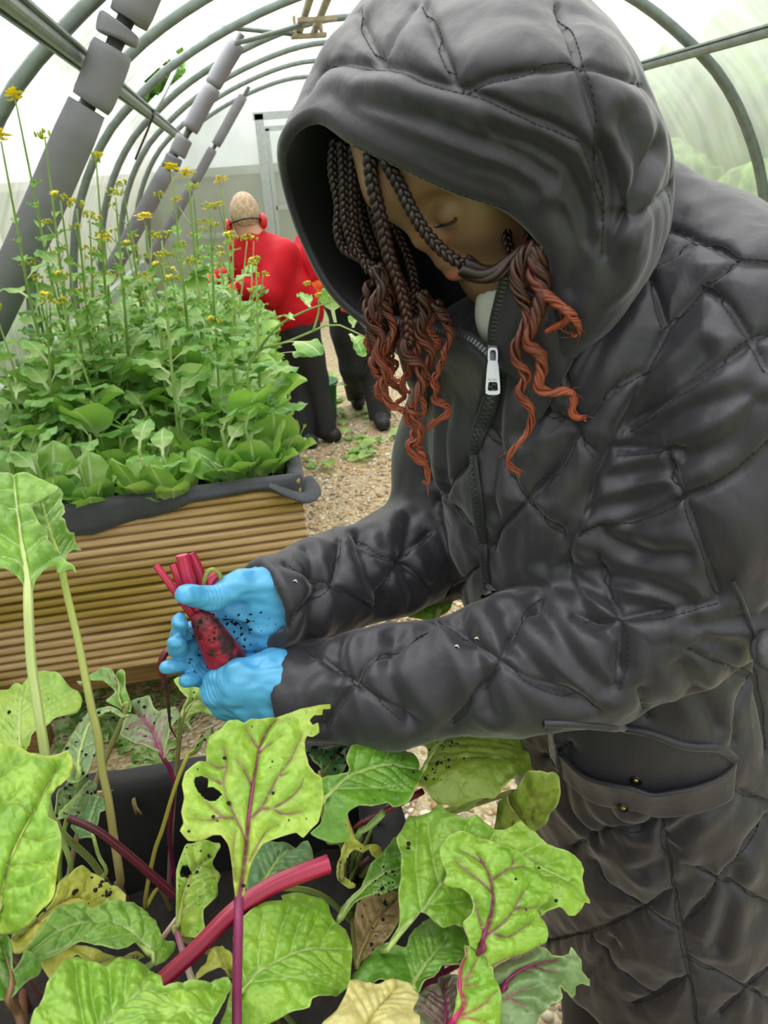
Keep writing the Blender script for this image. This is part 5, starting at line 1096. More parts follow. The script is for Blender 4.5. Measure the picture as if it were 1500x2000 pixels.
# left hand (the near one): back of the hand towards us, fingers curled under the end of the root
LH_palm = [[JP(610, 1325, .668, 50), JP(540, 1325, .660, 52), JP(470, 1322, .655, 33)], [JP(610, 1335, .670, 50), JP(540, 1350, .660, 52), JP(465, 1352, .654, 36)], [JP(610, 1345, .670, 46), JP(540, 1362, .662, 44), JP(490, 1378, .657, 34)]]
LH_f = [[JP(545, 1310, .676, 30), JP(490, 1297, .690, 22), JP(440, 1305, .700, 18)],
        [JP(470, 1318, .655, 31), JP(428, 1330, .664, 27), JP(426, 1340, .690, 21), JP(455, 1330, .700, 17)],
        [JP(462, 1342, .653, 32), JP(423, 1350, .662, 28), JP(424, 1362, .690, 21), JP(456, 1350, .702, 17)],
        [JP(468, 1368, .655, 31), JP(436, 1374, .664, 26), JP(438, 1384, .690, 20), JP(466, 1372, .702, 16)],
        [JP(490, 1386, .658, 29), JP(462, 1394, .667, 23), JP(462, 1402, .688, 17), JP(486, 1392, .698, 14)]]
def hand_sdf(palm, fing, kf):
    def f(P):
        d = None
        for c in palm: e = chain(P, c, 0.008); d = e if d is None else smin(d, e, 0.014)
        g = None
        for c in fing: e = chain(P, c, 0.004); g = e if g is None else smin(g, e, kf)
        return smin(d, g, 0.007)
    return f
def glove(palm, fing, kf, crease_dir, label, dirt, seed):
    f = hand_sdf(palm, fing, kf); pts = np.array([q[:3] for c in palm+fing for q in c]); lo, hi = pts.min(0)-0.04, pts.max(0)+0.04
    V, F = surface_nets(f, lo, hi, 0.0016); N, _ = sdf_normal(f, V, 0.0012)
    # thin rubber: crumples across the hand, fine wrinkles at the joints
    ax = np.array(palm[1][0][:3])-np.array(palm[1][2][:3]); ax /= np.linalg.norm(ax); s = V @ ax; tr = V - np.outer(s, ax)
    w = 0.0024*vnoise(np.outer(s*0.35, ax)+tr, 75, seed) + 0.0016*vnoise(np.outer(s, ax)*0.5+tr, 150, seed+1) + 0.0009*vnoise(V, 45, seed+2)
    for c in fing:
        for q in c[1:-1]:
            r = np.linalg.norm(V-np.array(q[:3]), axis=1); t_ = (V-np.array(q[:3])) @ (np.array(c[2][:3])-np.array(c[0][:3]))/np.linalg.norm(np.array(c[2][:3])-np.array(c[0][:3]))
            w += 0.0007*np.sin(t_*1500)*np.exp(-(r/(q[3]*1.25))**2)
    V = V+N*w[:, None]
    o = mk('glove', V, F, M_glove, girl, label=label); setcol(o, np.repeat(dirt(V)[:, None], 3, 1), 'dirt'); return o
pr_ = proj
glove(RH_palm, RH_f, 0.0025, None, 'light blue rubber glove cradling the root, specked with soil', lambda V: 0.72+0.42*np.exp(-((pr_(V)[:, 0]-470)/75)**2-((pr_(V)[:, 1]-1225)/60)**2)+0.25*np.exp(-((pr_(V)[:, 0]-385)/60)**2-((pr_(V)[:, 1]-1300)/40)**2), 41)
glove(LH_palm, LH_f, 0.006, None, 'clean light blue rubber glove seen from the back', lambda V: np.full(len(V), 0.55), 51)
# the beetroot
bt = thing('beetroot', 'long crimson beetroot with cut stalks and soil, held in the blue gloves', 'vegetable', tuple(at(420, 1250, .676)))
M_beet = mat('beet_skin', '#8e1f37', 0.5, attr='col', noise=0.25, nscale=90, bump=0.35, bscale=160)
AX = spl([JP(383, 1196, .676, 14), JP(398, 1216, .674, 24), JP(416, 1246, .674, 31), JP(436, 1280, .676, 36), JP(458, 1315, .680, 36), JP(474, 1345, .688, 24), JP(484, 1362, .694, 8)], 60)
V, F = tube(AX[:, :3], AX[:, 3], 48); n = vnoise(V, 60, 71)*0.0012+vnoise(V, 140, 72)*0.0007; ctr = np.repeat(AX[:, :3], 48, 0); dr = V-ctr; dr /= np.linalg.norm(dr, axis=1)[:, None]+1e-9; V = V+dr*n[:, None]
pp = pr_(V); tt = np.repeat(np.linspace(0, 1, 60), 48)
so = 0.55*vnoise(V, 70, 73)+0.5*vnoise(V, 190, 74) + 0.9*np.clip((tt-0.50)*3.0, 0, 1) + 0.75*np.exp(-((tt-0.10)/0.10)**2)*(vnoise(V, 40, 75) > -0.2) + 0.55*np.exp(-((np.repeat(np.arange(48)[None], 60, 0).ravel() % 48 - 10)/9.0)**2) - 0.18
C = np.array(lin('#94182f')[:3])[None]*(1+0.25*vnoise(V, 50, 76))[:, None]; C = blend(C, np.array(lin('#211512')[:3]), np.clip(so*3.0, 0, 1)*0.94)
o = mk('root', V, F, M_beet, bt); setcol(o, C)
M_stalk = mat('magenta_stalk', '#c01f4b', 0.38, attr='col', noise=0.12, nscale=40, coat=0.15)
ridge = lambda th: 1+0.10*np.cos(6*th)+0.05*np.cos(11*th)
def stalk(pts, rp0, rp1, parent, name='leaf_stalk', c0='#a8153a', c1='#c93058', flat=0.62, endc='#d96a80', soft=False, k=22, label=None):
    P = spl([at(*p) for p in pts], 26); d = (P-CAM) @ RC[:, 2]; r = np.linspace(rp0, rp1, 26)*d/FPX
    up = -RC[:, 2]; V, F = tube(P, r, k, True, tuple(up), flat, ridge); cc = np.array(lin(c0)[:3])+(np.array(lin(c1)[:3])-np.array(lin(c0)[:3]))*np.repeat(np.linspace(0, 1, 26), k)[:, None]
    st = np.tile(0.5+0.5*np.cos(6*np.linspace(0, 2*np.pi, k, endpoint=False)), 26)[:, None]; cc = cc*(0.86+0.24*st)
    # cut ends get their own vertices so that the flat cut shows pale
    F = F[:-2]; n0 = len(V); V = np.vstack([V, V[:k], V[-k:]]); F = F+[tuple(range(n0+k-1, n0-1, -1)), tuple(range(n0+k, n0+2*k))]; ec = np.array(lin(endc)[:3]); cc = np.vstack([cc, np.repeat(ec[None], 2*k, 0)])
    o = mk(name, V, F, M_stalk, parent, label=label); setcol(o, cc); return o
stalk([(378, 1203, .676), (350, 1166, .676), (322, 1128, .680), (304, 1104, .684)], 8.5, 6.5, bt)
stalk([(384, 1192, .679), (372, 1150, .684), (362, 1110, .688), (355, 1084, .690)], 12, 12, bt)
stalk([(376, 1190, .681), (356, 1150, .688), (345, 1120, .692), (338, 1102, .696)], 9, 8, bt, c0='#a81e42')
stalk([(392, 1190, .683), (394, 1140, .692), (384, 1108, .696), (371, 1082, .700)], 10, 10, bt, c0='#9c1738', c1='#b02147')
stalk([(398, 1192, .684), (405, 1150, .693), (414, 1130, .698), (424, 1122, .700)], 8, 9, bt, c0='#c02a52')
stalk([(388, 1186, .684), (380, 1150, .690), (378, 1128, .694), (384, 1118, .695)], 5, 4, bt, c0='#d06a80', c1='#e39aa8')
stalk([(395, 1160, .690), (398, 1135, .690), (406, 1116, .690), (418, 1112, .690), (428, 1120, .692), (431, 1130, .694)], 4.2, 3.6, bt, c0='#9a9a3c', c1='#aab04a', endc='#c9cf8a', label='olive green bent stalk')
stalk([(470, 1340, .690), (420, 1300, .712), (352, 1262, .712), (326, 1272, .706), (316, 1292, .704), (318, 1318, .704)], 7, 7, bt, 'taproot', '#7d1c30', '#6d2026', 1.0)
P = spl([at(318, 1312, .704), at(325, 1348, .704), at(330, 1390, .705), at(333, 1420, .706), (at(345, 1442, .708))], 24); V, F = tube(P, np.linspace(0.0032, 0.0006, 24)*(1+0.15*np.sin(np.arange(24)*2.1)), 8); mk('root_tail', V, F, mat('root_tail', '#5c2b22', 0.7, 0, 0, 120, '#2e1b15'), bt)
M_crumb = mat('soil_crumb', '#15100d', 0.95)
def crumbs(n, pos, r0, r1, seed):
    r = np.random.default_rng(seed); parts = []; IV1, IF1 = ico(1)
    for i in range(n):
        s = r0+(r1-r0)*r.random()**2; q = IV1*(0.7+0.6*r.random((len(IV1), 1)))*s; parts.append((q+pos(r), [tuple(f) for f in IF1]))
    return cat_(parts)
V, F = crumbs(70, lambda r: AX[int(r.choice([r.integers(6, 14), r.integers(28, 48)])), :3] + (lambda v: v/np.linalg.norm(v))(r.normal(0, 1, 3)-RC[:, 2]*0.8)*0.0155, 0.0008, 0.0026, 5)
o = mk('soil', V, F, M_crumb, bt); o['kind'] = 'stuff'
# ================================================================ beet leaves in the foreground bed
M_leaf = mat('beet_leaf', '#7fae3c', 0.40, attr='col', noise=0.18, nscale=42, bump=0.22, bscale=170, transl=0.26, coat=0.12)
M_midrib = mat('leaf_rib', '#a8c46a', 0.45, attr='col', transl=0.08)
def Zf(ox, oy, s): return lambda *pts: [(ox+x*s, oy+y*s) for x, y in pts]
z1, z2, z3, z4, z5, z6, z7, z8 = Zf(0, 900, .2), Zf(0, 1280, 4/15), Zf(0, 1600, 4/15), Zf(300, 1350, 4/15), Zf(300, 1600, 4/15), Zf(600, 1400, 4/15), Zf(600, 1600, 4/15), Zf(800, 1550, 4/15)
PX = lambda *p: list(p)
def inside(poly, Q):
    x, y = Q[:, 0], Q[:, 1]; c = np.zeros(len(Q), bool); n = len(poly)
    for i in range(n):
        x0, y0 = poly[i-1]; x1, y1 = poly[i]; cond = ((y0 > y) != (y1 > y)) & (x < (x1-x0)*(y-y0)/((y1-y0) if abs(y1-y0) > 1e-9 else 1e-9)+x0); c ^= cond
    return c
def seg_dist(Q, L):
    d = np.full(len(Q), 1e9); tt = np.zeros(len(Q)); n = len(L)-1
    for i in range(n):
        a, b = L[i], L[i+1]; ab = b-a; t = np.clip(((Q-a) @ ab)/(ab @ ab+1e-12), 0, 1); e = np.linalg.norm(Q-a-t[:, None]*ab, axis=1); m_ = e < d; d[m_] = e[m_]; tt[m_] = (i+t[m_])/n
    return d, tt
def auto_veins(mid, out, n=6, ang=52):
    V = []; m_ = spl(mid, 60); seg = np.gradient(m_, axis=0)
    for i in range(n):
        k = int(6+i*46/n)
        for s in (-1, 1):
            kk = min(58, k+(2 if s > 0 else 0)); T = seg[kk]/np.linalg.norm(seg[kk]); a = math.radians(ang)*s; p = m_[kk].copy(); L = [p.copy()]
            for j in range(40):
                a2 = a*(1-0.016*j); D = np.array([T[0]*math.cos(a2)-T[1]*math.sin(a2), T[0]*math.sin(a2)+T[1]*math.cos(a2)]); p = p+D*7
                if not inside(out, p[None])[0]: break
                L.append(p.copy())
            if len(L) > 4: V.append(np.array(L[:max(4, int(len(L)*0.92))]))
    return V
PAL = {'g': ('#8fbd45', '#6a9a34'), 'bright': ('#a4cb49', '#80b233'), 'deep': ('#79ad35', '#558c27'), 'yel': ('#d9d557', '#b9c24a'), 'cream': ('#e6dfa0', '#d8cc7c'), 'grey': ('#87a368', '#6d8c52'), 'blue': ('#6f9e62', '#578a4c'), 'brown': ('#b29668', '#8e7148'), 'purp': ('#7e8660', '#6f6358'), 'lime': ('#b3d04e', '#95bf40'), 'olive': ('#9db546', '#87a03a')}
LEAVES = {}
def leaf(parent, outline, mid, planes, pal='g', vein='pale', veins=None, holes=(), step=4.0, relief=1.0, arch=0.10, fold=0.10, droop=0.06, seed=1, stalkpx=None, stalk_r=(5, 7), stalk_c=None, soil=None, crumbs_n=0, label=None, ruffle=1.0, nv=6, edge=None):
    """outline, mid: pixels as read from the photograph; planes: three (px, py, depth) that set the blade in space. The blade is then domed, creased along its ribs and ruffled."""
    out = np.array(outline, float); mid = np.array(mid, float)
    # resample the rim, with small irregular teeth
    n = len(out); bd = []
    for i in range(n):
        a, b = out[i], out[(i+1) % n]; L = np.linalg.norm(b-a)
        p0, p3 = out[i-1], out[(i+2) % n]
        for t in np.linspace(0, 1, max(1, int(L/step)), endpoint=False):
            q = 0.5*((2*a)+(-p0+b)*t+(2*p0-5*a+4*b-p3)*t*t+(-p0+3*a-3*b+p3)*t**3); bd.append(0.55*(a+(b-a)*t)+0.45*q)
    bd = np.array(bd); lo, hi = bd.min(0), bd.max(0); h = step*0.87
    gx, gy = np.meshgrid(np.arange(lo[0], hi[0], step), np.arange(lo[1], hi[1], h)); gx[1::2] += step/2
    G = np.stack([gx.ravel(), gy.ravel()], 1); G = G[inside(bd, G)]
    db, _ = seg_dist(G, np.vstack([bd[::2], bd[:1]])); G = G[db > step*0.55]
    hol = [np.array(h_, float) for h_ in holes]
    vs = [spl(np.array(v, float), 26) for v in veins] if veins is not None else auto_veins(mid, bd, nv)
    midd = spl(mid, 60)
    allp = [Vector(p) for p in np.vstack([bd]+[spl(np.vstack([h_, h_[:1]]), 40)[:-1] for h_ in hol]+[G])]; nb = len(bd)
    edges = [(i, (i+1) % nb) for i in range(nb)]
    res = delaunay_2d_cdt(allp, edges, [], 0, 1e-4); Q = np.array([v[:] for v in res[0]]); T = np.array([f[:] for f in res[2] if len(f) == 3]); c = Q[T].mean(1); keep = inside(bd, c)
    for h_ in hol: keep &= ~inside(h_, c)
    T = T[keep]
    # plane through the three depths
    A = np.array([atd(*p) for p in planes]); nrm = np.cross(A[1]-A[0], A[2]-A[0]); nrm /= np.linalg.norm(nrm)
    if nrm @ RC[:, 2] > 0: nrm = -nrm
    def lift(P):
        R_ = np.stack([(P[:, 0]-750)/FPX, (1000-P[:, 1])/FPX, np.ones(len(P))], 1) @ RC.T; t = ((A[0]-CAM) @ nrm)/(R_ @ nrm); return CAM+R_*t[:, None]
    W = lift(Q); pxm = np.linalg.norm(A[0]-CAM)/FPX                     # metres per pixel
    dm, tm = seg_dist(Q, midd); dv = np.full(len(Q), 1e9); tv = np.zeros(len(Q)); vl = np.zeros(len(Q))
    for v in vs:
        e, t_ = seg_dist(Q, v); m_ = e < dv; dv[m_] = e[m_]; tv[m_] = t_[m_]
    de, _ = seg_dist(Q, np.vstack([bd[::2], bd[:1]])); size = np.sqrt(np.ptp(bd[:, 0])*np.ptp(bd[:, 1]))*pxm
    cen = bd.mean(0); rad = np.linalg.norm((Q-cen)/np.array([np.ptp(bd[:, 0])/2, np.ptp(bd[:, 1])/2]), axis=1)
    P3 = np.concatenate([Q*pxm, np.full((len(Q), 1), seed*1.7)], 1)
    hgt = size*arch*(1-np.minimum(rad, 1.5)**2) - droop*size*np.clip(tm-0.35, 0, 1)**2*1.5 + fold*np.minimum(dm*pxm, size*0.45) - fold*size*0.2
    hgt += relief*(0.0050*(1-np.exp(-np.minimum(dv, dm)/11.0)) - 0.0022*np.exp(-(dm/5.0)**2))
    hgt += relief*(0.0030*vnoise(P3, 48, seed)+0.0016*vnoise(P3, 115, seed+1)+0.0007*vnoise(P3, 260, seed+2))
    hgt += ruffle*np.exp(-de/16.0)*(0.0085*vnoise(P3, 30, seed+3)+0.0035*vnoise(P3, 85, seed+4)) + 0.010*size/0.12*vnoise(P3, 14, seed+5)
    W = W + nrm*hgt[:, None]
    c1, c2 = [np.array(lin(x)[:3]) for x in PAL[pal]]; mixv = np.clip(0.5+0.55*vnoise(P3, 32, seed+6)+0.25*vnoise(P3, 90, seed+7), 0, 1)[:, None]; C = c2+(c1-c2)*mixv
    pal_v = np.array(lin({'pale': '#c9dc96', 'purple': '#8c2a63', 'thin': '#7b4a4a', 'magenta': '#b52a5e', 'cream': '#dfe6b4', 'none': PAL[pal][1]}[vein])[:3]); pal_m = pal_v
    wm = (3.6 if vein in ('purple', 'magenta') else 2.6)*(1-0.72*tm)+0.3
    if vein == 'thin': wm = 1.4*(1-0.6*tm)+0.2
    wv = (1.9 if vein in ('purple', 'magenta') else 1.1)*(1-0.75*tv)+0.25
    kv = 0.9 if vein in ('purple', 'magenta') else 0.55
    C = blend(C, pal_v, kv*np.clip(1.35-dv/(wv*1.5), 0, 1)); C = blend(C, pal_m, np.clip(1.5-dm/(wm*1.4), 0, 1))
    if vein in ('purple', 'magenta'): C = blend(C, np.array(lin('#8a5a62')[:3]), 0.30*np.exp(-dv/5.0)*(vnoise(P3, 60, seed+8) > 0.0))
    fine = np.abs(vnoise(P3, 95, seed+9)); C = blend(C, c1*1.25, 0.35*np.exp(-(fine/0.06)**2))
    C = blend(C, np.array(lin('#d8e49a')[:3]), 0.45*np.exp(-(de/2.2)**2))
    if edge is not None: C = blend(C, np.array(lin(edge)[:3]), np.exp(-de/9.0)*np.clip(0.4+vnoise(P3, 22, seed+10), 0, 1))
    spots = vnoise(P3, 240, seed+11) > 0.80; C[spots] = C[spots]*0.75+0.12
    o = mk('leaf', W, T, M_leaf, parent, label=label); setcol(o, C); sm = o.modifiers.new('thick', 'SOLIDIFY'); sm.thickness = 0.0007; sm.offset = 0
    # stalk: the midrib carried on down to the soil; a raised rib along the back of the blade
    vcol = stalk_c or {'pale': ('#b9cf78', '#a9c266'), 'purple': ('#8b2a5c', '#7a2450'), 'thin': ('#b9c070', '#a8607a'), 'magenta': ('#b52a5e', '#97224e'), 'cream': ('#cfdc94', '#a8c05c'), 'none': ('#a5a45c', '#8d7a44')}[vein]
    base = mid[0]; bi = np.argmin(np.linalg.norm(Q-base, axis=1)); b3 = W[bi]
    if stalkpx is not None: pts = [b3]+[atd(*p) for p in stalkpx]
    else: pts = [b3]
    ground = np.array(PLANT[parent.name]); last = pts[-1]
    if last[2] > 0.66: pts += [last*0.45+ground*0.55+np.array([0, 0, 0.02]), ground+np.array([0.01*math.cos(seed), 0.01*math.sin(seed), -0.015])]
    m3 = []
    for q in spl(mid, 12): m3.append(W[np.argmin(np.linalg.norm(Q-q, axis=1))]-nrm*-0.0006)
    rib = smooth_pts(np.array(m3)[::-1], 3); P = spl(np.vstack([rib, np.array(pts)[1:]]) if len(pts) > 1 else rib, 60)
    dd = (P-CAM) @ RC[:, 2]; sL = np.r_[0, np.cumsum(np.linalg.norm(np.diff(P, axis=0), axis=1))]; lr = np.linalg.norm(np.diff(rib, axis=0), axis=1).sum(); r = np.where(sL < lr, 0.25+(stalk_r[0]-0.25)*(sL/lr)**1.3, stalk_r[0]+(stalk_r[1]-stalk_r[0])*np.clip((sL-lr)/(sL[-1]-lr+1e-6), 0, 1))*pxm
    V, F = tube(P, r, 12, True, tuple(-RC[:, 2]), 0.8, lambda th: 1+0.08*np.cos(5*th)); u = np.repeat(np.clip((sL-lr*0.3)/(sL[-1]-lr*0.3), 0, 1), 12)[:, None]; ca, cb = np.array(lin(vcol[0])[:3]), np.array(lin(vcol[1])[:3])
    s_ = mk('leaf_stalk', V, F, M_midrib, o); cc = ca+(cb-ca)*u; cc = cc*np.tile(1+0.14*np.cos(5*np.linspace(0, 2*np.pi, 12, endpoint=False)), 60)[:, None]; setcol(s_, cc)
    if crumbs_n:
        r_ = np.random.default_rng(seed+90); idx = r_.choice(len(Q), crumbs_n) if soil is None else np.array([np.argmin(np.linalg.norm(Q-(np.array(soil[r_.integers(len(soil))])+r_.normal(0, 12, 2)), axis=1)) for _ in range(crumbs_n)])
        it = iter(idx); V, F = crumbs(crumbs_n, lambda r: W[next(it)]+nrm*0.0006, 0.0005, 0.0024, seed); k_ = mk('soil_crumbs', V, F, M_crumb, o); k_['kind'] = 'stuff'
    return o
PLANT = {}
def beet_plant(lb, px, py, grp='beet plants in the foreground bed'):
    g = atz(px, py, 0.625); g[0] = min(max(g[0], -0.9), 0.03); g[1] = min(max(g[1], -0.3), 0.83); t_ = thing('beet_plant', lb, 'plant', tuple(g), grp); PLANT[t_.name] = g; return t_

# farthest first
p1 = beet_plant('beet plant with a rounded yellow-green leaf at the left edge below the wooden bed', 120, 1750)
leaf(p1, z2((-90,240),(20,220),(100,220),(175,250),(215,230),(260,160),(330,120),(400,125),(450,160),(500,200),(550,205),(580,250),(580,330),(560,400),(500,440),(420,490),(340,540),(270,600),(230,700),(100,760),(-90,720)), z2((140,720),(148,600),(160,440),(175,270)), [(50,1470,.78),(50,1340,.88),(150,1380,.84)], 'lime', 'pale', seed=3, crumbs_n=14)
leaf(p1, z2((560,190),(660,190),(750,110),(830,110),(860,160),(920,125),(945,150),(930,240),(950,330),(960,420),(880,390),(805,360),(850,270),(780,210),(700,215),(600,230)), z2((900,395),(870,300),(880,200),(830,130)), [(230,1380,.90),(250,1310,.93),(160,1330,.94)], 'deep', 'thin', seed=5)
leaf(p1, z2((430,760),(460,680),(500,600),(560,520),(620,450),(660,400),(720,370),(800,365),(880,385),(940,420),(950,440),(860,420),(780,430),(720,470),(690,500),(700,560),(715,620),(710,720),(680,790),(640,860),(580,890),(500,900),(440,860)), z2((560,860),(570,760),(600,640),(650,500),(760,400),(900,410)), [(150,1510,.76),(250,1390,.84),(130,1440,.80)], 'grey', 'pale', seed=7, crumbs_n=26)
leaf(p1, z2((370,1210),(380,1060),(400,1000),(480,950),(520,900),(600,870),(660,870),(700,920),(690,1000),(640,1060),(600,1150),(520,1195),(430,1210)), z2((400,1200),(480,1110),(580,1000),(680,900)), [(105,1600,.74),(180,1515,.80),(105,1530,.76)], 'grey', 'pale', seed=9, crumbs_n=20, stalkpx=[(122,1640,.76),(138,1700,.79)], stalk_r=(5,7))
leaf(p1, z2((690,980),(760,1050),(800,1090),(790,1140),(750,1170),(740,1230),(720,1290),(690,1345),(640,1360),(590,1360),(550,1300),(520,1260),(560,1200),(620,1150),(650,1080)), z2((690,1345),(660,1240),(690,1120),(700,1010)), [(185,1640,.78),(190,1550,.83),(140,1610,.80)], 'blue', 'pale', seed=11, stalkpx=[(192,1670,.79),(204,1710,.81)], stalk_r=(4,5))
p2 = beet_plant('beet plant with a purple-veined small leaf hanging below the blue fingers', 345, 1640)
leaf(p2, z2((880,600),(900,520),(950,460),(1000,440),(960,350),(1040,370),(1100,380),(1130,440),(1180,480),(1240,480),(1290,440),(1330,500),(1300,560),(1260,600),(1230,660),(1200,720),(1170,700),(1080,690),(1000,660),(930,630)), z2((1190,710),(1150,640),(1100,550),(1040,480),(970,400)), [(317,1470,.84),(260,1390,.92),(350,1410,.90)], 'grey', 'purple', seed=13, stalkpx=[(328,1493,.85),(336,1515,.86),(340,1533,.87)], stalk_r=(4.5,6), crumbs_n=12)
leaf(p2, z2((1270,180),(1310,170),(1340,240),(1420,260),(1480,300),(1560,330),(1640,380),(1660,440),(1580,460),(1500,430),(1400,440),(1340,490),(1320,420),(1350,350),(1300,280)), z2((1330,470),(1380,380),(1460,340),(1600,420)), [(355,1405,.90),(430,1390,.95),(345,1330,.96)], 'lime', 'thin', seed=15, crumbs_n=10)
leaf(p2, z2((1385,700),(1400,640),(1440,580),(1500,540),(1540,520),(1530,560),(1480,620),(1440,680),(1410,740)), z2((1395,735),(1440,650),(1530,530)), [(370,1475,.74),(408,1420,.78),(380,1440,.74)], 'olive', 'pale', seed=17, stalkpx=[(352,1510,.745),(335,1560,.75),(318,1618,.76),(300,1672,.77),(284,1770,.79)], stalk_r=(3.5,5.5), stalk_c=('#a3a03c','#9c8a48'), crumbs_n=10)
p3 = beet_plant('tall beet plant at the left whose two upright leaves overlap the wooden bed', 240, 1770)
leaf(p3, z1((320,410),(440,340),(530,260),(570,245),(605,270),(615,330),(590,420),(610,470),(600,540),(565,590),(600,680),(640,740),(690,745),(705,790),(740,860),(790,885),(750,900),(700,890),(650,920),(620,960),(600,1080),(560,900),(480,780),(400,660),(330,560)), z1((600,1070),(520,820),(470,600),(425,380)), [(120,1110,.78),(85,970,.80),(150,1070,.80)], 'g', 'cream', seed=19, step=3.5, arch=0.05, stalkpx=[(128,1150,.78),(140,1200,.775),(152,1250,.77),(162,1300,.765),(171,1347,.76),(181,1395,.76),(192,1440,.76),(200,1507,.765),(211,1560,.77),(221,1627,.78),(235,1720,.80)], stalk_r=(6.5,9), stalk_c=('#b6cc62','#a8486a'))
leaf(p3, z1((-350,1000),(-450,700),(-400,300),(-200,130),(0,90),(80,90),(170,100),(260,100),(400,150),(530,190),(555,215),(555,245),(500,290),(440,340),(380,380),(320,410),(320,480),(380,600),(450,690),(470,760),(520,830),(600,900),(640,960),(720,1020),(742,1092),(700,1045),(640,1050),(600,1080),(545,1070),(530,1000),(450,1010),(400,1040),(350,1110),(310,1200),(295,1300),(240,1300),(210,1180),(150,1110),(60,1060),(0,1050),(-150,1060)), z1((267,1300),(250,1150),(235,1000),(200,800),(175,550),(140,300),(115,95)), [(53,1160,.70),(25,920,.76),(140,1110,.72)], 'g', 'cream', seed=21, step=3.5, arch=0.04, stalkpx=[(55,1200,.70),(57,1240,.70),(61,1300,.70),(70,1360,.70),(79,1420,.70),(88,1480,.705),(100,1600,.72)], stalk_r=(9,9), veins=[z1((205,830),(120,780),(0,705)), z1((225,930),(240,880),(330,800),(440,700)), z1((235,1050),(150,960),(0,920)), z1((260,1150),(330,1050),(450,970),(590,900)), z1((165,440),(230,430),(310,410)), z1((165,470),(80,465),(0,455)), z1((130,280),(60,275),(0,285)), z1((185,620),(260,590),(360,560))])
p4 = beet_plant('beet plant under the near forearm, its broad dull green leaf specked with soil', 800, 1680)
leaf(p4, PX((795,1205),(815,1185),(838,1172),(848,1148),(866,1133),(880,1148),(888,1180),(875,1200),(840,1215)), PX((850,1210),(858,1180),(866,1140)), [(850,1200,.95),(866,1135,.97),(800,1200,.96)], 'bright', 'thin', seed=23)
leaf(p4, PX((877,1573),(903,1567),(938,1555),(960,1555),(940,1575),(934,1588),(912,1594),(890,1587)), PX((930,1560),(905,1580),(890,1585)), [(930,1560,.86),(890,1585,.85),(905,1570,.86)], 'lime', 'pale', seed=25)
leaf(p4, PX((1033,1500),(1074,1510),(1090,1528),(1095,1549),(1090,1567),(1077,1584),(1068,1606),(1046,1625),(1030,1612),(1016,1603),(1003,1614),(981,1619),(966,1614),(972,1585),(975,1560),(1000,1540)), PX((985,1540),(1000,1570),(1018,1600)), [(985,1540,.82),(1018,1600,.84),(1085,1550,.80)], 'olive', 'thin', seed=27, veins=[PX((1030,1525),(1050,1560),(1060,1590)), PX((1035,1540),(1060,1550),(1080,1545)), PX((1045,1560),(1040,1590),(1045,1615)), PX((995,1550),(1005,1580),(1000,1605))])
leaf(p4, PX((760,1440),(791,1425),(880,1410),(960,1405),(1007,1410),(1016,1454),(1033,1476),(1038,1495),(1042,1506),(1010,1520),(986,1541),(964,1562),(938,1562),(895,1571),(860,1567),(834,1549),(812,1532),(834,1489),(830,1463)), PX((815,1505),(835,1485),(890,1437),(930,1415)), [(820,1520,.80),(930,1415,.86),(1035,1500,.82)], 'olive', 'pale', seed=29, crumbs_n=60, soil=[(851,1470),(868,1478),(890,1480),(862,1505),(830,1518),(820,1527),(963,1432)], relief=0.8)
p5 = beet_plant('beet plant under the near cuff with a glossy green blade curving right', 700, 1690)
leaf(p5, z6((30,330),(100,380),(60,440),(100,450),(170,470),(250,420),(280,250),(330,180),(200,220),(100,230),(0,220)), z6((100,440),(160,340),(260,220)), [(625,1515,.78),(670,1460,.82),(605,1460,.80)], 'blue', 'none', seed=31, crumbs_n=40)
leaf(p5, z6((230,740),(290,700),(330,830),(350,900),(400,930),(480,920),(540,960),(550,1010),(520,1050),(450,1000),(430,960),(380,980),(330,960),(290,1000),(260,1080),(260,1160),(330,1210),(330,1235),(280,1240),(220,1190),(220,1100),(240,960),(270,900),(230,830)), z6((260,1180),(250,1050),(290,930),(270,760)), [(670,1710,.77),(670,1600,.78),(740,1660,.79)], 'yel', 'none', seed=33, crumbs_n=16)
leaf(p5, z6((0,480),(50,490),(100,470),(170,470),(230,460),(255,410),(250,340),(270,280),(300,230),(360,215),(440,235),(500,210),(560,160),(620,145),(680,165),(750,200),(830,230),(870,290),(865,360),(840,440),(790,500),(740,560),(720,610),(690,660),(620,690),(560,705),(530,670),(460,690),(390,710),(300,705),(240,740),(230,830),(270,870),(270,930),(180,940),(60,900),(10,860),(70,800),(80,640),(0,640),(-60,640),(-120,560),(-60,500)), z6((70,660),(180,530),(300,450),(440,395),(600,370),(860,360)), [(625,1570,.70),(825,1495,.77),(660,1460,.74)], 'deep', 'pale', seed=35, step=3.5, arch=0.14, crumbs_n=8, stalkpx=[(640,1640,.74)])
V_ = [(748, 1588, .76), (720, 1615, .77), (700, 1632, .78)]
P = spl([atd(*p) for p in V_]+[PLANT[p5.name]-np.array([0, 0, 0.01])], 20); V, F = tube(P, 0.0052, 10, flat=0.6); mk('leaf_stalk', V, F, M_stem, p5)
P = spl([atd(826, 1545, .80), atd(770, 1575, .79), atd(690, 1625, .80), PLANT[p5.name]], 20); V, F = tube(P, 0.0036, 10); mk('leaf_stalk', V, F, mat('dark_red_stalk', '#5c1526', 0.45), p5, label='dark red stalk')
p6 = beet_plant('beet plant right of the cut stalk with one brown dead leaf', 690, 1790)
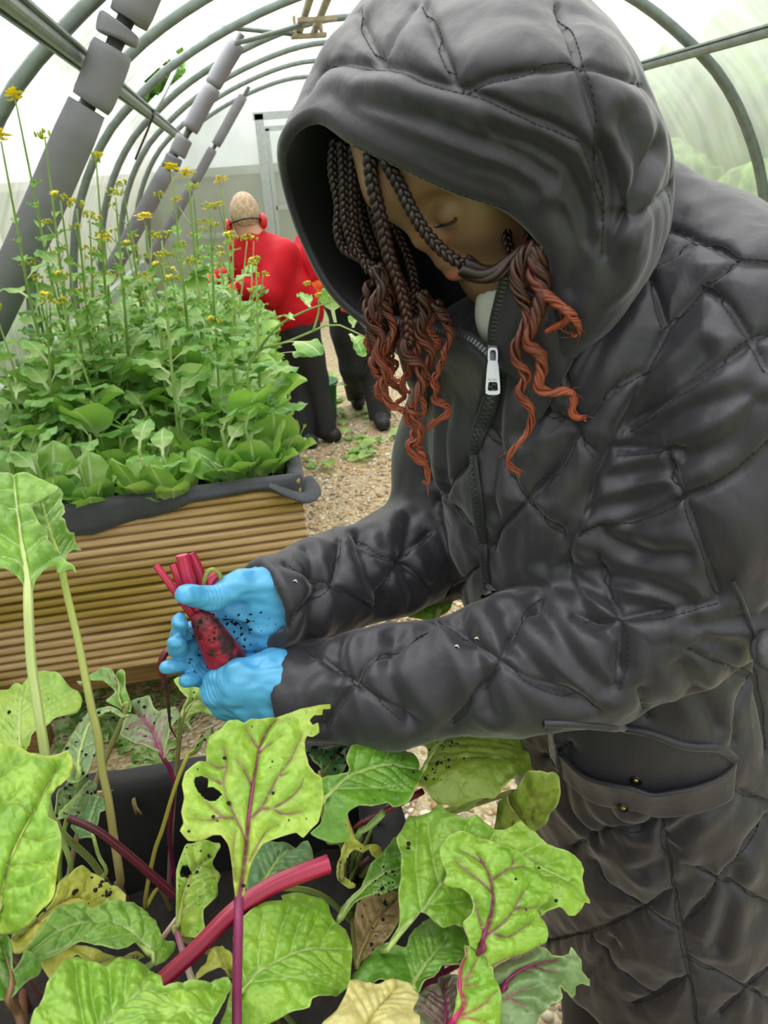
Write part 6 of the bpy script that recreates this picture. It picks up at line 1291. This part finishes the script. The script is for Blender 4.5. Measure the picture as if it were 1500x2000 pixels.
leaf(p6, z7((350,1080),(360,930),(345,750),(370,620),(440,590),(560,550),(650,520),(690,560),(690,700),(660,780),(600,880),(500,970),(400,1030)), z7((360,1050),(450,850),(560,680),(660,560)), [(695,1880,.74),(770,1750,.78),(695,1780,.77)], 'brown', 'none', seed=37, crumbs_n=20)
leaf(p6, z7((210,710),(300,600),(400,490),(480,390),(530,310),(600,200),(640,130),(700,150),(700,300),(690,400),(680,520),(560,550),(440,590),(360,630),(240,725)), z7((225,715),(420,500),(560,410),(690,330)), [(660,1790,.74),(770,1690,.76),(770,1640,.78)], 'deep', 'pale', seed=39, crumbs_n=22, soil=[(760,1720),(755,1730),(752,1735)], stalk_r=(6,7))
leaf(p6, z4((690,1540),(690,1300),(750,1180),(830,1110),(950,1080),(1060,1090),(1130,1070),(1160,1150),(1170,1230),(1150,1330),(1000,1420),(850,1500)), z4((800,1440),(860,1340),(930,1230),(1040,1090)), [(500,1740,.72),(585,1640,.78),(480,1690,.75)], 'blue', 'pale', seed=43)
leaf(p6, z7((330,1150),(400,1100),(470,1020),(510,975),(600,975),(720,985),(750,900),(850,740),(900,700),(1000,780),(1060,760),(1140,790),(1180,900),(1190,1000),(1150,1120),(1060,1140),(1000,1120),(920,1230),(850,1290),(820,1330),(760,1300),(680,1260),(530,1260),(400,1260),(300,1240)), z7((760,1260),(830,1150),(940,1000),(1010,900)), [(690,1900,.69),(890,1830,.72),(820,1940,.67)], 'deep', 'pale', seed=45, arch=0.06)
p7 = beet_plant('beet plant whose wide spiky-edged leaf reaches right to the dark coat', 740, 1880)
leaf(p7, PX((773,1640),(785,1620),(800,1590),(821,1590),(840,1585),(851,1574),(861,1567),(867,1579),(880,1590),(907,1601),(928,1593),(944,1609),(965,1621),(984,1622),(1000,1614),(1015,1602),(1029,1617),(1045,1630),(1067,1649),(1083,1657),(1107,1663),(1128,1670),(1139,1681),(1143,1699),(1139,1715),(1144,1742),(1153,1758),(1152,1765),(1141,1763),(1133,1777),(1120,1790),(1107,1790),(1096,1782),(1083,1777),(1061,1785),(1049,1795),(1041,1782),(1000,1760),(960,1800),(899,1814),(885,1809),(861,1817),(840,1801),(816,1782),(803,1803),(781,1821),(760,1860),(747,1859),(755,1848),(776,1813),(777,1787),(773,1749),(779,1720),(781,1672)), PX((752,1856),(785,1815),(821,1784),(858,1730),(900,1690),(960,1665),(1040,1690),(1110,1720)), [(752,1856,.68),(861,1570,.76),(1150,1760,.72)], 'bright', 'pale', seed=47, step=3.5, arch=0.07, relief=1.2, crumbs_n=4)
p8 = beet_plant('beet plant at the lower right with a magenta midrib and purple-veined ragged leaves', 880, 1990)
leaf(p8, z8((560,1330),(700,1220),(830,1170),(920,1120),(980,1130),(1040,1180),(1110,1190),(1165,1170),(1180,1120),(1215,1160),(1245,1220),(1250,1290),(1300,1350),(1320,1360),(1315,1410),(1250,1390),(1200,1410),(1195,1470),(1165,1495),(1120,1450),(1080,1440),(1040,1400),(1035,1480),(1000,1520),(950,1520),(900,1600),(880,1700),(870,1800),(600,1800),(580,1500)), z8((640,1440),(750,1320),(880,1260),(1000,1230),(1100,1220)), [(970,1930,.67),(1150,1860,.70),(1030,2010,.66)], 'grey', 'purple', seed=49, step=3.5, edge='#a08a78', veins=[z8((660,1500),(760,1450),(880,1410)), z8((720,1350),(800,1300),(900,1310)), z8((700,1490),(760,1530),(820,1560)), z8((880,1260),(960,1290),(1060,1300)), z8((590,1300),(680,1230),(800,1210),(920,1130))])
leaf(p8, z8((-120,1800),(0,1640),(20,1560),(80,1460),(130,1420),(200,1400),(210,1350),(260,1320),(330,1330),(400,1380),(380,1530),(350,1650),(340,1800)), z8((250,1800),(260,1600),(250,1450),(270,1340)), [(870,2020,.655),(870,1905,.69),(800,1990,.66)], 'purp', 'purple', seed=51, step=3.5, edge='#7c5a66')
leaf(p8, z8((215,420),(260,330),(330,290),(420,300),(520,330),(640,380),(760,420),(860,480),(920,560),(1030,680),(1000,760),(960,810),(905,860),(940,930),(965,1000),(970,1090),(920,1120),(830,1170),(700,1220),(600,1280),(580,1290),(560,1230),(520,1180),(490,1150),(430,1110),(410,1060),(380,990),(370,950),(415,900),(430,830),(400,760),(330,710),(260,700),(215,670),(240,600),(230,520)), z8((505,1160),(530,1040),(555,900),(570,760),(555,640),(525,520),(500,450)), [(933,1855,.655),(930,1660,.70),(1050,1780,.685)], 'bright', 'purple', seed=53, step=2.8, arch=0.12, relief=1.2, crumbs_n=3,
     veins=[z8((540,1050),(640,960),(720,860),(780,760),(850,680)), z8((565,650),(640,600),(710,560),(830,545)), z8((550,740),(480,670),(400,590),(310,500)), z8((520,1020),(470,900),(430,780)), z8((600,1040),(680,1060),(760,1020),(880,930)), z8((710,560),(740,490)), z8((525,520),(440,470),(340,410)), z8((740,850),(840,850),(930,830)), z8((600,1270),(700,1210),(830,1180),(930,1110))])
leaf(p8, z8((400,1110),(480,1140),(540,1190),(590,1280),(620,1400),(640,1480),(655,1690),(660,1800),(280,1800),(310,1650),(330,1530),(365,1400),(390,1250)), z8((290,1740),(340,1630),(385,1530),(375,1400),(400,1250),(415,1130)), [(880,2010,.625),(905,1850,.655),(970,1980,.64)], 'bright', 'magenta', seed=55, step=3.0, stalk_r=(8,10), veins=[z8((380,1400),(440,1330),(490,1220)), z8((375,1410),(450,1410),(500,1390)), z8((330,1650),(420,1590),(520,1530),(610,1440)), z8((340,1640),(430,1640),(540,1660))])
p9 = beet_plant('beet plant with a pale cream withered leaf at the bottom edge', 720, 1960)
leaf(p9, z7((60,1620),(110,1500),(200,1430),(270,1300),(300,1200),(360,1175),(440,1190),(530,1205),(600,1170),(680,1165),(760,1210),(820,1280),(800,1340),(770,1390),(755,1440),(790,1500),(760,1620)), z7((400,1600),(470,1450),(600,1300),(680,1190)), [(700,2010,.60),(760,1910,.64),(650,1930,.62)], 'cream', 'none', seed=57)
p10 = beet_plant('beet plant at lower left with a yellow leaf among broad green ones', 220, 1990)
leaf(p10, z3((60,900),(110,880),(150,830),(230,770),(330,680),(380,600),(420,480),(500,410),(560,350),(610,325),(660,340),(740,400),(800,470),(880,510),(910,570),(905,640),(860,760),(700,800),(500,800),(340,860),(220,930),(150,1010),(90,1000)), z3((110,890),(230,800),(400,660),(560,580),(760,610)), [(30,1840,.66),(170,1690,.74),(240,1770,.73)], 'yel', 'thin', seed=59, crumbs_n=40, soil=[(205,1725),(200,1740),(150,1755),(80,1793),(20,1810)], veins=[z3((240,795),(290,800),(340,790)), z3((420,640),(480,560),(520,480)), z3((560,580),(620,520),(640,440))])
leaf(p10, z3((300,1040),(400,980),(540,960),(640,1000),(760,1030),(860,1030),(1000,960),(1060,1000),(900,1100),(800,1130),(680,1120),(580,1070),(500,1110),(460,1160),(430,1210),(360,1170),(300,1110)), z3((1000,1000),(700,1080),(430,1180)), [(267,1870,.67),(115,1910,.65),(180,1860,.68)], 'yel', 'none', seed=61)
leaf(p10, z3((200,960),(220,900),(290,820),(350,740),(420,670),(480,660),(540,625),(600,640),(640,680),(680,700),(740,650),(820,640),(900,655),(960,650),(1040,660),(1080,710),(1110,780),(1120,860),(1150,950),(1240,935),(1270,950),(1260,990),(1200,1060),(1120,1085),(1080,1040),(1040,980),(960,990),(880,1040),(800,1060),(750,1050),(700,1020),(620,1000),(540,975),(430,985),(350,1000),(300,1020)), z3((1120,1050),(1020,960),(920,880),(800,810),(620,805),(470,830),(340,880),(225,940)), [(300,1880,.66),(60,1850,.62),(190,1770,.68)], 'g', 'pale', seed=63, step=3.2, arch=0.12)
leaf(p10, z3((180,1800),(230,1600),(280,1500),(310,1420),(370,1330),(420,1250),(470,1150),(520,1090),(580,1050),(640,1080),(700,1120),(780,1130),(830,1090),(900,1040),(980,1015),(1040,1030),(1100,1080),(1160,1150),(1190,1230),(1200,1265),(1280,1250),(1400,1200),(1500,1170),(1580,1115),(1670,1100),(1700,1160),(1665,1260),(1655,1330),(1615,1430),(1575,1500),(1500,1700),(1400,1850),(800,1900)), z3((600,1800),(760,1560),(900,1420),(1080,1310),(1300,1290),(1560,1180)), [(200,2060,.52),(300,1870,.60),(440,1930,.575)], 'bright', 'pale', seed=65, step=3.2, arch=0.10, relief=1.25, nv=7)
p11 = beet_plant('beet plant filling the left edge with one large bright leaf yellowing on top', 60, 1940)
leaf(p11, z3((-110,880),(40,850),(90,900),(110,960),(105,1060),(110,1120),(150,1060),(190,970),(240,980),(290,1040),(300,1080),(280,1120),(220,1170),(180,1220),(100,1320),(20,1350),(-110,1340)), z3((60,1330),(100,1200),(60,1050),(20,900)), [(20,1950,.59),(10,1840,.62),(75,1880,.61)], 'deep', 'thin', seed=67, stalkpx=[(35,1975,.61),(45,2010,.62)], stalk_r=(9,10), stalk_c=('#8a6a4a','#7a2c3c'))
leaf(p11, z2((-140,720),(0,690),(60,705),(135,675),(210,725),(330,735),(420,720),(500,680),(530,740),(535,800),(510,900),(480,940),(420,980),(380,1050),(370,1150),(360,1250),(420,1270),(450,1350),(455,1440),(420,1600),(400,1760),(370,1820),(280,1900),(200,1960),(100,1990),(0,1980),(-140,1940)), z2((-30,1900),(60,1560),(150,1350),(240,1200),(330,1000),(430,780)), [(10,1800,.56),(30,1470,.66),(130,1620,.62)], 'bright', 'thin', seed=69, step=3.2, relief=1.2, edge='#d6d84a', veins=[z2((0,900),(80,830),(150,765)), z2((0,1180),(60,1110),(130,1020)), z2((240,1200),(150,1130),(60,1120)), z2((150,1350),(260,1380),(400,1360)), z2((60,1560),(200,1560),(380,1500)), z2((20,1720),(150,1700),(330,1640))])
p12 = beet_plant('beet plant whose big rounded leaf lies right of the tall purple stalk', 560, 1985)
leaf(p12, z5((240,180),(300,170),(400,150),(480,150),(490,180),(450,240),(430,310),(470,350),(490,400),(470,480),(470,560),(440,620),(370,700),(370,780),(380,840),(300,900),(200,840),(165,800),(160,680),(170,560),(165,400),(190,300)), z5((180,810),(200,640),(240,480),(300,370),(430,240)), [(345,1815,.71),(415,1660,.77),(420,1740,.74)], 'lime', 'thin', seed=71, holes=[z5((195,400),(215,345),(250,350),(280,400),(240,440),(200,430))], crumbs_n=14)
leaf(p12, z5((310,1180),(320,1130),(380,1060),(400,990),(450,920),(490,900),(530,960),(590,1010),(600,1120),(560,1140),(500,1090),(420,1120)), z5((560,1130),(500,1010),(480,920)), [(450,1895,.67),(430,1850,.69),(385,1910,.67)], 'yel', 'none', seed=73)
leaf(p12, z5((560,1080),(590,790),(650,730),(730,660),(800,630),(930,620),(930,570),(1000,540),(1130,540),(1230,570),(1290,610),(1310,680),(1350,730),(1430,770),(1475,830),(1490,900),(1480,1000),(1460,1100),(1450,1200),(1380,1260),(1330,1300),(1230,1330),(1120,1370),(1100,1430),(950,1470),(850,1520),(700,1580),(560,1580),(480,1530),(530,1400),(560,1250)), z5((600,1330),(720,1180),(900,1070),(1100,990),(1450,905)), [(465,1960,.61),(690,1840,.67),(560,1770,.675)], 'bright', 'pale', seed=75, step=3.2, arch=0.13, relief=1.1)
# loose cut stalk lying across, dark red stalk lying at the left
cs = thing('cut_beet_stalk', 'thick bright crimson cut beet stalk lying across the foreground leaves', 'stalk', tuple(atd(460, 1776, .66)), None)
stalk([(p[0], p[1], (lambda q: q[1])(atd(*p))) for p in [(318,1912,.645),(380,1856,.650),(460,1776,.660),(540,1725,.672),(642,1686,.690)]], 15, 17, cs, 'stem', '#8f1135', '#bd2450', 0.7, '#d23a5c')
ds = thing('dark_beet_stalk', 'dark maroon beet stalk slanting over black compost at the left', 'stalk', tuple(atd(240, 1661, .74)), None)
stalk([(p[0], p[1], atd(*p)[1]) for p in [(133,1597,.73),(187,1621,.735),(240,1661,.745),(341,1749,.77)]], 7.5, 9, ds, 'stem', '#4f1626', '#661c31', 0.8, '#7a2a3c')
for a, b, c0, lb in (([(303,1850,.70),(330,1815,.72),(345,1795,.73)], (5, 5), '#a34a5e', 'short pink-and-cream stalk stump left of the crimson cut stalk'), ([(345,1820,.70),(360,1870,.69),(376,1918,.69)], (6, 7), '#a8507a', 'mauve stalk stump rising behind the crimson cut stalk')):
    t_ = thing('stalk_stump', lb, 'stalk', tuple(atd(*a[0]))); stalk([(p[0], p[1], atd(*p)[1]) for p in a], b[0], b[1], t_, 'stem', c0, '#d9c9b0', 0.8)
# the tallest centre leaf, nearest the lens
p13 = beet_plant('beet plant with the tall purple-veined holed leaf in front of the near hand', 466, 2060)
leaf(p13, z4((1300,85),(1300,120),(1240,135),(1230,180),(1170,190),(1130,235),(1150,270),(1190,250),(1200,320),(1150,355),(1110,350),(1090,400),(1085,500),(1095,590),(1130,650),(1180,680),(1190,720),(1210,800),(1200,880),(1180,980),(1130,1030),(1070,1095),(1020,1060),(940,1080),(850,1110),(780,1140),(740,1200),(700,1290),(680,1400),(665,1500),(600,1500),(580,1380),(560,1260),(530,1150),(480,1080),(420,1080),(350,1110),(250,1110),(190,1040),(215,980),(200,900),(220,800),(205,700),(230,610),(320,540),(380,530),(380,450),(400,360),(480,310),(530,260),(600,250),(650,270),(700,235),(760,230),(840,210),(950,175),(1080,130),(1200,105)), z4((633,1500),(660,1200),(690,900),(720,700),(755,480),(780,400),(840,280),(905,205)), [(469,1750,.59),(540,1400,.665),(620,1560,.64)], 'lime', 'purple', seed=77, step=2.6, arch=0.06, relief=1.0, droop=0.0, crumbs_n=16, stalkpx=[(466,1800,.585),(464,1880,.58),(463,1960,.58),(463,2060,.59)], stalk_r=(8,9), stalk_c=('#8b2a5c','#6e2348'), edge='#c9cf62',
     holes=[z4((290,690),(300,650),(350,635),(395,650),(395,690),(390,720),(430,720),(470,750),(497,775),(470,800),(450,825),(400,820),(370,805),(320,750))],
     veins=[z4((665,1130),(620,1010),(570,900),(520,760),(505,680),(530,560),(500,420)), z4((580,950),(500,945),(400,850),(350,790)), z4((500,945),(400,965),(290,945)), z4((710,940),(780,870),(850,740),(900,640),(980,540),(1040,420),(1080,340)), z4((780,880),(850,880),(950,830),(1040,750),(1070,670)), z4((850,880),(930,920),(1080,905)), z4((705,700),(650,600),(600,530)), z4((750,430),(710,370),(670,310)), z4((770,465),(850,400),(930,340)), z4((690,1260),(760,1120),(830,1030),(900,1000)), z4((505,700),(430,660),(370,620)), z4((530,575),(460,570),(380,530)), z4((890,650),(960,640)), z4((590,1400),(570,1200),(590,1050))])
# dead leaf scrap caught on the liner
sc_p = at(268, 1575, 0.858); V = np.array([sc_p+RC[:, 0]*x*0.00052+RC[:, 1]*y*0.00052+RC[:, 2]*-0.004*math.sin(x*0.3+y*0.2) for x, y in ((-12, 22), (-6, 25), (-1, 14), (3, 2), (12, -14), (16, -20), (5, -22), (-4, -21), (-7, -8), (-14, 6))]+[sc_p+RC[:, 2]*-0.005]); F = [(i, (i+1) % 10, 10) for i in range(10)]
o = mk('dead_leaf', V, F, mat('dry_leaf', '#9a8654', 0.9, 0, 0, 90, '#6f5c34')); tag(o, 'small dry brown leaf scrap stuck to the black liner', 'leaf')
o.modifiers.new('t', 'SOLIDIFY').thickness = 0.0008
# ================================================================ two workers in red farther down the tunnel
M_red = mat('red_jacket', '#b80a1e', 0.6, 0, 0.12, 5, bump=0.3, bscale=14, spec=0.2)
M_skin2 = mat('pale_skin', '#d2a088', 0.5)
M_hair2 = mat('fair_hair', '#cdb595', 0.7, 0, 0, 60, '#a58c72', bump=0.6, bscale=90)
M_blk = mat('black_workwear', '#17181b', 0.8, 0, 0.15, 8, bump=0.2, bscale=16)
M_ear = mat('red_ear_cup', '#d0202a', 0.35); M_rubber = mat('black_rubber', '#101012', 0.6)
def person(label, name, J_, loc, cut=-0.10):
    """J_: joints in world space. One continuous body under jacket, trousers, shoes and gloves"""
    t_ = thing('person', label, 'person', loc)
    def body(P):
        d = ell(P, J_['head'], (0.075, 0.088, 0.108)); d = smin(d, rcone(P, J_['head']-np.array([0, 0, 0.05]), J_['neck'], 0.055, 0.06), 0.03)
        d = smin(d, chain(P, [(*J_['neck'], .07), (*J_['chest'], .13), (*J_['hip'], .12)], 0.05), 0.05)
        for s in 'LR':
            d = smin(d, chain(P, [(*J_['sh'+s], .055), (*J_['el'+s], .045), (*J_['ha'+s], .034)], 0.03), 0.04)
            d = smin(d, chain(P, [(*J_['th'+s], .085), (*J_['kn'+s], .055), (*J_['an'+s], .04)], 0.03), 0.04); d = smin(d, rcone(P, J_['an'+s]-[0, 0, .03], J_['to'+s], .035, .03), 0.03)
        if 'nose' in J_: d = smin(d, rcone(P, J_['nose'][0], J_['nose'][1], 0.018, 0.012), 0.02)
        return d
    pts = np.array([v for k, v in J_.items() if k != 'nose']); lo, hi = pts.min(0)-0.2, pts.max(0)+0.2
    V, F = surface_nets(body, lo, hi, 0.012); mk('body', V, F, M_skin2, t_)
    def jacket(P):
        d = chain(P, [(*(J_['neck']-[0, 0, .02]), .085), (*J_['chest'], .165), (*((J_['chest']+J_['hip'])/2), .165), (*J_['hip'], .185)], 0.05)
        d = smax(d, (P-(J_['hip']+[0, 0, cut])) @ np.array([0, 0, -1.0]), 0.03)
        for s in 'LR': d = smin(d, chain(P, [(*J_['sh'+s], .088), (*J_['el'+s], .078), (*(J_['ha'+s]*0.86+J_['el'+s]*0.14), .06)], 0.03), 0.05)
        return d + 0.010*vnoise(P*np.array([1, 1, 0.6]), 9, 3)+0.006*vnoise(P*np.array([1, 1, 0.5]), 22, 4)
    V, F = surface_nets(jacket, lo-0.1, hi+0.1, 0.012); mk('jacket', V, F, M_red, t_)
    def trous(P):
        d = None
        for s in 'LR':
            e = chain(P, [(*J_['th'+s], .125), (*J_['kn'+s], .088), (*(J_['an'+s]-[0, 0, .02]), .074)], 0.04); d = e if d is None else smin(d, e, 0.03)
        d = smin(d, chain(P, [(*J_['hip'], .150), (*(J_['hip']*0.4+J_['chest']*0.6), .148)], 0.03), 0.05)
        return np.maximum(d+0.008*vnoise(P*np.array([1, 1, 0.5]), 16, 5), 0.045-P[:, 2])
    V, F = surface_nets(trous, lo-0.05, hi+0.05, 0.012); mk('trousers', V, F, M_blk, t_)
    for s in 'LR':
        a = J_['an'+s]; to = J_['to'+s]
        def shoe(P): return np.maximum(smin(chain(P, [(*(a-[0, 0, .01]), .05), (*(a*0.5+to*0.5+[0, 0, -.01]), .048), (*to, .042)], 0.02), rcone(P, a-[0, 0, .035]-(to-a)*0.15, to, .045, .045), 0.02), 0.003-P[:, 2])
        V, F = surface_nets(shoe, np.minimum(a, to)-0.12, np.maximum(a, to)+0.12, 0.008); mk('shoe', V, F, M_rubber, t_)
        if J_.get('glove'+s) is None: continue
        h = J_['ha'+s]; dr = J_['glove'+s]; sd = np.cross(dr, [0, 0, 1.0]); sd /= np.linalg.norm(sd)
        def glv(P):
            d = smin(rcone(P, h-dr*0.04, h+dr*0.04, .040, .042), rcone(P, h+sd*0.03, h+dr*0.05+sd*0.055, .016, .014), .015)
            for q in (-1.5, -.5, .5, 1.5): d = smin(d, chain(P, [(*(h+dr*0.04+sd*q*0.018), .015), (*(h+dr*0.085+sd*q*0.020-[0, 0, .01]), .0135), (*(h+dr*0.105+sd*q*0.020-[0, 0, .035]), .012)], .004), .008)
            return d
        V, F = surface_nets(glv, h-0.18, h+0.18, 0.007); o = mk('glove', V, F, mat('work_glove', '#e0c9a0', 0.8, attr='col'), t_); c = np.repeat(np.array(lin('#dcc398')[:3])[None], len(V), 0); c = blend(c, np.array(lin('#e2622b')[:3]), np.clip(((V-h) @ dr)/0.03+0.2, 0, 1)); setcol(o, c)
    return t_
A = lambda px, py, Y: at(px, py, Y)
Ya = 4.68
JA = dict(head=A(477,420,Ya), neck=A(494,464,Ya), chest=A(520,515,Ya), hip=A(570,605,Ya), shL=A(478,490,Ya+.06), shR=A(556,498,Ya-.08), elL=A(462,548,Ya+.10), elR=A(520,575,Ya-.20), haL=A(426,545,Ya+.02), haR=A(470,562,Ya-.22),
    thL=A(565,640,Ya+.06), thR=A(585,640,Ya-.04), knL=A(572,745,Ya+.02), knR=A(612,745,Ya+.02), anL=atz(588,846,0.09), anR=atz(634,836,0.09), toL=atz(606,862,0.045), toR=atz(652,850,0.045), gloveL=np.array([-1.0, -0.1, -0.1]), gloveR=np.array([-0.95, -0.2, -0.25]))
pa = person('person in a red jacket and red ear defenders bending over the far raised bed', 'a', JA, (*atz(612, 852, 0)[:2], 0))
hd = JA['head']
def hair_sdf(P): return np.maximum(np.maximum(ell(P, hd+[0.004, -.004, .008], (.082, .096, .114)), -ell(P, hd, (.072, .085, .104))), -(P[:, 2]-(hd[2]-.055)))
V, F = surface_nets(hair_sdf, hd-.16, hd+.16, 0.008); mk('hair', V, F, M_hair2, pa)
ed = mk('ear_defenders', *tube(spl([hd+[-.088, -.01, -.055], hd+[-.07, -.09, -.03], hd+[0.0, -.118, -.015], hd+[.07, -.085, -.02], hd+[.092, -.01, -.04]], 30), 0.008, 8, flat=0.5), M_rubber, pa)
for sx, dz in ((-1, -.055), (1, -.04)):
    c = hd+np.array([sx*.098, -.012, dz]); f = lambda P: ell(P, c, (.026, .036, .044)); V, F = surface_nets(f, c-.07, c+.07, 0.006); mk('ear_cup', V, F, M_ear, ed, label='red ear cup')
Yb = 4.95
JB = dict(head=A(640,420,Yb), neck=A(632,462,Yb), chest=A(640,520,Yb), hip=A(690,610,Yb), shL=A(606,478,Yb-.1), shR=A(680,480,Yb+.1), elL=A(592,512,Yb-.14), elR=A(715,560,Yb+.1), haL=A(612,545,Yb-.18), haR=A(690,570,Yb-.2),
    thL=A(682,650,Yb), thR=A(712,650,Yb), knL=A(690,715,Yb+.02), knR=A(728,720,Yb), anL=atz(697,768,0.09), anR=atz(742,805,0.09), toL=atz(700,788,0.045), toR=atz(748,828,0.045), gloveL=np.array([0.35, -0.3, -0.85]), gloveR=np.array([-0.6, -0.3, -0.6]))
pb = person('person in a red jacket mostly hidden behind the dark hood, in black trousers', 'b', JB, (*atz(720, 815, 0)[:2], 0), 0.16)
hb = JB['head']
def hairb(P): return np.maximum(np.maximum(ell(P, hb+[0.004, .004, .008], (.083, .096, .114)), -ell(P, hb, (.072, .085, .104))), -(P[:, 2]-(hb[2]-.04)))
V, F = surface_nets(hairb, hb-.16, hb+.16, 0.01); mk('hair', V, F, mat('dark_hair', '#2b211c', 0.6), pb)
